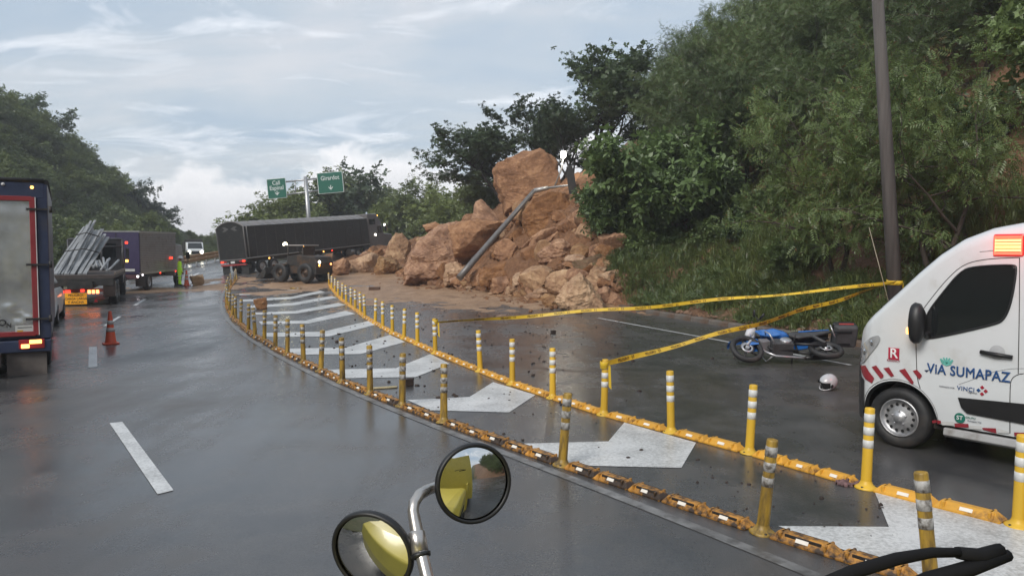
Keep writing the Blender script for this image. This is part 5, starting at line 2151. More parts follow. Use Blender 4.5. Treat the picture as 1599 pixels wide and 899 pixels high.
# ------------------------------------------------------------------ ambulance
def ambulance():
    HD = R(38)
    h = Vector((-math.sin(HD), math.cos(HD), 0))
    r = Vector((math.cos(HD), math.sin(HD), 0))
    c = GR(1405, 698)
    O = c + r * 0.90
    e = empty('ambulance', (O.x, O.y, 0), R(90) + HD, 'white high-roofed ambulance van with red chevrons and a lit red beacon', 'ambulance')
    Wd = 0.985
    P0 = O - r * Wd
    wh = M_['white']

    def sp(px, py):
        y = Wd
        for _ in range(10):
            q = on_plane(px, py, O - r * y, r)
            x = (q - O).dot(h)
            y = 0.5 * y + 0.5 * (halfw(min(max(x, -4.6), 0.80)) - tumble(q.z))
        return (x, q.z)

    def tumble(z):
        return 0.115 * max(0.0, (z - 1.25) / 1.35) ** 1.7 + 0.05 * max(0, (0.75 - z) / 0.5) ** 2

    prof = [(0.80, 0.60), (0.79, 0.86), (0.75, 1.04), (0.66, 1.22), (0.50, 1.42), (0.3, 1.60), (0.08, 1.82), (-0.15, 2.06), (-0.36, 2.26), (-0.58, 2.42), (-0.85, 2.53), (-1.2, 2.60), (-1.7, 2.63), (-4.2, 2.63), (-4.6, 2.61), (-4.68, 2.5)]
    px_ = [p[0] for p in prof][::-1]
    pz_ = [p[1] for p in prof][::-1]

    def ztop(x):
        return float(np.interp(x, px_, pz_))

    def halfw(x):
        return float(np.interp(x, [-4.68, -4.6, 0.20, 0.34, 0.42, 0.50, 0.60, 0.70, 0.80], [0.93, Wd, Wd, 0.97, 0.93, 0.85, 0.68, 0.49, 0.30]))
    xs = list(np.linspace(-4.68, -0.95, 14)) + list(np.linspace(-0.85, 0.80, 66))
    K = 26
    bm = bmesh.new()
    rings = []
    for x in xs:
        zt, w = ztop(x), halfw(x)
        zb = 0.36 if x < 0.55 else 0.36 + (x - 0.55) * 0.25
        if abs(x) < 0.43:
            zb = max(zb, 0.36 + math.sqrt(max(0, 0.43 ** 2 - x * x)) * 0.98)
        if abs(x + 3.2) < 0.45:
            zb = max(zb, 0.36 + math.sqrt(max(0, 0.45 ** 2 - (x + 3.2) ** 2)) * 0.98)
        rc = min(0.16, (zt - zb) * 0.3)
        half = []
        nz = 14
        for k in range(nz):
            z = zb + (zt - rc - zb) * k / (nz - 1)
            half.append((w - tumble(z), z))
        y0 = half[-1][0]
        for k in range(1, 7):
            a = math.pi / 2 * k / 6
            half.append((y0 - rc * 1.5 * (1 - math.cos(a)), zt - rc + rc * math.sin(a)))
        ring = [(y, z) for y, z in half] + [(-y, z) for y, z in reversed(half)]
        rings.append([bm.verts.new((x, y, z)) for y, z in ring])
    for a, b in zip(rings[:-1], rings[1:]):
        n = len(a)
        for k in range(n - 1):
            bm.faces.new((a[k], b[k], b[k + 1], a[k + 1]))
    bm.faces.new(rings[0])
    bm.faces.new(rings[-1][::-1])
    bmesh.ops.recalc_face_normals(bm, faces=bm.faces)
    for f in bm.faces:
        f.smooth = True
    me = bpy.data.meshes.new('body')
    bm.to_mesh(me)
    bm.free()
    me.materials.append(wh)
    me.set_sharp_from_angle(angle=R(35))
    link(bpy.data.objects.new('body', me), e)

    def ys(x, z, off):
        return halfw(min(x, 0.80)) - tumble(z) + off

    def strip(name, pix, m, off=0.013, rows=16, parent=e, th=0.0, local=False):
        """patch on the left flank bounded by a pixel outline"""
        poly = pix if local else [sp(*p) for p in pix]
        zs = [p[1] for p in poly]
        z0, z1 = min(zs), max(zs)
        V, Fc = [], []
        cols = 8
        for k in range(rows + 1):
            z = z0 + (z1 - z0) * min(max(k / rows, 0.0005), 0.9995)
            xi = []
            for (xa, za), (xb, zb_) in zip(poly, poly[1:] + poly[:1]):
                if (za - z) * (zb_ - z) <= 0 and abs(za - zb_) > 1e-9:
                    xi.append(xa + (xb - xa) * (z - za) / (zb_ - za))
            a, b = (min(xi), max(xi)) if xi else (0, 0)
            for j in range(cols + 1):
                x = a + (b - a) * j / cols
                V.append((x, ys(x, z, off), z))
        for k in range(rows):
            for j in range(cols):
                i = k * (cols + 1) + j
                Fc.append((i, i + cols + 1, i + cols + 2, i + 1))
        me = np_mesh(name, np.array(V), np.array(Fc), m, True)
        o = bpy.data.objects.new(name, me)
        return link(o, parent)

    def seam(pix, wdt=0.007):
        L = [sp(*p) for p in chaikin(pix, 2, False)]
        pts = []
        for (xa, za), (xb, zb_) in zip(L[:-1], L[1:]):
            for k in range(3):
                t = k / 3
                x, z = xa + (xb - xa) * t, za + (zb_ - za) * t
                pts.append((x, ys(x, z, 0.0), z))
        x, z = L[-1]
        pts.append((x, ys(x, z, 0.0), z))
        return pts

    blk = M_['black']
    # window, with rubber surround
    win = [(1446, 492), (1470, 460), (1500, 424), (1520, 416), (1583, 413), (1588, 418), (1580, 470), (1569, 498), (1555, 506), (1462, 527), (1440, 528)]
    win = chaikin(win)
    ws = strip('door_window', win, M_['glass'], 0.008, 24)
    fr = [sp(*p) for p in win]
    b = MB()
    b.tube([(x, ys(x, z, 0.006), z) for x, z in fr + fr[:1]], 0.012, blk, 6, caps=False)
    b.build('window_seal', ws)
    # pillar-side seat silhouette is seen through the pane: headrest
    sealm = mat('panel_gap', (0.03, 0.03, 0.032), 0.7)
    dr = MB()
    dr.tube(seam([(1592, 402), (1592, 470), (1590, 583)]), 0.005, sealm, 5)
    dr.tube(seam([(1430, 527), (1431, 560), (1432, 590), (1437, 606)]), 0.005, sealm, 5)
    dr.tube(seam([(1592, 402), (1540, 404), (1505, 412), (1478, 436), (1446, 476), (1430, 500), (1430, 527)]), 0.005, sealm, 5)
    dr.tube(seam([(1599, 583), (1590, 584), (1580, 590), (1577, 602), (1577, 676)]), 0.005, sealm, 5)
    dr.build('door_seam', e)
    # crease line across the door
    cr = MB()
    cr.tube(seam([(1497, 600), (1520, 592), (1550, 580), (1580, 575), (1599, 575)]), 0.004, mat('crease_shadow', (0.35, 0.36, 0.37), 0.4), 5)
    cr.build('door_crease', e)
    # side moulding
    strip('side_moulding', [(1496, 618), (1577, 628), (1640, 634), (1640, 671), (1577, 656), (1531, 650), (1511, 645), (1502, 636)], blk, 0.018, 12)
    # handle
    hx = sp(1557, 553)
    b = MB()
    y = ys(hx[0], hx[1], 0)
    b.lathe([(0.075, 0.002), (0.06, -0.012 + 0.016), (0.001, -0.01 + 0.016)], mat('handle_cup', (0.42, 0.43, 0.44), 0.4), 20, M=Matrix.Translation((hx[0] + 0.0, y, hx[1] + 0.02)), axis='y')
    b.tube([(hx[0] + 0.15, y + 0.022, hx[1] + 0.012), (hx[0], y + 0.04, hx[1]), (hx[0] - 0.15, y + 0.022, hx[1] - 0.012)], [0.022, 0.024, 0.02], blk, 8)
    b.build('door_handle', e)
    # red and white chevrons over the wheel arch
    red = mat('livery_red', (0.26, 0.025, 0.035), 0.35, var=0.1)
    for a in [[(1343, 570), (1352, 570), (1366, 590), (1362, 598), (1350, 590)], [(1360, 570), (1369, 570), (1382, 587), (1376, 591)], [(1378, 572), (1389, 573), (1398, 588), (1392, 588)], [(1401, 574), (1414, 575), (1430, 600), (1425, 600)], [(1424, 576), (1433, 577), (1441, 586), (1436, 592)]]:
        strip('red_chevron', a, red, 0.013, 6)
    strip('small_triangle', [(1443, 577), (1452, 577), (1447, 581)], mat('dark_blue_mark', (0.03, 0.04, 0.08), 0.4), 0.006, 3)
    # reflective strip along the sill
    for a, m in [([(1456, 654), (1463, 655), (1464, 661), (1457, 660)], red), ([(1464, 655), (1470, 656), (1471, 662), (1465, 661)], red), ([(1491, 658), (1513, 661), (1514, 669), (1492, 666)], red), ([(1534, 665), (1556, 668), (1557, 676), (1536, 672)], red), ([(1584, 672), (1606, 675), (1607, 682), (1585, 680)], red),
                 ([(1471, 656), (1490, 658), (1491, 666), (1472, 663)], M_['white_refl']), ([(1514, 661), (1533, 664), (1535, 672), (1515, 669)], M_['white_refl']), ([(1558, 668), (1576, 671), (1577, 678), (1559, 675)], M_['white_refl'])]:
        strip('reflective_strip', a, m, 0.016, 3)
    # sill step
    b = MB()
    b.prism([(0.35, 0.25), (0.40, 0.31), (0.975, 0.335), (0.99, 0.26), (0.95, 0.23)], -4.4, -0.50, mat('sill_grey', (0.36, 0.36, 0.36), 0.5, dirt=(0.1, 0.08, 0.06)), 'x')
    b.build('side_step', e, 0.01)
    # front bumper and arch liner
    bx_ = np.linspace(0.42, 0.805, 22)
    for sd in (1, -1):
        Xg, Zg = np.meshgrid(bx_, np.linspace(0, 1, 9))
        z_lo = 0.27 + 0.06 * np.clip((Xg - 0.7) / 0.1, 0, 1)
        z_hi = 0.74 + 0.12 * sstep(0.42, 0.65, Xg)
        Zg = z_lo + (z_hi - z_lo) * Zg
        Yg = np.vectorize(halfw)(Xg) + 0.012
        o = bpy.data.objects.new('front_bumper', grid_mesh('front_bumper', Xg, Yg * sd, Zg, blk, True))
        link(o, e)
    b = MB()
    b.box((0.79, 0, 0.58), (0.05, 0.60, 0.55), blk)
    b.build('grille', e, 0.02)
    b = MB()
    arch = [(math.cos(a) * 0.445, 0.36 + math.sin(a) * 0.445) for a in np.linspace(-0.05, math.pi + 0.05, 22)]
    for s in (1,):
        for (xa, za), (xb, zb_) in zip(arch[:-1], arch[1:]):
            b.add([(xa, ys(xa, za, 0.006), za), (xb, ys(xb, zb_, 0.006), zb_), (xb * 0.9, ys(xb, zb_, -0.03), 0.36 + (zb_ - 0.36) * 0.9), (xa * 0.9, ys(xa, za, -0.03), 0.36 + (za - 0.36) * 0.9)], [(0, 1, 2, 3)], blk, True)
            b.add([(xa * 0.9, ys(xa, za, -0.03), 0.36 + (za - 0.36) * 0.9), (xb * 0.9, ys(xb, zb_, -0.03), 0.36 + (zb_ - 0.36) * 0.9), (xb * 0.9, 0.5, 0.36 + (zb_ - 0.36) * 0.9), (xa * 0.9, 0.5, 0.36 + (za - 0.36) * 0.9)], [(0, 1, 2, 3)], blk, True)
    b.build('wheel_arch', e)
    MB().box((-1.8, 0, 0.34), (4.6, 1.7, 0.12), M_['dark']).build('underbody', e)
    # headlight wraps the corner
    hl = empty('headlight', (0, 0, 0))
    hl.parent = e
    strip('lens', chaikin([(1343, 566), (1342, 548), (1350, 534), (1366, 523), (1377, 524), (1372, 538), (1358, 554), (1349, 567)]), mat('headlamp_lens', (0.62, 0.63, 0.64), 0.08, 0.55, var=0.3, scale=7, coat=0.8), 0.016, 18, hl)
    b = MB()
    for x, z in (sp(1363, 535), sp(1352, 549)):
        b.lathe([(0.036, 0.02), (0.03, 0.026), (0.001, 0.03)], M_['chrome'], 14, M=Matrix.Translation((x, ys(x, z, 0.0), z)) @ Matrix.Rotation(-0.7, 4, 'Z'), axis='y')
    b.build('reflector', hl)
    # windscreen over the sloping front
    V, Fc = [], []
    gx = np.linspace(0.30, -0.50, 14)
    for x in gx:
        zt = ztop(x)
        for t in np.linspace(-1, 1, 13):
            y0 = (halfw(x) - tumble(zt) - 0.20) * t
            V.append((x + 0.012, y0, zt + 0.012))
    for i in range(13):
        for j in range(12):
            a = i * 13 + j
            Fc.append((a, a + 1, a + 14, a + 13))
    o = bpy.data.objects.new('windscreen', np_mesh('windscreen', np.array(V), np.array(Fc), M_['glass'], True))
    link(o, e)
    # mirror
    mp = sp(1436, 500)
    b = MB()
    mr = empty('wing_mirror', (0, 0, 0))
    mr.parent = e
    yb = ys(mp[0], 1.4, 0)
    M = Matrix.Translation((mp[0] - 0.05, yb + 0.15, mp[1] - 0.02))
    b.lathe([(0.001, -0.10), (0.07, -0.09), (0.105, -0.03), (0.11, 0.05), (0.10, 0.09), (0.001, 0.10)], blk, 18, M=M @ Matrix.Diagonal((0.7, 1.0, 2.1, 1)) @ Matrix.Rotation(R(90), 4, 'Y'), axis='z')
    b.build('housing', mr)
    MB().tube([(mp[0] - 0.10, yb - 0.02, mp[1] - 0.16), (mp[0] - 0.06, yb + 0.12, mp[1] - 0.13)], [0.05, 0.04], blk, 8).build('arm', mr)
    q = sp(1436, 519)
    MB().box((mp[0] + 0.03, yb + 0.16, q[1] + 0.03), (0.05, 0.10, 0.075), M_['amber']).build('turn_signal', mr, 0.015)
    # quarter panel in front of the window is black
    strip('mirror_triangle', [(1440, 528), (1446, 492), (1456, 480), (1454, 528)], blk, 0.010, 8)
    # beacon
    bc = sp(1576, 383)
    be = empty('beacon', (bc[0], ys(bc[0], bc[1], 0.0), bc[1]), 0)
    be.parent = e
    MB().box((0, 0.0, 0), (0.29, 0.06, 0.235), mat('beacon_rim', (0.30, 0.02, 0.02), 0.3, emit=(1, 0.03, 0.03), estr=0.25)).build('housing', be, 0.02)
    lm = mat('beacon_lens', (0.9, 0.2, 0.1), 0.3, emit=(1, 0.10, 0.07), estr=0.8)
    lm2 = mat('beacon_led', (0.9, 0.6, 0.3), 0.3, emit=(1, 0.36, 0.10), estr=1.25)
    for i in range(6):
        b = MB()
        b.box((0, 0.034, -0.085 + i * 0.034), (0.24, 0.012, 0.026), lm2 if i not in (0, 5) else lm)
        b.build('light_row', be)
    for s in (-1, 1):
        MB().box((s * 0.122, 0.033, 0), (0.016, 0.012, 0.20), lm).build('light_edge', be)
    pl = bpy.data.lights.new('beacon_glow', 'POINT')
    pl.energy = 120
    pl.color = (1, 0.05, 0.06)
    pl.shadow_soft_size = 0.15
    for dy, en in ((0.35, 2), (-2.6, 60)):
        pl = bpy.data.lights.new('beacon_glow', 'POINT')
        pl.energy = en
        pl.color = (1, 0.05, 0.06)
        pl.shadow_soft_size = 0.15
        lo = bpy.data.objects.new('beacon_glow', pl)
        link(lo, be)
        lo.location = (0, dy, 0.12)
    # lettering on the door
    def txt(s, px, py, size, m, bold=0.0, sx=1.0, name='lettering', sp_=1.0, ang=0.0):
        x, z = sp(px, py)
        M = basis((-1, 0, 0), (0, 0, 1), (x, ys(x, z, 0.009), z)) @ Matrix.Rotation(ang, 4, 'Z')
        return text_part(name, s, size, M, m, e, bold, 0.002, sx=sx, spacing=sp_)
    navy = mat('livery_navy', (0.02, 0.07, 0.20), 0.4, var=0.05)
    grey = mat('livery_grey', (0.10, 0.11, 0.13), 0.4)
    teal = mat('livery_teal', (0.12, 0.42, 0.36), 0.4)
    green = mat('livery_green', (0.01, 0.14, 0.10), 0.4)
    wht = mat('livery_white', (0.75, 0.75, 0.75), 0.4)
    txt('ViA SUMAPAZ', 1510.5, 582, 0.150, navy, 0.022, 0.84, sp_=1.06)
    # laurel-like emblem over it
    x, z = sp(1478.5, 564)
    b = MB()
    for k in range(5):
        a = R(-50 + 25 * k)
        b.box((0, 0, 0.035), (0.016, 0.003, 0.075 + 0.01 * abs(k - 2)), teal, M=Matrix.Translation((x, ys(x, z, 0.008), z - 0.03)) @ Matrix.Rotation(a, 4, 'Y'))
    b.prism([(-0.07, 0.03), (-0.045, -0.02), (0, -0.04), (0.045, -0.02), (0.07, 0.03), (0.04, -0.005), (0, -0.02), (-0.04, -0.005)], 0.0, 0.003, teal, 'y', M=Matrix.Translation((x, ys(x, z, 0.007), z - 0.01)))
    b.build('emblem', e)
    txt('FORMADO POR', 1479, 604.0, 0.022, grey, 0.0, 1.0)
    txt('VINCI', 1508.5, 607.0, 0.066, navy, 0.010, 0.95, sp_=1.1)
    txt('Highways', 1519, 612.5, 0.024, grey)
    x, z = sp(1534, 609.5)
    b = MB()
    dk = mat('livery_crimson', (0.35, 0.02, 0.04), 0.4)
    for dx, dz, m in ((0, 0.035, dk), (0, -0.035, dk), (0.035, 0, navy), (-0.035, 0, dk)):
        b.box((0, 0, 0), (0.030, 0.003, 0.030), m, M=Matrix.Translation((x + dx, ys(x, z, 0.008), z + dz)) @ Matrix.Rotation(R(45), 4, 'Y'))
    b.build('logo', e)
    x, z = sp(1499, 652)
    MB().lathe([(0.055, 0.0), (0.055, 0.003), (0.001, 0.0032)], green, 24, M=Matrix.Translation((x, ys(x, z, 0.003), z)), axis='y', smooth=False).build('round_logo', e)
    txt('ST', 1499, 652, 0.062, wht, 0.012)
    txt('GRUPO', 1516, 652, 0.03, green, 0.0, 1.0)
    txt('Sumapaz Vial', 1522, 657.5, 0.026, grey)
    # red plaque with R on the wing
    x, z = sp(1396, 552)
    M = basis((-1, 0, 0), (0, 0, 1), (x, ys(x, z, 0.006), z))
    MB().box((0, 0, 0), (0.125, 0.135, 0.003), mat('plaque_red', (0.40, 0.02, 0.05), 0.4), M=M).build('plaque', e)
    txt('R', 1396, 552, 0.155, wht, 0.018)
    txt('REGENCY', 1395.5, 563, 0.034, mat('livery_mar', (0.30, 0.03, 0.05), 0.4), 0.005)
    # wheels
    for x in (0.0, -3.2):
        wheel(e, (x, Wd - 0.14, 0.35), 0.35, 0.235, (0.44, 0.44, 0.45), 0.63, 1, holes=14)
        wheel(e, (x, -(Wd - 0.14), 0.35), 0.35, 0.235, (0.44, 0.44, 0.45), 0.63, -1, holes=14)
    # roof seam above door
    g = MB()
    g.tube(seam([(1530, 393), (1560, 390), (1599, 391), (1640, 394)]), 0.006, mat('roof_joint', (0.4, 0.41, 0.42), 0.5), 5)
    g.build('roof_joint', e)


ambulance()


# ------------------------------------------------------------------ fallen motorcycle and helmet
def motorcycle():
    c = GR(1238, 566)
    e = empty('motorcycle', (c.x, c.y, 0.0), 0, 'blue motorcycle lying on its side before the ambulance', 'motorcycle')
    lean = R(72)
    # local: x forward, y left, z up; front points left in the picture, top falls away from us
    e.rotation_euler = (Matrix.Rotation(R(176), 4, 'Z') @ Matrix.Rotation(lean, 4, 'X')).to_euler()
    blue = mat('bike_blue', (0.02, 0.13, 0.42), 0.28, var=0.1, coat=0.5)
    silver = mat('bike_silver', (0.45, 0.45, 0.46), 0.3, 0.7, var=0.2)
    blk = M_['black']
    grey = mat('bike_grey', (0.05, 0.05, 0.052), 0.6, var=0.3)
    e.scale = (1.14, 1.14, 1.14)
    R_ = 0.30
    fx, rx = 0.70, -0.66

    def bwheel(x, yaw):
        w = empty('wheel', (x, 0, R_), 0)
        w.parent = e
        w.rotation_euler = (yaw[0], 0, yaw[1])
        MB().lathe([(0.215, -0.03), (0.235, -0.048), (0.275, -0.045), (R_, 0), (0.275, 0.045), (0.235, 0.048), (0.215, 0.03), (0.215, -0.03)], M_['rubber'], 32, axis='y').build('tyre', w)
        b = MB()
        b.lathe([(0.225, -0.03), (0.20, -0.022), (0.20, 0.022), (0.225, 0.03)], blk, 32, axis='y')
        for k in range(5):
            a = 2 * math.pi * k / 5
            b.tube([(0, 0, 0), (math.cos(a) * 0.205, 0, math.sin(a) * 0.205)], [0.026, 0.016], blk, 6)
        b.tube([(0, -0.06, 0), (0, 0.06, 0)], 0.035, silver, 10)
        b.lathe([(0.11, 0.042), (0.12, 0.046), (0.075, 0.048), (0.07, 0.044)], silver, 20, axis='y')
        b.build('rim', w)
        return w
    bwheel(fx, (-0.42, 0.12))
    bwheel(rx, (0, 0))
    # fork and fender
    b = MB()
    for s in (-1, 1):
        b.tube([(fx, s * 0.075, R_), (0.52, s * 0.08, 0.62), (0.40, s * 0.08, 0.92)], [0.026, 0.028, 0.02], silver, 8)
    b.build('fork', e)
    b = MB()
    V, Fc = [], []
    n = 12
    for i in range(n + 1):
        a = R(20 + 130 * i / n)
        for y, rr in ((-0.06, 0.315), (-0.045, 0.335), (0, 0.345), (0.045, 0.335), (0.06, 0.315)):
            V.append((fx + math.cos(a) * rr, y, R_ + math.sin(a) * rr))
    for i in range(n):
        for j in range(4):
            k = i * 5 + j
            Fc.append((k, k + 1, k + 6, k + 5))
    o = bpy.data.objects.new('front_fender', np_mesh('front_fender', np.array(V), np.array(Fc), blue, True))
    link(o, e)
    b = MB()
    b.prism([(fx - 0.22, R_ + 0.06), (fx - 0.05, R_ + 0.02), (fx - 0.02, R_ + 0.20), (fx - 0.12, R_ + 0.32), (fx - 0.24, R_ + 0.26)], 0.06, 0.075, blue, 'y')
    b.prism([(fx - 0.22, R_ + 0.06), (fx - 0.05, R_ + 0.02), (fx - 0.02, R_ + 0.20), (fx - 0.12, R_ + 0.32), (fx - 0.24, R_ + 0.26)], -0.075, -0.06, blue, 'y')
    b.build('fork_shroud', e, 0.006)
    # tank: lofted
    def loft(secs, m, name, parent=e):
        b = MB()
        V, Fc = [], []
        k = 12
        for x, cy, cz, hw, hh in secs:
            for j in range(k):
                a = 2 * math.pi * j / k
                ca, sa = math.cos(a), math.sin(a)
                V.append((x, cy + hw * np.sign(ca) * abs(ca) ** 0.7, cz + hh * np.sign(sa) * abs(sa) ** 0.7))
        for i in range(len(secs) - 1):
            for j in range(k):
                a, c_ = i * k + j, i * k + (j + 1) % k
                Fc.append((a, c_, c_ + k, a + k))
        b.add(V, Fc, m, True)
        b.f.append(tuple(range(k)))
        b.f.append(tuple(len(V) - k + j for j in range(k)))
        b.m += [0, 0]
        b.sm += [False, False]
        return b.build(name, parent)
    loft([(0.36, 0, 0.76, 0.05, 0.05), (0.28, 0, 0.80, 0.13, 0.10), (0.12, 0, 0.83, 0.155, 0.12), (-0.05, 0, 0.80, 0.12, 0.09), (-0.14, 0, 0.77, 0.08, 0.05)], blue, 'fuel_tank')
    b = MB()
    for s in (-1, 1):
        b.prism([(0.42, 0.58), (0.48, 0.74), (0.30, 0.80), (0.10, 0.70), (0.06, 0.56), (0.24, 0.50)], s * 0.13, s * 0.165, blue, 'y')
    b.build('tank_cowl', e, 0.012)
    loft([(-0.08, 0, 0.77, 0.09, 0.03), (-0.2, 0, 0.76, 0.13, 0.045), (-0.45, 0, 0.79, 0.14, 0.05), (-0.72, 0, 0.84, 0.11, 0.04), (-0.86, 0, 0.85, 0.06, 0.02)], blk, 'seat')
    b = MB()
    for s in (-1, 1):
        b.prism([(-0.10, 0.62), (-0.14, 0.74), (-0.50, 0.76), (-0.86, 0.85), (-0.90, 0.80), (-0.55, 0.62), (-0.25, 0.52)], s * 0.09, s * 0.13, blue if s < 0 else grey, 'y')
    b.build('side_panel', e, 0.012)
    MB().prism([(-0.30, 0.735), (-0.86, 0.835), (-0.86, 0.86), (-0.30, 0.775)], 0.13, 0.14, blue, 'y').build('tail_trim', e)
    # engine, exhaust, frame
    b = MB()
    b.box((0.08, 0, 0.38), (0.36, 0.24, 0.22), grey)
    b.lathe([(0.10, 0.12), (0.10, 0.15), (0.07, 0.17), (0.001, 0.17)], silver, 18, M=Matrix.Translation((0.02, 0, 0.38)), axis='y')
    for k in range(5):
        b.box((0.24, 0, 0.48 + k * 0.03), (0.17, 0.20, 0.012), silver, M=Matrix.Rotation(0.25, 4, 'Y'))
    b.build('engine', e, 0.012)
    b = MB()
    b.tube([(0.33, -0.05, 0.52), (0.38, -0.07, 0.36), (0.20, -0.10, 0.24), (-0.25, -0.14, 0.26), (-0.35, -0.17, 0.32)], 0.022, silver, 8)
    b.tube([(-0.33, -0.17, 0.31), (-0.45, -0.18, 0.36), (-0.80, -0.2, 0.46)], [0.03, 0.052, 0.056], blk, 12)
    b.build('exhaust', e)
    b = MB()
    b.tube([(0.44, 0, 0.86), (0.34, 0, 0.60), (0.28, 0, 0.30), (-0.16, 0, 0.26), (-0.2, 0, 0.60)], 0.022, blk, 8)
    b.tube([(0.42, 0, 0.80), (-0.16, 0, 0.68), (-0.84, 0, 0.76)], 0.022, blk, 8)
    for s in (-1, 1):
        b.tube([(-0.12, s * 0.08, 0.36), (-0.66, s * 0.09, 0.30)], 0.025, blk, 8)
        b.tube([(-0.66, s * 0.11, 0.34), (-0.46, s * 0.12, 0.70)], 0.03, grey, 8)
    b.build('frame', e)
    b = MB()
    for s in (-1, 1):
        b.tube([(0.30, s * 0.08, 0.62), (0.36, s * 0.25, 0.50), (0.32, s * 0.27, 0.36), (0.22, s * 0.10, 0.28)], 0.014, silver, 7)
        b.tube([(-0.1, s * 0.1, 0.30), (-0.1, s * 0.28, 0.30)], 0.014, blk, 7)
    b.build('crash_bar', e)
    # bars, mirrors, headlight, screen
    b = MB()
    b.tube([(0.28, 0.38, 0.98), (0.36, 0.24, 1.02), (0.40, 0.10, 0.95), (0.40, -0.10, 0.95), (0.36, -0.24, 1.02), (0.28, -0.38, 0.98)], 0.013, blk, 7)
    for s in (-1, 1):
        b.tube([(0.335, s * 0.27, 1.01), (0.275, s * 0.39, 0.98)], 0.02, blk, 8)
    b.build('handlebar', e)
    for s in (-1, 1):
        b = MB()
        b.tube([(0.35, s * 0.24, 1.02), (0.40, s * 0.29, 1.16)], 0.008, blk, 6)
        b.lathe([(0.001, -0.02), (0.06, -0.012), (0.062, 0.012), (0.001, 0.014)], blk, 14, M=Matrix.Translation((0.40, s * 0.31, 1.19)) @ Matrix.Diagonal((1, 1.2, 0.8, 1)), axis='x')
        b.build('mirror', e)
    loft([(0.62, 0, 0.80, 0.06, 0.05), (0.58, 0, 0.84, 0.12, 0.10), (0.50, 0, 0.90, 0.14, 0.13), (0.42, 0, 0.96, 0.11, 0.10), (0.38, 0, 1.02, 0.07, 0.04)], mat('fairing_white', (0.5, 0.5, 0.52), 0.35, dirt=(0.02, 0.1, 0.35), dscale=4, dlo=0.55, dhi=0.6), 'headlight_fairing')
    # rack and top box
    b = MB()
    for s in (-1, 1):
        b.tube([(-0.55, s * 0.10, 0.80), (-0.80, s * 0.12, 0.79), (-1.25, s * 0.12, 0.79)], 0.014, blk, 6)
    b.tube([(-0.82, 0.3, 0.70), (-0.9, 0.1, 0.60)], 0.012, silver, 6)
    b.build('rear_rack', e)
    tb = empty('top_box', (-1.18, 0, 0.80))
    tb.parent = e
    b = MB()
    b.prism([(-0.19, 0.0), (0.17, 0.0), (0.21, 0.16), (-0.22, 0.16)], -0.20, 0.20, grey, 'y')
    b.build('case', tb, 0.04, 3)
    b = MB()
    b.prism([(-0.225, 0.165), (0.215, 0.165), (0.19, 0.27), (0.05, 0.31), (-0.14, 0.30), (-0.21, 0.25)], -0.205, 0.205, blk, 'y')
    b.build('lid', tb, 0.04, 3)
    MB().box((-0.02, 0.205, 0.155), (0.26, 0.02, 0.03), mat('box_reflector', (0.40, 0.05, 0.045), 0.3), M=None).build('reflector', tb, 0.006)
    MB().box((-0.215, 0, 0.155), (0.02, 0.28, 0.04), M_['red_refl']).build('reflector', tb, 0.006)
    bpy.context.view_layer.update()
    lo = 9
    for o in e.children_recursive:
        if o.type == 'MESH':
            for v in o.data.vertices:
                lo = min(lo, (o.matrix_world @ v.co).z)
    e.location.z -= lo + 0.01
    # keep its picture position after the lean: slide so the front wheel sits under its pixel
    bpy.context.view_layer.update()
    w = [o for o in e.children if o.name.startswith('wheel')][0].matrix_world.translation
    t = at(1166, 548, w.y)
    e.location.x += t.x - w.x
    e.location.y -= 0.55
    e.location.x -= 0.17


motorcycle()


def helmet():
    c = GR(1293, 609)
    e = empty('helmet', (c.x, c.y, 0.0), R(200), 'white and black full-face helmet lying on the asphalt', 'helmet')
    sh = mat('helmet_white', (0.42, 0.43, 0.44), 0.25, var=0.1, coat=0.5, dirt=(0.03, 0.03, 0.032), dscale=3.0, dlo=0.54, dhi=0.56)
    b = MB()
    V, Fc = [], []
    nu, nv = 28, 18
    for i in range(nv + 1):
        ph = R(-62 + 152 * i / nv)
        for j in range(nu):
            th = 2 * math.pi * j / nu
            x = 0.168 * math.cos(ph) * math.cos(th)
            y = 0.128 * math.cos(ph) * math.sin(th)
            z = 0.14 * math.sin(ph)
            if math.cos(th) > 0.5 and ph < 0:
                x += 0.03 * (math.cos(th) - 0.5) * 2
            V.append((x, y, z))
    for i in range(nv):
        for j in range(nu):
            a, c_ = i * nu + j, i * nu + (j + 1) % nu
            th = 2 * math.pi * (j + 0.5) / nu
            ph = math.degrees(R(-62 + 152 * (i + 0.5) / nv))
            if math.cos(th) > 0.45 and -26 < ph < 22:
                continue
            Fc.append((a, c_, c_ + nu, a + nu))
    b.add(V, Fc, sh, True)
    o = b.build('shell', e)
    so = o.modifiers.new('s', 'SOLIDIFY')
    so.thickness = 0.012
    o2 = MB()
    o2.lathe([(0.001, -0.10), (0.09, -0.09), (0.108, -0.03), (0.11, 0.03), (0.08, 0.09), (0.001, 0.11)], M_['black'], 20)
    o2.build('lining', e)
    o3 = MB()
    for s in (-1, 1):
        o3.lathe([(0.03, 0), (0.03, 0.01), (0.001, 0.012)], M_['black'], 14, M=Matrix.Translation((0.06, s * 0.122, 0.0)) @ Matrix.Rotation(0 if s > 0 else math.pi, 4, 'Z'), axis='y')
    o3.build('visor_pivot', e)
    e.rotation_euler = (R(-14), R(16), R(205))
    e.location.z = 0.13


helmet()
# ------------------------------------------------------------------ lorries waiting in the left lane
def heading(phi_left):
    return R(90 + phi_left)


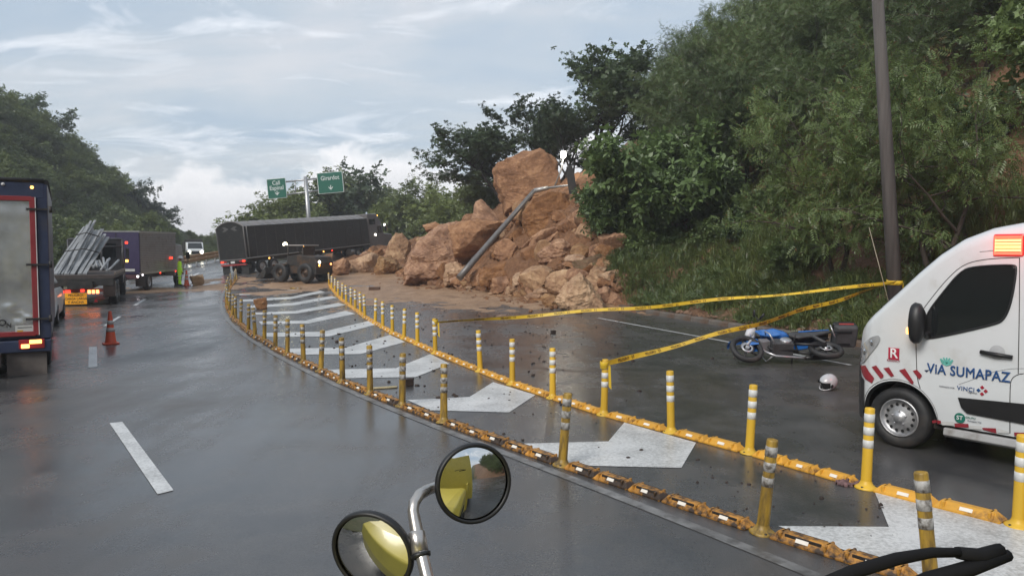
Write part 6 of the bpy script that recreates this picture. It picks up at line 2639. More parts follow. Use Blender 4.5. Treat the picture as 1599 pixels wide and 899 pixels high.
def tail_lamps(e, x, y, z, w=0.3, h=0.12, lit=True):
    t = empty('tail_light', (x, y, z))
    t.parent = e
    MB().box((0, 0, 0), (0.05, w, h), M_['red_refl']).build('housing', t, 0.01)
    MB().box((-0.03, -w * 0.27, -h * 0.1), (0.02, w * 0.36, h * 0.6), M_['tail_hot'] if lit else M_['tail']).build('lens', t, 0.008)
    return t


def left_truck():
    phi = 30.5
    f = Vector((-math.sin(R(phi)), math.cos(R(phi)), 0))
    l = Vector((-math.cos(R(phi)), -math.sin(R(phi)), 0))
    cor = at(82, 560, 14.0)
    W = 2.45
    O = Vector((cor.x, cor.y, 0)) + l * (W / 2)
    e = empty('box_truck', O, heading(phi), 'blue box truck with dented steel rear door in a red frame', 'truck')
    n = -f

    def rp(px, py):
        """pixel to (y, z) on the rear face"""
        q = on_plane(px, py, O, n)
        return ((q - O).dot(l), q.z)
    blue = mat('truck_blue', (0.026, 0.036, 0.075), 0.4, var=0.2, dirt=(0.05, 0.045, 0.04), dlo=0.55, dhi=0.8)
    z_top = rp(70, 283)[1]
    z_bot = rp(70, 530)[1]
    H = z_top - z_bot
    b = MB()
    b.box((3.0, 0, z_bot + H / 2), (5.96, W, H), blue)
    b.build('cargo_box', e, 0.05, 3)
    # rear frame: posts, header
    b = MB()
    for s in (-1, 1):
        b.box((-0.02, s * (W / 2 - 0.09), z_bot + H / 2 - 0.02), (0.05, 0.17, H - 0.1), blue)
    b.box((-0.025, 0, z_top - 0.17), (0.05, W - 0.1, 0.30), blue)
    b.build('rear_frame', e, 0.012)
    steel = mat('dented_steel', (0.58, 0.58, 0.575), 0.24, 0.75, var=0.35, scale=1.6, bump=0.0, dirt=(0.25, 0.22, 0.19), dscale=1.8, dlo=0.55, dhi=0.85)
    ycr, zc0 = rp(66, 520)
    yct, zc1 = rp(60, 308)
    # door: buckled sheet
    yy = np.linspace(-W / 2 + 0.26, W / 2 - 0.26, 60)
    zz = np.linspace(z_bot + 0.16, z_top - 0.36, 80)
    Yg, Zg = np.meshgrid(yy, zz)
    D = -0.03 - 0.010 * fbm(Yg * 1.4, Zg * 1.4, seed=91, oct=3) - 0.022 * np.clip(fbm(Yg * 2.6, Zg * 3.2, seed=93, oct=3), -1, 1) * sstep(z_bot + 1.0, z_bot + 0.25, Zg)
    dd = empty('rear_door', (0, 0, 0))
    dd.parent = e
    o = bpy.data.objects.new('door_sheet', grid_mesh('door_sheet', D, Yg, Zg, steel, True))
    link(o, dd)
    red = mat('truck_red', (0.24, 0.026, 0.03), 0.42, var=0.15, dirt=(0.1, 0.04, 0.03), dlo=0.55, dhi=0.8)
    b = MB()
    y0, y1, z0, z1 = -W / 2 + 0.185, W / 2 - 0.185, z_bot + 0.10, z_top - 0.30
    for s, yv in ((-1, y0), (1, y1)):
        b.box((-0.055, yv + (0.05 if s < 0 else -0.05), (z0 + z1) / 2), (0.04, 0.10, z1 - z0), red)
    b.box((-0.054, 0, z1 - 0.03), (0.04, W - 0.5, 0.085), red)
    b.box((-0.054, 0, z0 + 0.03), (0.04, W - 0.5, 0.085), red)
    b.build('red_frame', dd, 0.008)
    wt = MB()
    wt.box((-0.06, y0 + 0.008, (z0 + z1) / 2), (0.04, 0.014, z1 - z0), M_['white_refl'])
    wt.build('white_edge', dd)
    for py in (327, 413, 497):
        yh, zh = rp(60, py)
        b = MB()
        b.box((-0.09, yh + 0.02, zh), (0.03, 0.34, 0.035), M_['dark'])
        b.tube([(-0.08, yh - 0.19, zh - 0.06), (-0.08, yh - 0.19, zh + 0.06)], 0.028, M_['dark'], 8)
        b.build('hinge', dd)
    # lettering and sticker
    yt, zt = rp(4, 504)
    text_part('lettering', 'O', 0.16, basis((0, -1, 0), (0, 0, 1), (-0.062, yt, zt)), M_['black'], dd, 0.02, 0.003)
    yt, zt = rp(14, 506)
    text_part('lettering', 'N', 0.10, basis((0, -1, 0), (0, 0, 1), (-0.062, yt, zt - 0.02)), M_['black'], dd, 0.01, 0.003)
    ya, za = rp(24, 508)
    yb, zb = rp(54, 520)
    b = MB()
    b.box((-0.064, (ya + yb) / 2, (za + zb) / 2), (0.004, abs(ya - yb), abs(za - zb)), mat('sticker_white', (0.5, 0.5, 0.47), 0.5))
    b.box((-0.067, (ya * 0.75 + yb * 0.25), (za * 0.35 + zb * 0.65)), (0.003, 0.09, 0.035), mat('sticker_orange', (0.55, 0.30, 0.04), 0.5))
    b.box((-0.067, (ya * 0.5 + yb * 0.5), (za * 0.75 + zb * 0.25)), (0.003, 0.22, 0.012), M_['dark'])
    b.build('sticker', dd)
    # roof edge with tarp roll and amber lamp
    b = MB()
    b.tube([(-0.03, -W / 2 + 0.05, z_top + 0.0), (-0.03, W / 2 - 0.05, z_top)], 0.045, M_['dark'], 10)
    b.tube([(-0.03, -W / 2 + 0.02, z_top - 0.02), (5.9, -W / 2 + 0.02, z_top - 0.02)], 0.045, M_['dark'], 10)
    b.build('roof_edge', e)
    yl, zl = rp(50, 293)
    MB().lathe([(0.028, 0.0), (0.028, -0.02), (0.001, -0.03)], M_['amber'], 12, M=Matrix.Translation((-0.05, yl, zl)), axis='x').build('marker_light', e)
    yl, zl = rp(5, 288)
    MB().lathe([(0.03, 0.0), (0.03, -0.02), (0.001, -0.03)], M_['white_refl'], 12, M=Matrix.Translation((-0.05, yl, zl)), axis='x').build('marker_light', e)
    # rear sill with lamps
    b = MB()
    b.box((0.05, 0, z_bot - 0.10), (0.25, W - 0.02, 0.22), blue)
    b.build('rear_sill', e, 0.02)
    yl, zl = rp(50, 536)
    for s in (-1, 1):
        t = empty('tail_light', (-0.08, (yl if s < 0 else -yl), zl))
        t.parent = e
        MB().box((0, 0, 0), (0.03, 0.40, 0.17), M_['red_refl']).build('housing', t, 0.01)
        MB().box((-0.02, s * -0.10, -0.035), (0.02, 0.13, 0.075), M_['tail_hot']).build('brake_lens', t, 0.01)
        MB().box((-0.02, s * 0.06, 0.04), (0.02, 0.19, 0.07), M_['amber']).build('turn_lens', t, 0.01)
    # chassis, mudflaps, wheels
    MB().box((3.2, 0, z_bot - 0.30), (7.2, 0.9, 0.22), M_['dark']).build('chassis', e)
    for s in (-1, 1):
        yl = s * (W / 2 - 0.40)
        MB().box((0.02, yl, z_bot - 0.50), (0.02, 0.62, 0.62), mat('mudflap', (0.10, 0.085, 0.075), 0.7, var=0.4, scale=3)).build('mudflap', e)
        wheel(e, (1.3, s * (W / 2 - 0.17), 0.46), 0.46, 0.26, side=s)
        wheel(e, (1.3, s * (W / 2 - 0.47), 0.46), 0.46, 0.26, side=s)
        wheel(e, (6.4, s * (W / 2 - 0.20), 0.46), 0.46, 0.26, side=s)
    b = MB()
    b.prism([(6.05, 0.55), (7.6, 0.55), (7.65, 1.3), (7.35, 2.3), (6.05, 2.4)], -1.1, 1.1, blue, 'y')
    b.build('cab', e, 0.06, 2)


left_truck()


def white_car():
    phi = 27
    f = Vector((-math.sin(R(phi)), math.cos(R(phi)), 0))
    l = Vector((-math.cos(R(phi)), -math.sin(R(phi)), 0))
    c = GR(91, 508)
    W = 1.78
    O = c + l * (W / 2) - f * 0.62
    e = empty('car', (O.x, O.y, 0), heading(phi), 'white car half hidden behind the blue box truck', 'car')
    wh = M_['white']
    b = MB()
    secs = []
    for x, zt, hw in ((0.0, 0.95, 0.80), (0.08, 1.10, 0.87), (0.7, 1.12, 0.89), (2.6, 1.08, 0.89), (3.6, 0.98, 0.88), (4.15, 0.80, 0.80), (4.3, 0.6, 0.7)):
        secs.append([(x, s * hw * k, z) for s in (1,) for k, z in ((0.96, 0.28), (1.0, 0.5), (1.0, zt * 0.75), (0.95, zt), (-0.95, zt), (-1.0, zt * 0.75), (-1.0, 0.5), (-0.96, 0.28))])
    V = [p for s in secs for p in s]
    Fc = []
    for i in range(len(secs) - 1):
        for j in range(8):
            a, c_ = i * 8 + j, i * 8 + (j + 1) % 8
            Fc.append((a, c_, c_ + 8, a + 8))
    b.add(V, Fc + [tuple(range(8)), tuple(len(V) - 8 + j for j in range(8))], wh, True)
    b.build('body', e, 0.03)
    b = MB()
    V = []
    for x, z, hw in ((0.12, 1.08, 0.84), (0.5, 1.56, 0.66), (2.0, 1.60, 0.66), (2.9, 1.08, 0.82)):
        V += [(x, hw, z), (x, -hw, z)]
    b.add(V, [(0, 1, 3, 2), (2, 3, 5, 4), (4, 5, 7, 6), (0, 2, 4, 6), (1, 7, 5, 3)], M_['glass'], False)
    b.build('windows', e, 0.03)
    b = MB()
    b.add([(0.45, 0.67, 1.565), (0.45, -0.67, 1.565), (2.05, -0.67, 1.61), (2.05, 0.67, 1.61), (0.5, 0.6, 1.62), (0.5, -0.6, 1.62), (1.95, -0.6, 1.66), (1.95, 0.6, 1.66)], [(0, 1, 2, 3), (4, 5, 6, 7), (0, 1, 5, 4), (1, 2, 6, 5), (2, 3, 7, 6), (3, 0, 4, 7)], wh)
    b.build('roof', e, 0.02)
    for s in (-1, 1):
        MB().box((-0.01, s * 0.74, 0.92), (0.08, 0.2, 0.26), M_['tail']).build('tail_light', e, 0.02)
        for x in (0.75, 3.4):
            wheel(e, (x, s * (W / 2 - 0.10), 0.33), 0.33, 0.21, side=s)
    MB().box((-0.05, 0, 0.48), (0.14, 1.66, 0.30), M_['dark']).build('bumper', e, 0.03)


white_car()


def flatbed():
    phi = 24
    f = Vector((-math.sin(R(phi)), math.cos(R(phi)), 0))
    l = Vector((-math.cos(R(phi)), -math.sin(R(phi)), 0))
    W = 2.5
    c = GR(181, 476)
    O = Vector((c.x, c.y, 0)) + l * (W / 2)
    e = empty('flatbed_truck', O, heading(phi), 'dark flatbed lorry with an orange warning board under its tail', 'truck')
    n = -f

    def rp(px, py):
        q = on_plane(px, py, O, n)
        return ((q - O).dot(l), q.z)
    dk = M_['dark']
    zb = 1.18
    MB().box((3.6, 0, zb), (7.2, W, 0.16), mat('bed_brown', (0.06, 0.045, 0.04), 0.7, var=0.3)).build('bed', e, 0.02)
    MB().box((3.5, 0, 0.85), (7.6, 0.9, 0.3), dk).build('chassis', e)
    MB().box((0.1, 0, 0.62), (0.1, W - 0.2, 0.14), mat('bumper_mar', (0.10, 0.04, 0.04), 0.6)).build('rear_bumper', e, 0.02)
    b = MB()
    b.box((0.0, 0, zb - 0.22), (0.08, W - 0.1, 0.30), dk)
    b.build('tail_board', e, 0.01)
    for s in (-1, 1):
        b = MB()
        b.box((3.6, s * (W / 2 - 0.02), zb + 0.12), (7.0, 0.05, 0.12), mat('side_rail', (0.20, 0.16, 0.13), 0.6, var=0.3))
        b.build('side_rail', e)
        b = MB()
        b.prism([(0.0, 0.35), (0.55, 0.35), (0.7, 0.95), (0.0, 1.05)], s * (W / 2 - 0.45), s * (W / 2 - 0.02), mat('fender_brown', (0.05, 0.035, 0.03), 0.35, 0.3), 'y')
        b.build('mudguard', e, 0.02)
        for x in (1.2, 2.5):
            wheel(e, (x, s * (W / 2 - 0.16), 0.5), 0.5, 0.28, side=s)
        wheel(e, (8.2, s * (W / 2 - 0.2), 0.5), 0.5, 0.28, side=s)
    # headboard of tubes and panes
    zt = rp(165, 384)[1] + 0.35
    b = MB()
    for y in (-W / 2 + 0.08, -0.25, 0.25, W / 2 - 0.08):
        b.tube([(6.9, y, zb), (6.9, y, zt)], 0.05, mat('rack_dark', (0.05, 0.05, 0.055), 0.5), 6)
    b.tube([(6.9, -W / 2 + 0.08, zt), (6.9, W / 2 - 0.08, zt)], 0.05, MATS['rack_dark'], 6)
    b.tube([(6.9, -W / 2 + 0.08, zt - 0.35), (6.9, W / 2 - 0.08, zt - 0.35)], 0.05, MATS['rack_dark'], 6)
    b.build('headboard_frame', e)
    b = MB()
    b.prism([(7.15, 0.6), (9.0, 0.6), (9.05, 1.7), (8.8, 2.75), (7.15, 2.85)], -1.15, 1.15, mat('cab_dark', (0.03, 0.03, 0.035), 0.4), 'y')
    b.build('cab', e, 0.06)
    MB().box((7.13, 0, 2.2), (0.02, 1.7, 0.8), M_['glass']).build('rear_window', e)
    MB().box((6.95, -W / 2 - 0.12, 2.05), (0.06, 0.16, 0.6), M_['black']).build('mirror', e, 0.02)
    MB().box((6.86, -W / 2 - 0.10, 2.62), (0.05, 0.12, 0.12), M_['tail']).build('marker_light', e, 0.01)
    MB().box((6.86, -W / 2 - 0.10, 1.72), (0.05, 0.12, 0.12), M_['amber']).build('marker_light', e, 0.01)
    # warning board
    y0, z0 = rp(119, 466)
    wb = empty('warning_board', (-0.10, y0, z0))
    wb.parent = e
    MB().box((0, 0, 0), (0.02, 0.78, 0.46), mat('board_orange', (0.75, 0.32, 0.015), 0.4, emit=(1, 0.45, 0.03), estr=0.12)).build('board', wb, 0.01)
    for k, (t, s) in enumerate((('PELIGRO!', 0.14), ('CARGA LARGA', 0.125), ('Y ANCHA', 0.14))):
        text_part('lettering', t, s, basis((0, -1, 0), (0, 0, 1), (-0.016, 0, 0.135 - 0.14 * k)), M_['black'], wb, 0.012, 0.003, sx=0.92)
    for px, py, w in ((97, 456, 0.16), (106, 455, 0.2), (129, 453.5, 0.14)):
        y, z = rp(px, py)
        MB().box((-0.06, y, z), (0.04, w, 0.10), M_['tail']).build('tail_light', e, 0.01)
    y, z = rp(146, 456)
    for k in range(3):
        MB().box((-0.06, y + 0.15 - 0.15 * k, z + 0.02), (0.04, 0.11, 0.15), M_['tail_hot']).build('tail_light', e, 0.012)
    y, z = rp(150, 469)
    MB().prism([(-0.08, -0.06), (0.08, -0.06), (0, 0.09)], -0.07, -0.05, M_['red_refl'], 'x', M=Matrix.Translation((0, y, z))).build('reflector_triangle', e)
    # the load: every bundle of grey bars is a thing lying on the bed
    grey = mat('bar_grey', (0.27, 0.275, 0.28), 0.5, 0.25, var=0.25, scale=3)
    rg_ = np.random.default_rng(8)
    labs = 'long grey steel bar leaning in the fanned stack on the flatbed'
    Mw = Matrix.Translation(O) @ Matrix.Rotation(heading(phi), 4, 'Z')
    for k in range(30):
        u = k / 29
        bx = 0.3 + rg_.uniform(-0.1, 0.8)
        by = 1.05 - 1.15 * u + rg_.normal(0, 0.06)
        ty = 0.16 - 0.75 * u + rg_.normal(0, 0.05)
        tz = 3.35 - 0.5 * abs(u - 0.3) + rg_.normal(0, 0.12)
        tx = 4.6 + rg_.uniform(-0.9, 0.9)
        mid_ = Vector(((bx + tx) / 2, (by * 0.62 + ty * 0.38), (zb + 0.12) * 0.56 + tz * 0.44))
        w, t_ = rg_.uniform(0.03, 0.075), rg_.uniform(0.02, 0.04)
        b = MB()
        pts = [Vector((bx, by, zb + 0.10)), mid_, Vector((tx, ty, tz))]
        prev = None
        V, Fc = [], []
        for i, p in enumerate(pts):
            for a, c2 in ((-w, -t_), (w, -t_), (w, t_), (-w, t_)):
                V.append(p + Vector((0, a, c2)))
        for i in range(2):
            for j in range(4):
                q, r_ = i * 4 + j, i * 4 + (j + 1) % 4
                Fc.append((q, r_, r_ + 4, q + 4))
        Fc += [(0, 1, 2, 3), (8, 9, 10, 11)]
        b.add(V, Fc, grey, False)
        o = b.build('steel_bar', None)
        o.matrix_world = Mw
        tag(o, labs, 'steel bar', 'steel bars fanned on the flatbed')
    b = MB()
    for zc, ya, yb_ in ((2.2, 0.75, -0.55), (2.9, 0.45, -0.5)):
        b.tube([(1.7 + (zc - 2.2) * 1.6, ya, zc), (1.6 + (zc - 2.2) * 1.6, 0, zc + 0.12), (1.7 + (zc - 2.2) * 1.6, yb_, zc - 0.05)], 0.025, M_['dark'], 6)
    o = b.build('tie_strap', None)
    o.matrix_world = Mw
    tag(o, 'dark straps tied round the fanned steel bars', 'strap')
    for k in range(10):
        p = Vector((rg_.uniform(0.3, 1.2), -0.35 - 0.07 * k, zb + 0.18 + rg_.uniform(0, 0.3)))
        b = MB()
        b.tube([tuple(p), tuple(p + Vector((rg_.uniform(1, 2), rg_.uniform(-0.3, 0.3), rg_.uniform(0.0, 0.5))))], 0.05, grey, 6)
        o = b.build('steel_tube', None)
        o.matrix_world = Mw
        tag(o, 'short grey tube in the low tangle beside the fanned bars', 'steel tube', 'short tubes on the flatbed')


flatbed()


def purple_truck():
    phi = 7
    f = Vector((-math.sin(R(phi)), math.cos(R(phi)), 0))
    l = Vector((-math.cos(R(phi)), -math.sin(R(phi)), 0))
    W = 2.35
    c = at(219, 440, 41.0)
    O = Vector((c.x, c.y, 0)) + l * (W / 2)
    e = empty('box_lorry', O, heading(phi), 'purple box lorry with ribbed aluminium side stopped ahead of the flatbed', 'truck', rot=(0, R(-0.5), heading(phi)))
    pur = mat('lorry_purple', (0.045, 0.035, 0.085), 0.4, var=0.15)
    alu = mat('ribbed_aluminium', (0.30, 0.285, 0.27), 0.35, 0.55, var=0.15, dirt=(0.15, 0.12, 0.09), dlo=0.5, dhi=0.8)
    z0, z1, L = 0.95, 3.25, 6.2
    MB().box((L / 2, 0, (z0 + z1) / 2), (L, W, z1 - z0), pur).build('cargo_box', e, 0.03)
    for k in range(22):
        z = z0 + 0.1 + k * (z1 - z0 - 0.2) / 21
        MB().box((L / 2, -W / 2 - 0.012, z), (L - 0.16, 0.03, 0.082), alu).build('side_slat', e, 0.012, 1)
    b = MB()
    b.box((L / 2, -W / 2 - 0.01, z1 - 0.02), (L, 0.06, 0.1), M_['steel'])
    b.box((L / 2, -W / 2 - 0.01, z0 + 0.02), (L, 0.06, 0.1), M_['steel'])
    b.box((0.03, 0, z1), (0.1, W, 0.07), M_['steel'])
    b.build('box_trim', e)
    MB().box((-0.02, 0, (z0 + z1) / 2), (0.02, 0.03, z1 - z0 - 0.2), M_['dark']).build('door_gap', e)
    MB().box((-0.03, -0.55, z0 + 0.22), (0.02, 0.75, 0.14), M_['white_refl']).build('plate', e)
    b = MB()
    b.box((-0.02, -W * 0.12, z0 - 0.15), (0.08, W * 0.7, 0.22), mat('lorry_bumper', (0.10, 0.04, 0.05), 0.6))
    b.build('rear_bumper', e, 0.02)
    MB().box((3.6, 0, 0.75), (8, 0.9, 0.25), M_['dark']).build('chassis', e)
    wl = mat('white_marker', (0.9, 0.9, 0.9), 0.3, emit=(1, 0.9, 0.95), estr=3)
    for x in (0.25, 3.1, 5.9):
        MB().box((x, -W / 2 - 0.05, z0 - 0.05), (0.12, 0.04, 0.08), wl if x < 3 else M_['tail']).build('side_marker', e, 0.01)
    MB().box((-0.05, W / 2 - 0.3, z0 - 0.12), (0.05, 0.25, 0.1), M_['tail']).build('tail_light', e, 0.01)
    MB().box((-0.05, -W / 2 + 0.1, z0 - 0.12), (0.05, 0.1, 0.1), wl).build('tail_light', e, 0.01)
    for s in (-1, 1):
        for x in (1.5,):
            wheel(e, (x, s * (W / 2 - 0.15), 0.48), 0.48, 0.27, side=s)
        wheel(e, (6.9, s * (W / 2 - 0.15), 0.48), 0.48, 0.27, side=s)
    MB().box((0.75, -W / 2 + 0.25, 0.55), (0.03, 0.5, 0.6), mat('flap_grey', (0.07, 0.06, 0.055), 0.7)).build('mudflap', e)
    b = MB()
    b.prism([(6.35, 0.6), (8.2, 0.6), (8.25, 1.6), (7.9, 2.5), (6.35, 2.6)], -1.05, 1.05, mat('cab_grey', (0.3, 0.3, 0.3), 0.4), 'y')
    b.build('cab', e, 0.05)
    b = MB()
    b.tube([(7.9, -1.05, 2.1), (7.95, -1.38, 2.12), (7.95, -1.38, 1.4), (7.9, -1.05, 1.4)], 0.025, M_['dark'], 6)
    b.box((7.93, -1.38, 1.85), (0.06, 0.22, 0.42), M_['black'])
    b.build('mirror', e)
    # red light reflected in the ribs, imitated by an added glowing bar
    MB().box((5.1, -W / 2 - 0.05, 1.72), (0.5, 0.03, 0.13), M_['tail']).build('red_reflection', e, 0.01)


purple_truck()


# ------------------------------------------------------------------ articulated lorry across the road
def artic():
    W, L = 2.65, 14.3
    A = at(389, 431, 55.0)
    A.z = 0.45
    B = at(579, 394, 68.5)
    B.z = 1.55
    f = (B - A).normalized()
    roll = R(4.0)
    up = Vector((math.sin(-roll), 0, 1))
    l = up.cross(f).normalized()
    up = f.cross(l).normalized()
    L = (B - A).length
    O = A + l * (W / 2)
    e = empty('articulated_lorry', O, 0, 'black tarpaulin articulated lorry standing across the road before the landslide', 'lorry')
    e.matrix_world = Matrix(((f.x, l.x, up.x, O.x), (f.y, l.y, up.y, O.y), (f.z, l.z, up.z, O.z), (0, 0, 0, 1)))
    tarp = mat('black_tarp', (0.014, 0.014, 0.015), 0.55, var=0.25, scale=1.5, bump=0.2, bscale=3, dirt=(0.045, 0.038, 0.032), dlo=0.52, dhi=0.8)
    tarp_top = mat('grey_tarp', (0.15, 0.14, 0.135), 0.5, var=0.2, scale=2)
    z0, z1, rise = 1.15, 3.52, 0.42
    # arched cover, scalloped between the hoops
    n, hoops = 160, 17
    V, Fc = [], []
    k = 15
    for i in range(n + 1):
        x = L * i / n
        sc = abs(math.sin(math.pi * hoops * i / n))
        for j in range(k):
            t = -1 + 2 * j / (k - 1)
            z = z1 + rise * (1 - abs(t) ** 2.2) - 0.17 * (1 - sc) * (1 - 0.3 * abs(t))
            V.append((x, t * W / 2 * 1.005, z))
    for i in range(n):
        for j in range(k - 1):
            a = i * k + j
            Fc.append((a, a + 1, a + k + 1, a + k))
    o = bpy.data.objects.new('roof_tarpaulin', np_mesh('roof_tarpaulin', np.array(V), np.array(Fc), tarp_top, True))
    link(o, e)
    b = MB()
    for s in (-1, 1):
        b.box((L / 2, s * (W / 2 - 0.02), (z0 + z1) / 2 - 0.02), (L - 0.04, 0.05, z1 - z0 + 0.04), tarp)
    b.box((L - 0.03, 0, (z0 + z1) / 2), (0.06, W - 0.05, z1 - z0), tarp)
    b.build('side_curtain', e)
    poly = [(-W / 2, z0)] + [(t * W / 2, z1 + rise * (1 - abs(t) ** 2.2) - 0.02) for t in np.linspace(-1, 1, 17)] + [(W / 2, z0)]
    re_ = empty('rear_curtain', (0, 0, 0))
    re_.parent = e
    MB().prism(poly, -0.03, 0.03, tarp, 'x').build('curtain', re_)
    b = MB()
    rim = [(-0.03, y, z) for y, z in poly]
    b.tube(rim + rim[:1], 0.05, tarp_top, 6)
    b.build('edge_piping', re_)
    b = MB()
    em = mat('arrow_grey', (0.10, 0.10, 0.10), 0.5)
    for s in (-1, 1):
        b.prism([(s * 0.10, 3.40), (s * 0.45, 3.56), (s * 0.75, 3.56), (s * 0.50, 3.40), (s * 0.75, 3.24), (s * 0.45, 3.24)], -0.04, -0.034, em, 'x')
    b.build('arrow_emblem', re_)
    b = MB()
    pole = mat('corner_pole', (0.16, 0.15, 0.14), 0.5)
    for s in (-1, 1):
        b.tube([(0.25, s * (W / 2 + 0.02), z0), (0.25, s * (W / 2 + 0.02), z1)], 0.05, pole, 6)
    b.tube([(0, -W / 2 - 0.02, z0 + 0.05), (L, -W / 2 - 0.02, z0 + 0.05)], 0.06, pole, 6)
    b.tube([(0, W / 2 + 0.02, z0 + 0.05), (L, W / 2 + 0.02, z0 + 0.05)], 0.06, pole, 6)
    b.build('curtain_rail', e)
    for k in range(1, 14):
        x = L * k / 14
        MB().box((x, -W / 2 - 0.012, (z0 + z1) / 2), (0.06, 0.02, z1 - z0 - 0.1), mat('strap_grey', (0.045, 0.043, 0.04), 0.6)).build('curtain_strap', e)
    # faint round badge on the curtain
    MB().lathe([(0.42, -0.004), (0.36, -0.006), (0.30, -0.004)], mat('badge_ring', (0.035, 0.033, 0.032), 0.6), 28, M=Matrix.Translation((L - 2.7, -W / 2 - 0.045, 2.5)), axis='y').build('round_badge', e)
    MB().box((L / 2, 0, z0 - 0.15), (L, 1.0, 0.3), M_['dark']).build('chassis', e)
    b = MB()
    b.box((0.0, 0, 0.78), (0.12, W - 0.2, 0.12), mat('bumper_red', (0.28, 0.04, 0.04), 0.5))
    b.build('rear_bumper', e)
    b = MB()
    b.box((-0.02, 0, z0 - 0.1), (0.1, W, 0.14), M_['dark'])
    b.build('rear_sill', e)
    for y in (-1.05, -0.75, 0.75, 1.05):
        MB().box((-0.08, y, z0 - 0.12), (0.03, 0.26, 0.12), M_['tail'] if abs(y) > 0.9 else M_['red_refl']).build('tail_light', e)
    MB().box((-0.1, 0, 0.98), (0.02, 0.4, 0.16), M_['white_refl']).build('number_plate', e)
    for s in (-1, 1):
        MB().box((0.12, s * (W / 2 - 0.4), 0.42), (0.03, 0.7, 0.68), mat('flap_black', (0.02, 0.02, 0.02), 0.7)).build('mudflap', e)
        for x in (1.5, 2.75):
            wheel(e, (x, s * (W / 2 - 0.17), 0.5), 0.5, 0.3, (0.4, 0.4, 0.4), 0.56, s)
        for x in (L - 1.6, L - 0.3, L + 3.4):
            wheel(e, (x, s * (W / 2 - 0.2), 0.5), 0.5, 0.3, (0.4, 0.4, 0.4), 0.56, s)
    for x, m in ((2.6, M_['white_refl']), (2.2, M_['amber']), (8.5, M_['amber']), (9.6, M_['tail'])):
        MB().box((x, -W / 2 - 0.03, z0 - 0.12), (0.12, 0.03, 0.09), m).build('side_marker', e)
    b = MB()
    b.tube([(L - 2.6, -0.95, 0.72), (L - 1.9, -0.95, 0.72)], 0.28, mat('fuel_tank_alu', (0.35, 0.35, 0.35), 0.35, 0.7), 14)
    b.build('fuel_tank', e)
    # tractor: sleeper, cab, bonnet
    cabm = mat('tractor_grey', (0.13, 0.12, 0.12), 0.4, var=0.15)
    b = MB()
    b.prism([(L + 0.25, 0.9), (L + 2.5, 0.9), (L + 2.55, 2.2), (L + 2.35, 3.0), (L + 1.7, 3.9), (L + 0.25, 3.95)], -1.22, 1.22, cabm, 'y')
    b.build('cab', e, 0.08, 3)
    b = MB()
    b.prism([(L + 2.4, 0.8), (L + 4.4, 0.8), (L + 4.5, 1.5), (L + 4.2, 1.95), (L + 2.4, 2.15)], -1.0, 1.0, cabm, 'y')
    b.build('bonnet', e, 0.1, 3)
    MB().box((L + 1.95, -1.225, 2.45), (0.7, 0.02, 0.65), M_['glass']).build('door_window', e, 0.01)
    MB().box((L + 0.9, -1.225, 3.2), (0.9, 0.02, 0.5), M_['glass']).build('sleeper_window', e, 0.01)
    MB().tube([(L + 0.35, -1.1, 1.0), (L + 0.35, -1.1, 4.1)], 0.08, M_['chrome'], 10).build('exhaust_stack', e)
    b = MB()
    b.box((L + 2.6, -1.5, 2.5), (0.12, 0.2, 0.5), M_['chrome'])
    b.tube([(L + 2.5, -1.2, 2.7), (L + 2.6, -1.5, 2.7)], 0.03, M_['chrome'], 6)
    b.build('mirror', e)
    for x, z in ((L + 1.2, 2.0), (L + 2.75, 2.85)):
        MB().box((x, -1.25, z), (0.16, 0.05, 0.16), M_['head']).build('marker_light', e, 0.02)
    MB().box((L + 2.3, -0.8, 3.75), (0.2, 0.12, 0.09), M_['amber']).build('marker_light', e, 0.02)


artic()


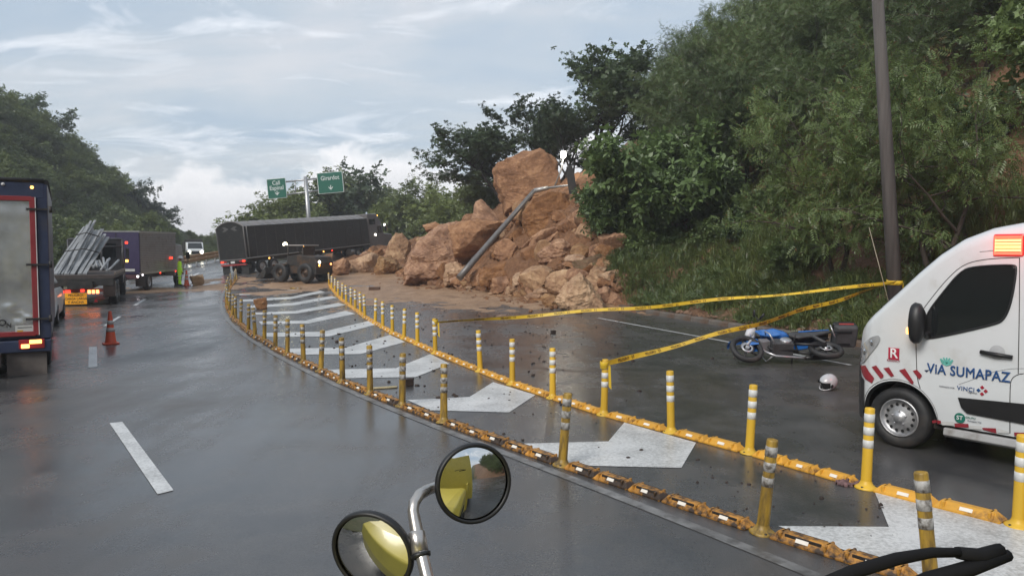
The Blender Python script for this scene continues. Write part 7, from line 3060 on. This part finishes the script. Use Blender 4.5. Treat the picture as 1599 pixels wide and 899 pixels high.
# ------------------------------------------------------------------ small wheel loader working in the mud
def loader():
    c = GR(462, 443)
    c.y += 1.0
    phi = 62
    e = empty('wheel_loader', (c.x, c.y, float(zr(c.x, c.y)) + 0.08), heading(phi), 'muddy small wheel loader with lit lamps working in front of the lorry', 'loader')
    e.scale = (0.9, 0.9, 0.9)
    ym = mat('loader_yellow', (0.10, 0.05, 0.022), 0.6, var=0.3, scale=2.5, dirt=(0.025, 0.02, 0.017), dscale=1.6, dlo=0.36, dhi=0.54)
    dk = M_['dark']
    b = MB()
    b.prism([(-2.2, 0.55), (-2.3, 1.3), (-2.1, 1.72), (-0.5, 1.85), (-0.45, 0.6)], -0.85, 0.85, ym, 'y')
    b.build('engine_hood', e, 0.06)
    b = MB()
    b.box((-2.12, 0, 0.75), (0.25, 1.7, 0.5), dk)
    b.build('counterweight', e, 0.05)
    b = MB()
    b.prism([(-0.6, 0.55), (1.5, 0.5), (1.5, 0.95), (0.9, 1.25), (-0.6, 1.1)], -0.6, 0.6, ym, 'y')
    b.build('front_frame', e, 0.05)
    # canopy on posts
    b = MB()
    for x, y in ((-0.85, 0.6), (-0.85, -0.6), (0.55, 0.6), (0.55, -0.6)):
        b.tube([(x, y, 1.2), (x * 0.95, y * 0.95, 2.45)], 0.045, ym, 8)
    b.build('canopy_post', e)
    MB().box((-0.15, 0, 2.5), (1.9, 1.5, 0.09), mat('canopy_grey', (0.28, 0.26, 0.24), 0.5)).build('canopy', e, 0.03)
    for s in (-1, 1):
        MB().prism([(-0.85, 1.1), (0.6, 1.1), (0.58, 1.75), (-0.85, 1.9)], s * 0.60, s * 0.66, dk, 'y').build('cab_side', e, 0.02)
    MB().box((0.60, 0, 1.42), (0.06, 1.2, 0.62), dk).build('dashboard', e, 0.02)
    MB().box((-0.82, 0, 2.1), (0.03, 1.1, 0.62), M_['glass']).build('rear_screen', e)
    MB().box((-0.35, 0, 1.35), (0.5, 0.55, 0.2), M_['black']).build('seat', e, 0.04)
    MB().box((-0.58, 0, 1.65), (0.14, 0.55, 0.55), M_['black']).build('seat_back', e, 0.04)
    b = MB()
    b.tube([(0.55, 0, 1.1), (0.25, 0, 1.65)], 0.03, M_['black'], 6)
    b.lathe([(0.17, -0.015), (0.19, 0), (0.17, 0.015), (0.15, 0), (0.17, -0.015)], M_['black'], 16, M=Matrix.Translation((0.24, 0, 1.68)) @ Matrix.Rotation(-0.5, 4, 'Y'))
    b.build('steering_wheel', e)
    for s in (-1, 1):
        b = MB()
        b.prism([(0.4, 1.1), (1.5, 0.75), (2.35, 0.45), (2.4, 0.65), (1.55, 1.05), (0.45, 1.4)], s * 0.42, s * 0.54, ym, 'y')
        b.build('lift_arm', e, 0.02)
        b = MB()
        b.tube([(0.7, s * 0.3, 1.0), (1.9, s * 0.3, 0.8)], 0.06, M_['steel'], 8)
        b.build('hydraulic_ram', e)
    # bucket
    b = MB()
    prof = [(2.3, 0.95), (2.25, 0.55), (2.4, 0.25), (2.75, 0.12), (3.25, 0.12), (3.25, 0.16), (2.8, 0.19), (2.47, 0.30), (2.33, 0.57), (2.36, 0.95)]
    b.prism(prof, -1.05, 1.05, dk, 'y')
    for s in (-1, 1):
        b.prism([(2.3, 0.95), (2.25, 0.55), (2.4, 0.25), (2.75, 0.12), (3.25, 0.12)], s * 1.05 - 0.02, s * 1.05 + 0.02, dk, 'y')
    b.build('bucket', e, 0.01)
    for s in (-1, 1):
        wheel(e, (1.0, s * 0.82, 0.60), 0.68, 0.46, (0.07, 0.045, 0.03), 0.46, s, holes=6)
        wheel(e, (-1.35, s * 0.82, 0.60), 0.68, 0.46, (0.07, 0.045, 0.03), 0.46, s, holes=6)
        MB().prism([(0.4, 1.12), (1.6, 1.12), (1.65, 1.0), (1.6, 1.18), (0.4, 1.2)], s * 0.58, s * 1.02, ym, 'y').build('fender', e)

    def lamp(p, m, r_=0.09):
        b = MB()
        b.lathe([(r_, 0), (r_ * 1.1, -0.03), (r_ * 0.8, -0.05), (0.001, -0.06)], m, 14, M=Matrix.Translation(p), axis='x')
        b.build('work_lamp', e)
    lamp((-2.28, 0.55, 1.35), M_['head'])
    lamp((-2.26, 0.55, 1.12), M_['amber'], 0.07)
    lamp((-2.28, -0.6, 1.2), M_['tail_hot'], 0.07)
    b = MB()
    b.lathe([(0.02, -0.1), (0.12, -0.08), (0.15, 0.02), (0.10, 0.12), (0.001, 0.15)], mat('work_light', (0.9, 0.85, 0.6), 0.3, emit=(1, 0.88, 0.55), estr=20), 14, M=Matrix.Translation((0.85, 0.55, 2.56)))
    b.build('roof_lamp', e)
    lamp((-0.6, 0.3, 2.4), M_['amber'], 0.05)


loader()


# ------------------------------------------------------------------ oncoming truck beyond the rail
def oncoming():
    p = at(303, 405, 88)
    e = empty('light_truck', (p.x, p.y, T(p.x, p.y)), R(-62), 'white light truck with its headlights on beyond the guard rail', 'truck')
    dz = p.z - T(p.x, p.y)
    e.location.z += max(dz, -0.5)
    b = MB()
    b.prism([(0, 0.5), (1.8, 0.5), (1.85, 1.1), (1.5, 1.25), (1.05, 1.95), (0, 2.0)], -0.9, 0.9, M_['white'], 'y')
    b.build('cab', e, 0.06)
    b = MB()
    b.add([(1.53, -0.78, 1.27), (1.53, 0.78, 1.27), (1.09, 0.7, 1.9), (1.09, -0.7, 1.9)], [(0, 1, 2, 3)], M_['glass'], M=Matrix.Translation((0.02, 0, 0.01)))
    b.build('windscreen', e)
    MB().box((-1.6, 0, 1.3), (3.0, 2.0, 1.6), M_['dark']).build('load_box', e, 0.04)
    MB().box((-0.1, 0, 2.2), (0.3, 1.9, 0.25), M_['dark']).build('roof_rack', e, 0.03)
    MB().box((1.86, 0, 0.8), (0.06, 0.9, 0.3), M_['black']).build('grille', e, 0.01)
    for s in (-1, 1):
        MB().lathe([(0.16, 0), (0.15, 0.05), (0.001, 0.07)], M_['head'], 14, M=Matrix.Translation((1.86, s * 0.68, 0.85)), axis='x').build('headlight', e)
        wheel(e, (1.1, s * 0.8, 0.38), 0.38, 0.22, side=s)
        wheel(e, (-2.0, s * 0.8, 0.38), 0.38, 0.22, side=s)


oncoming()


# ------------------------------------------------------------------ road worker
def worker():
    p = GR(281, 447)
    e = empty('person', p, R(35), 'person in lime hi-vis suit and white helmet standing by a cone', 'person')
    e.scale = (1.15, 1.15, 1.02)
    J = {'pelvis': (0, 0, 0.95, 0.135), 'waist': (0, 0, 1.10, 0.13), 'chest': (0.01, 0, 1.32, 0.15), 'neck': (0.02, 0, 1.49, 0.06), 'head': (0.035, 0, 1.60, 0.085), 'crown': (0.035, 0, 1.70, 0.075)}
    edges = [('pelvis', 'waist'), ('waist', 'chest'), ('chest', 'neck'), ('neck', 'head'), ('head', 'crown')]
    for s, n in ((1, 'l'), (-1, 'r')):
        J['hip' + n] = (0, s * 0.10, 0.90, 0.105)
        J['knee' + n] = (0.03 * s, s * 0.115, 0.50, 0.075)
        J['ankle' + n] = (-0.01 * s, s * 0.12, 0.10, 0.055)
        J['toe' + n] = (0.15, s * 0.14, 0.045, 0.045)
        J['sh' + n] = (0.0, s * 0.19, 1.42, 0.075)
        edges += [('pelvis', 'hip' + n), ('hip' + n, 'knee' + n), ('knee' + n, 'ankle' + n), ('ankle' + n, 'toe' + n), ('chest', 'sh' + n)]
    J['ell'] = (0.03, 0.27, 1.15, 0.055)
    J['wrl'] = (0.20, 0.22, 1.03, 0.04)
    J['hal'] = (0.27, 0.18, 1.02, 0.042)
    J['elr'] = (-0.04, -0.28, 1.14, 0.055)
    J['wrr'] = (0.05, -0.30, 0.90, 0.04)
    J['har'] = (0.08, -0.30, 0.82, 0.042)
    for n in 'lr':
        edges += [('sh' + n, 'el' + n), ('el' + n, 'wr' + n), ('wr' + n, 'ha' + n)]
    # fingers: five short chains from each palm
    for n, base, d in (('l', J['hal'], (0.07, -0.03, -0.01)), ('r', J['har'], (0.02, 0, -0.08))):
        for k in range(5):
            o = (k - 2) * 0.016
            q = (base[0] + d[0] * (1 if k else 0.5) + (o if n == 'r' else 0), base[1] + d[1] + (0.03 if k == 0 else 0), base[2] + d[2] * (1 if k else 0.4) + (o if n == 'l' else 0), 0.010)
            J['f%d%s' % (k, n)] = q
            edges.append(('ha' + n, 'f%d%s' % (k, n)))
    names = list(J)
    me = bpy.data.meshes.new('body')
    me.from_pydata([J[k][:3] for k in names], [(names.index(a), names.index(b)) for a, b in edges], [])
    o = bpy.data.objects.new('body', me)
    COL.objects.link(o)
    sk = o.modifiers.new('skin', 'SKIN')
    for i, k in enumerate(names):
        me.skin_vertices[0].data[i].radius = (J[k][3], J[k][3])
        me.skin_vertices[0].data[i].use_root = (k == 'pelvis')
    ss = o.modifiers.new('sub', 'SUBSURF')
    ss.levels = ss.render_levels = 2
    dg = bpy.context.evaluated_depsgraph_get()
    m2 = bpy.data.meshes.new_from_object(o.evaluated_get(dg))
    bpy.data.objects.remove(o)
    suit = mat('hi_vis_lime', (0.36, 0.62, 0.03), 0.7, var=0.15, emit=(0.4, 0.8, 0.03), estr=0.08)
    skin = mat('skin', (0.22, 0.12, 0.08), 0.55)
    boot = mat('boots', (0.02, 0.018, 0.016), 0.6)
    m2.materials.clear()
    for m in (suit, skin, boot):
        m2.materials.append(m)
    for f in m2.polygons:
        c = f.center
        f.use_smooth = True
        f.material_index = 1 if (c.z > 1.50 or (c.x > 0.21 and c.z > 0.9 and c.z < 1.1) or (abs(c.y + 0.30) < 0.05 and 0.6 < c.z < 0.86)) else (2 if c.z < 0.13 else 0)
    m2.name = 'body'
    ob = bpy.data.objects.new('body', m2)
    link(ob, e)
    hm = mat('helmet_hard', (0.62, 0.62, 0.60), 0.35)
    b = MB()
    b.lathe([(0.155, -0.01), (0.135, 0.0), (0.13, 0.05), (0.10, 0.105), (0.05, 0.135), (0.001, 0.14)], hm, 18, M=Matrix.Translation((0.04, 0, 1.68)))
    b.build('hard_hat', e)
    # face
    b = MB()
    b.tube([(0.115, 0, 1.62), (0.14, 0, 1.595)], [0.012, 0.017], skin, 6)
    for s in (-1, 1):
        b.lathe([(0.012, 0), (0.001, 0.006)], M_['black'], 8, M=Matrix.Translation((0.113, s * 0.033, 1.63)), axis='x')
        b.lathe([(0.022, -0.006), (0.02, 0.006)], skin, 8, M=Matrix.Translation((0.035, s * 0.088, 1.61)), axis='y')
    b.box((0.118, 0, 1.565), (0.006, 0.045, 0.008), boot)
    b.build('face', e)
    st = mat('reflective_tape', (0.55, 0.56, 0.55), 0.35)
    for z, r_, y in ((1.08, 0.146, 0), (1.22, 0.158, 0), (0.62, 0.105, 0.112), (0.62, 0.105, -0.112), (0.42, 0.09, 0.116), (0.42, 0.09, -0.116)):
        MB().lathe([(r_, -0.025), (r_ + 0.004, 0), (r_, 0.025)], st, 18, M=Matrix.Translation((0.005, y, z)) @ Matrix.Diagonal((0.95, 1.08 if y == 0 else 1, 1, 1))).build('reflective_stripe', e)


worker()


# ------------------------------------------------------------------ the yellow truck we sit in: mirrors and wiper in view
def own_truck():
    phi = 35
    f = Vector((-math.sin(R(phi)), math.cos(R(phi)), 0))
    r = Vector((math.cos(R(phi)), math.sin(R(phi)), 0))
    e = empty('yellow_truck', (0, 0, 0), 0, 'yellow truck seen as two round mirrors on a bent arm and a wiper', 'truck')
    yel = mat('truck_yellow', (0.62, 0.50, 0.09), 0.35, var=0.05, coat=0.3)

    def L(a, b, z):
        v = f * a + r * b
        return (v.x, v.y, z)
    # bonnet and nose, then the right flank and cab wall behind the seat
    b = MB()
    pts = [(-0.3, 1.50), (0.55, 1.50), (1.0, 1.46), (1.25, 1.36), (1.32, 1.1), (1.32, 0.55), (-0.3, 0.55)]
    V, Fc = [], []
    nb = len(pts)
    for bb in (-1.3, 0.62, 0.74, 0.80):
        for a, z in pts:
            k = 0.0 if bb < 0.7 else (0.03 if bb < 0.78 else 0.10)
            V.append(L(a - (k if a > 0.9 else 0), bb, z - (k if z > 1.2 else 0)))
    for i in range(3):
        for j in range(nb):
            a_, c_ = i * nb + j, i * nb + (j + 1) % nb
            Fc.append((a_, c_, c_ + nb, a_ + nb))
    Fc += [tuple(range(nb)), tuple(3 * nb + j for j in range(nb))]
    b.add(V, Fc, yel, False)
    b.build('bonnet', e, 0.02, 2)
    b = MB()
    V = [L(-0.3, 0.85, 0.6), L(-0.3, 0.85, 1.6), L(-1.6, 0.85, 1.6), L(-1.6, 0.85, 0.6), L(-0.3, 0.78, 0.6), L(-0.3, 0.78, 1.6), L(-1.6, 0.78, 1.6), L(-1.6, 0.78, 0.6)]
    b.add(V, [(0, 1, 2, 3), (4, 5, 6, 7), (0, 1, 5, 4), (1, 2, 6, 5), (2, 3, 7, 6), (3, 0, 4, 7)], yel)
    b.build('door', e)
    b = MB()
    V = [L(-1.6, s * 1.1, z) for s in (-1, 1) for z in (0.6, 3.2)] + [L(-7.5, s * 1.1, z) for s in (-1, 1) for z in (0.6, 3.2)]
    b.add(V, [(0, 1, 3, 2), (4, 5, 7, 6), (0, 1, 5, 4), (2, 3, 7, 6), (1, 3, 7, 5), (0, 2, 6, 4)], yel)
    b.build('body', e, 0.03)
    for a in (0.55, -5.6):
        for s in (0.72, -1.2):
            w = MB()
            p = Vector(L(a, s, 0.5))
            M = Matrix.Translation(p) @ Matrix.Rotation(R(90 + phi), 4, 'Z')
            w.lathe([(0.25, -0.13), (0.46, -0.13), (0.5, -0.06), (0.5, 0.06), (0.46, 0.13), (0.25, 0.13), (0.001, 0.08)], M_['rubber'], 28, M=M, axis='y')
            w.build('wheel', e)
    plm = mat('vent_dark', (0.03, 0.03, 0.03), 0.5)
    b = MB()
    p = [Vector(L(0.75 - 0.1 * k, 0.802, 1.18)) for k in range(2)]
    V = [L(0.85, 0.803, 1.12), L(0.85, 0.803, 1.22), L(0.45, 0.803, 1.22), L(0.45, 0.803, 1.12), L(0.85, 0.815, 1.12), L(0.85, 0.815, 1.22), L(0.45, 0.815, 1.22), L(0.45, 0.815, 1.12)]
    b.add(V, [(0, 1, 2, 3), (4, 5, 6, 7), (0, 1, 5, 4), (1, 2, 6, 5), (2, 3, 7, 6), (3, 0, 4, 7)], plm)
    b.build('side_vent', e)
    chrome = mat('mirror_arm_steel', (0.50, 0.47, 0.44), 0.28, 0.85, var=0.2, scale=20)
    # arm
    pts = [at(690, 1010, 1.46), at(668, 905, 1.56), at(655, 850, 1.60), at(649, 820, 1.62), at(645, 797, 1.63), at(647, 784, 1.64), at(655, 772, 1.66), at(668, 764, 1.70), at(690, 757, 1.76), at(730, 752, 1.79)]
    MB().tube(pts, [0.014] * 4 + [0.0125] * 6, chrome, 14).build('mirror_arm', e)
    q = at(653, 846, 1.605)
    d = (pts[3] - pts[2]).normalized()
    M = Matrix.Translation(q) @ d.to_track_quat('Z', 'Y').to_matrix().to_4x4()
    MB().lathe([(0.014, -0.024), (0.0185, -0.022), (0.0185, 0.020), (0.015, 0.024)], chrome, 18, M=M).build('clamp', e)
    MB().lathe([(0.014, -0.034), (0.021, -0.032), (0.022, -0.024), (0.015, -0.022)], M_['black'], 18, M=M).build('clamp_ring', e)
    MB().tube([tuple(q), tuple(at(640, 852, 1.615)), tuple(at(628, 858, 1.63))], [0.012, 0.011, 0.011], M_['dark'], 8).build('mirror_joint', e)
    glassm = mat('mirror_glass', (0.80, 0.80, 0.78), 0.015, 1.0, var=0.01)
    cam_p = Vector((0, 0, EYE))

    def mirror(px, py, Y, rad, target, Rc=0.30, label=None):
        c = at(px, py, Y)
        dv = (c - cam_p).normalized()
        t = (Vector(target) - c).normalized()
        nrm = (t - dv).normalized()
        Mq = Matrix.Translation(c) @ nrm.to_track_quat('Z', 'Y').to_matrix().to_4x4()
        m = empty('round_mirror', (0, 0, 0))
        m.parent = e
        m.matrix_world = Mq
        g = MB()
        n = 14
        prof = [(max(rad * (1 - k / n), 0.0004), math.sqrt(Rc ** 2 - (rad * (1 - k / n)) ** 2) - math.sqrt(Rc ** 2 - rad ** 2)) for k in range(n + 1)]
        g.lathe(prof, glassm, 48)
        g.build('glass', m)
        h = MB()
        h.lathe([(rad * 0.985, 0.004), (rad * 1.03, 0.008), (rad * 1.09, 0.004), (rad * 1.10, -0.006), (rad * 1.05, -0.014), (rad * 0.8, -0.026), (rad * 0.4, -0.034), (0.001, -0.036)], M_['black'], 48)
        h.build('rim', m)
        return nrm
    n1 = mirror(740, 754, 1.72, 0.084, Vector(L(-6.0, 1.9, 0.9)), 0.26)
    n2 = mirror(581, 862, 1.62, 0.088, Vector(L(1.2, -1.9, -0.35)), 0.28)
    print('mirror normals', n1, n2)
    # wiper, parked low on the windscreen
    blk = M_['black']
    w = empty('wiper', (0, 0, 0))
    w.parent = e
    blk = mat('wiper_rubber', (0.010, 0.010, 0.011), 0.85, spec=0.2)
    pts = [at(1235, 935, 0.66), at(1330, 893, 0.68), at(1400, 872, 0.70), at(1455, 862, 0.72), at(1500, 862, 0.73)]
    MB().tube(pts, [0.007, 0.0065, 0.006, 0.005, 0.0045], blk, 10).build('arm', w)
    pts = [at(1380, 935, 0.69), at(1450, 905, 0.71), at(1510, 888, 0.73), at(1574, 866, 0.75)]
    MB().tube(pts, [0.007, 0.008, 0.008, 0.006], blk, 8).build('blade', w)
    MB().tube([at(1495, 862, 0.73), at(1530, 868, 0.74), at(1562, 858, 0.75)], [0.006, 0.008, 0.007], blk, 8).build('hinge', w)


own_truck()


# ------------------------------------------------------------------ humid air after the rain
def haze():
    bpy.context.view_layer.update()
    b = MB()
    m = bpy.data.materials.new('humid_air')
    m.use_nodes = True
    t = m.node_tree
    t.nodes.clear()
    v = N(t, 'ShaderNodeVolumePrincipled')
    v.inputs['Color'].default_value = (0.90, 0.94, 1.0, 1)
    v.inputs['Density'].default_value = 0.0008
    o = N(t, 'ShaderNodeOutputMaterial')
    t.links.new(v.outputs[0], o.inputs['Volume'])
    b.box((-20, 40, 27), (1500, 1500, 58), m)
    ob = b.build('haze')
    tag(ob, 'thin pale haze in the humid air over the road', None, None, 'stuff')


haze()
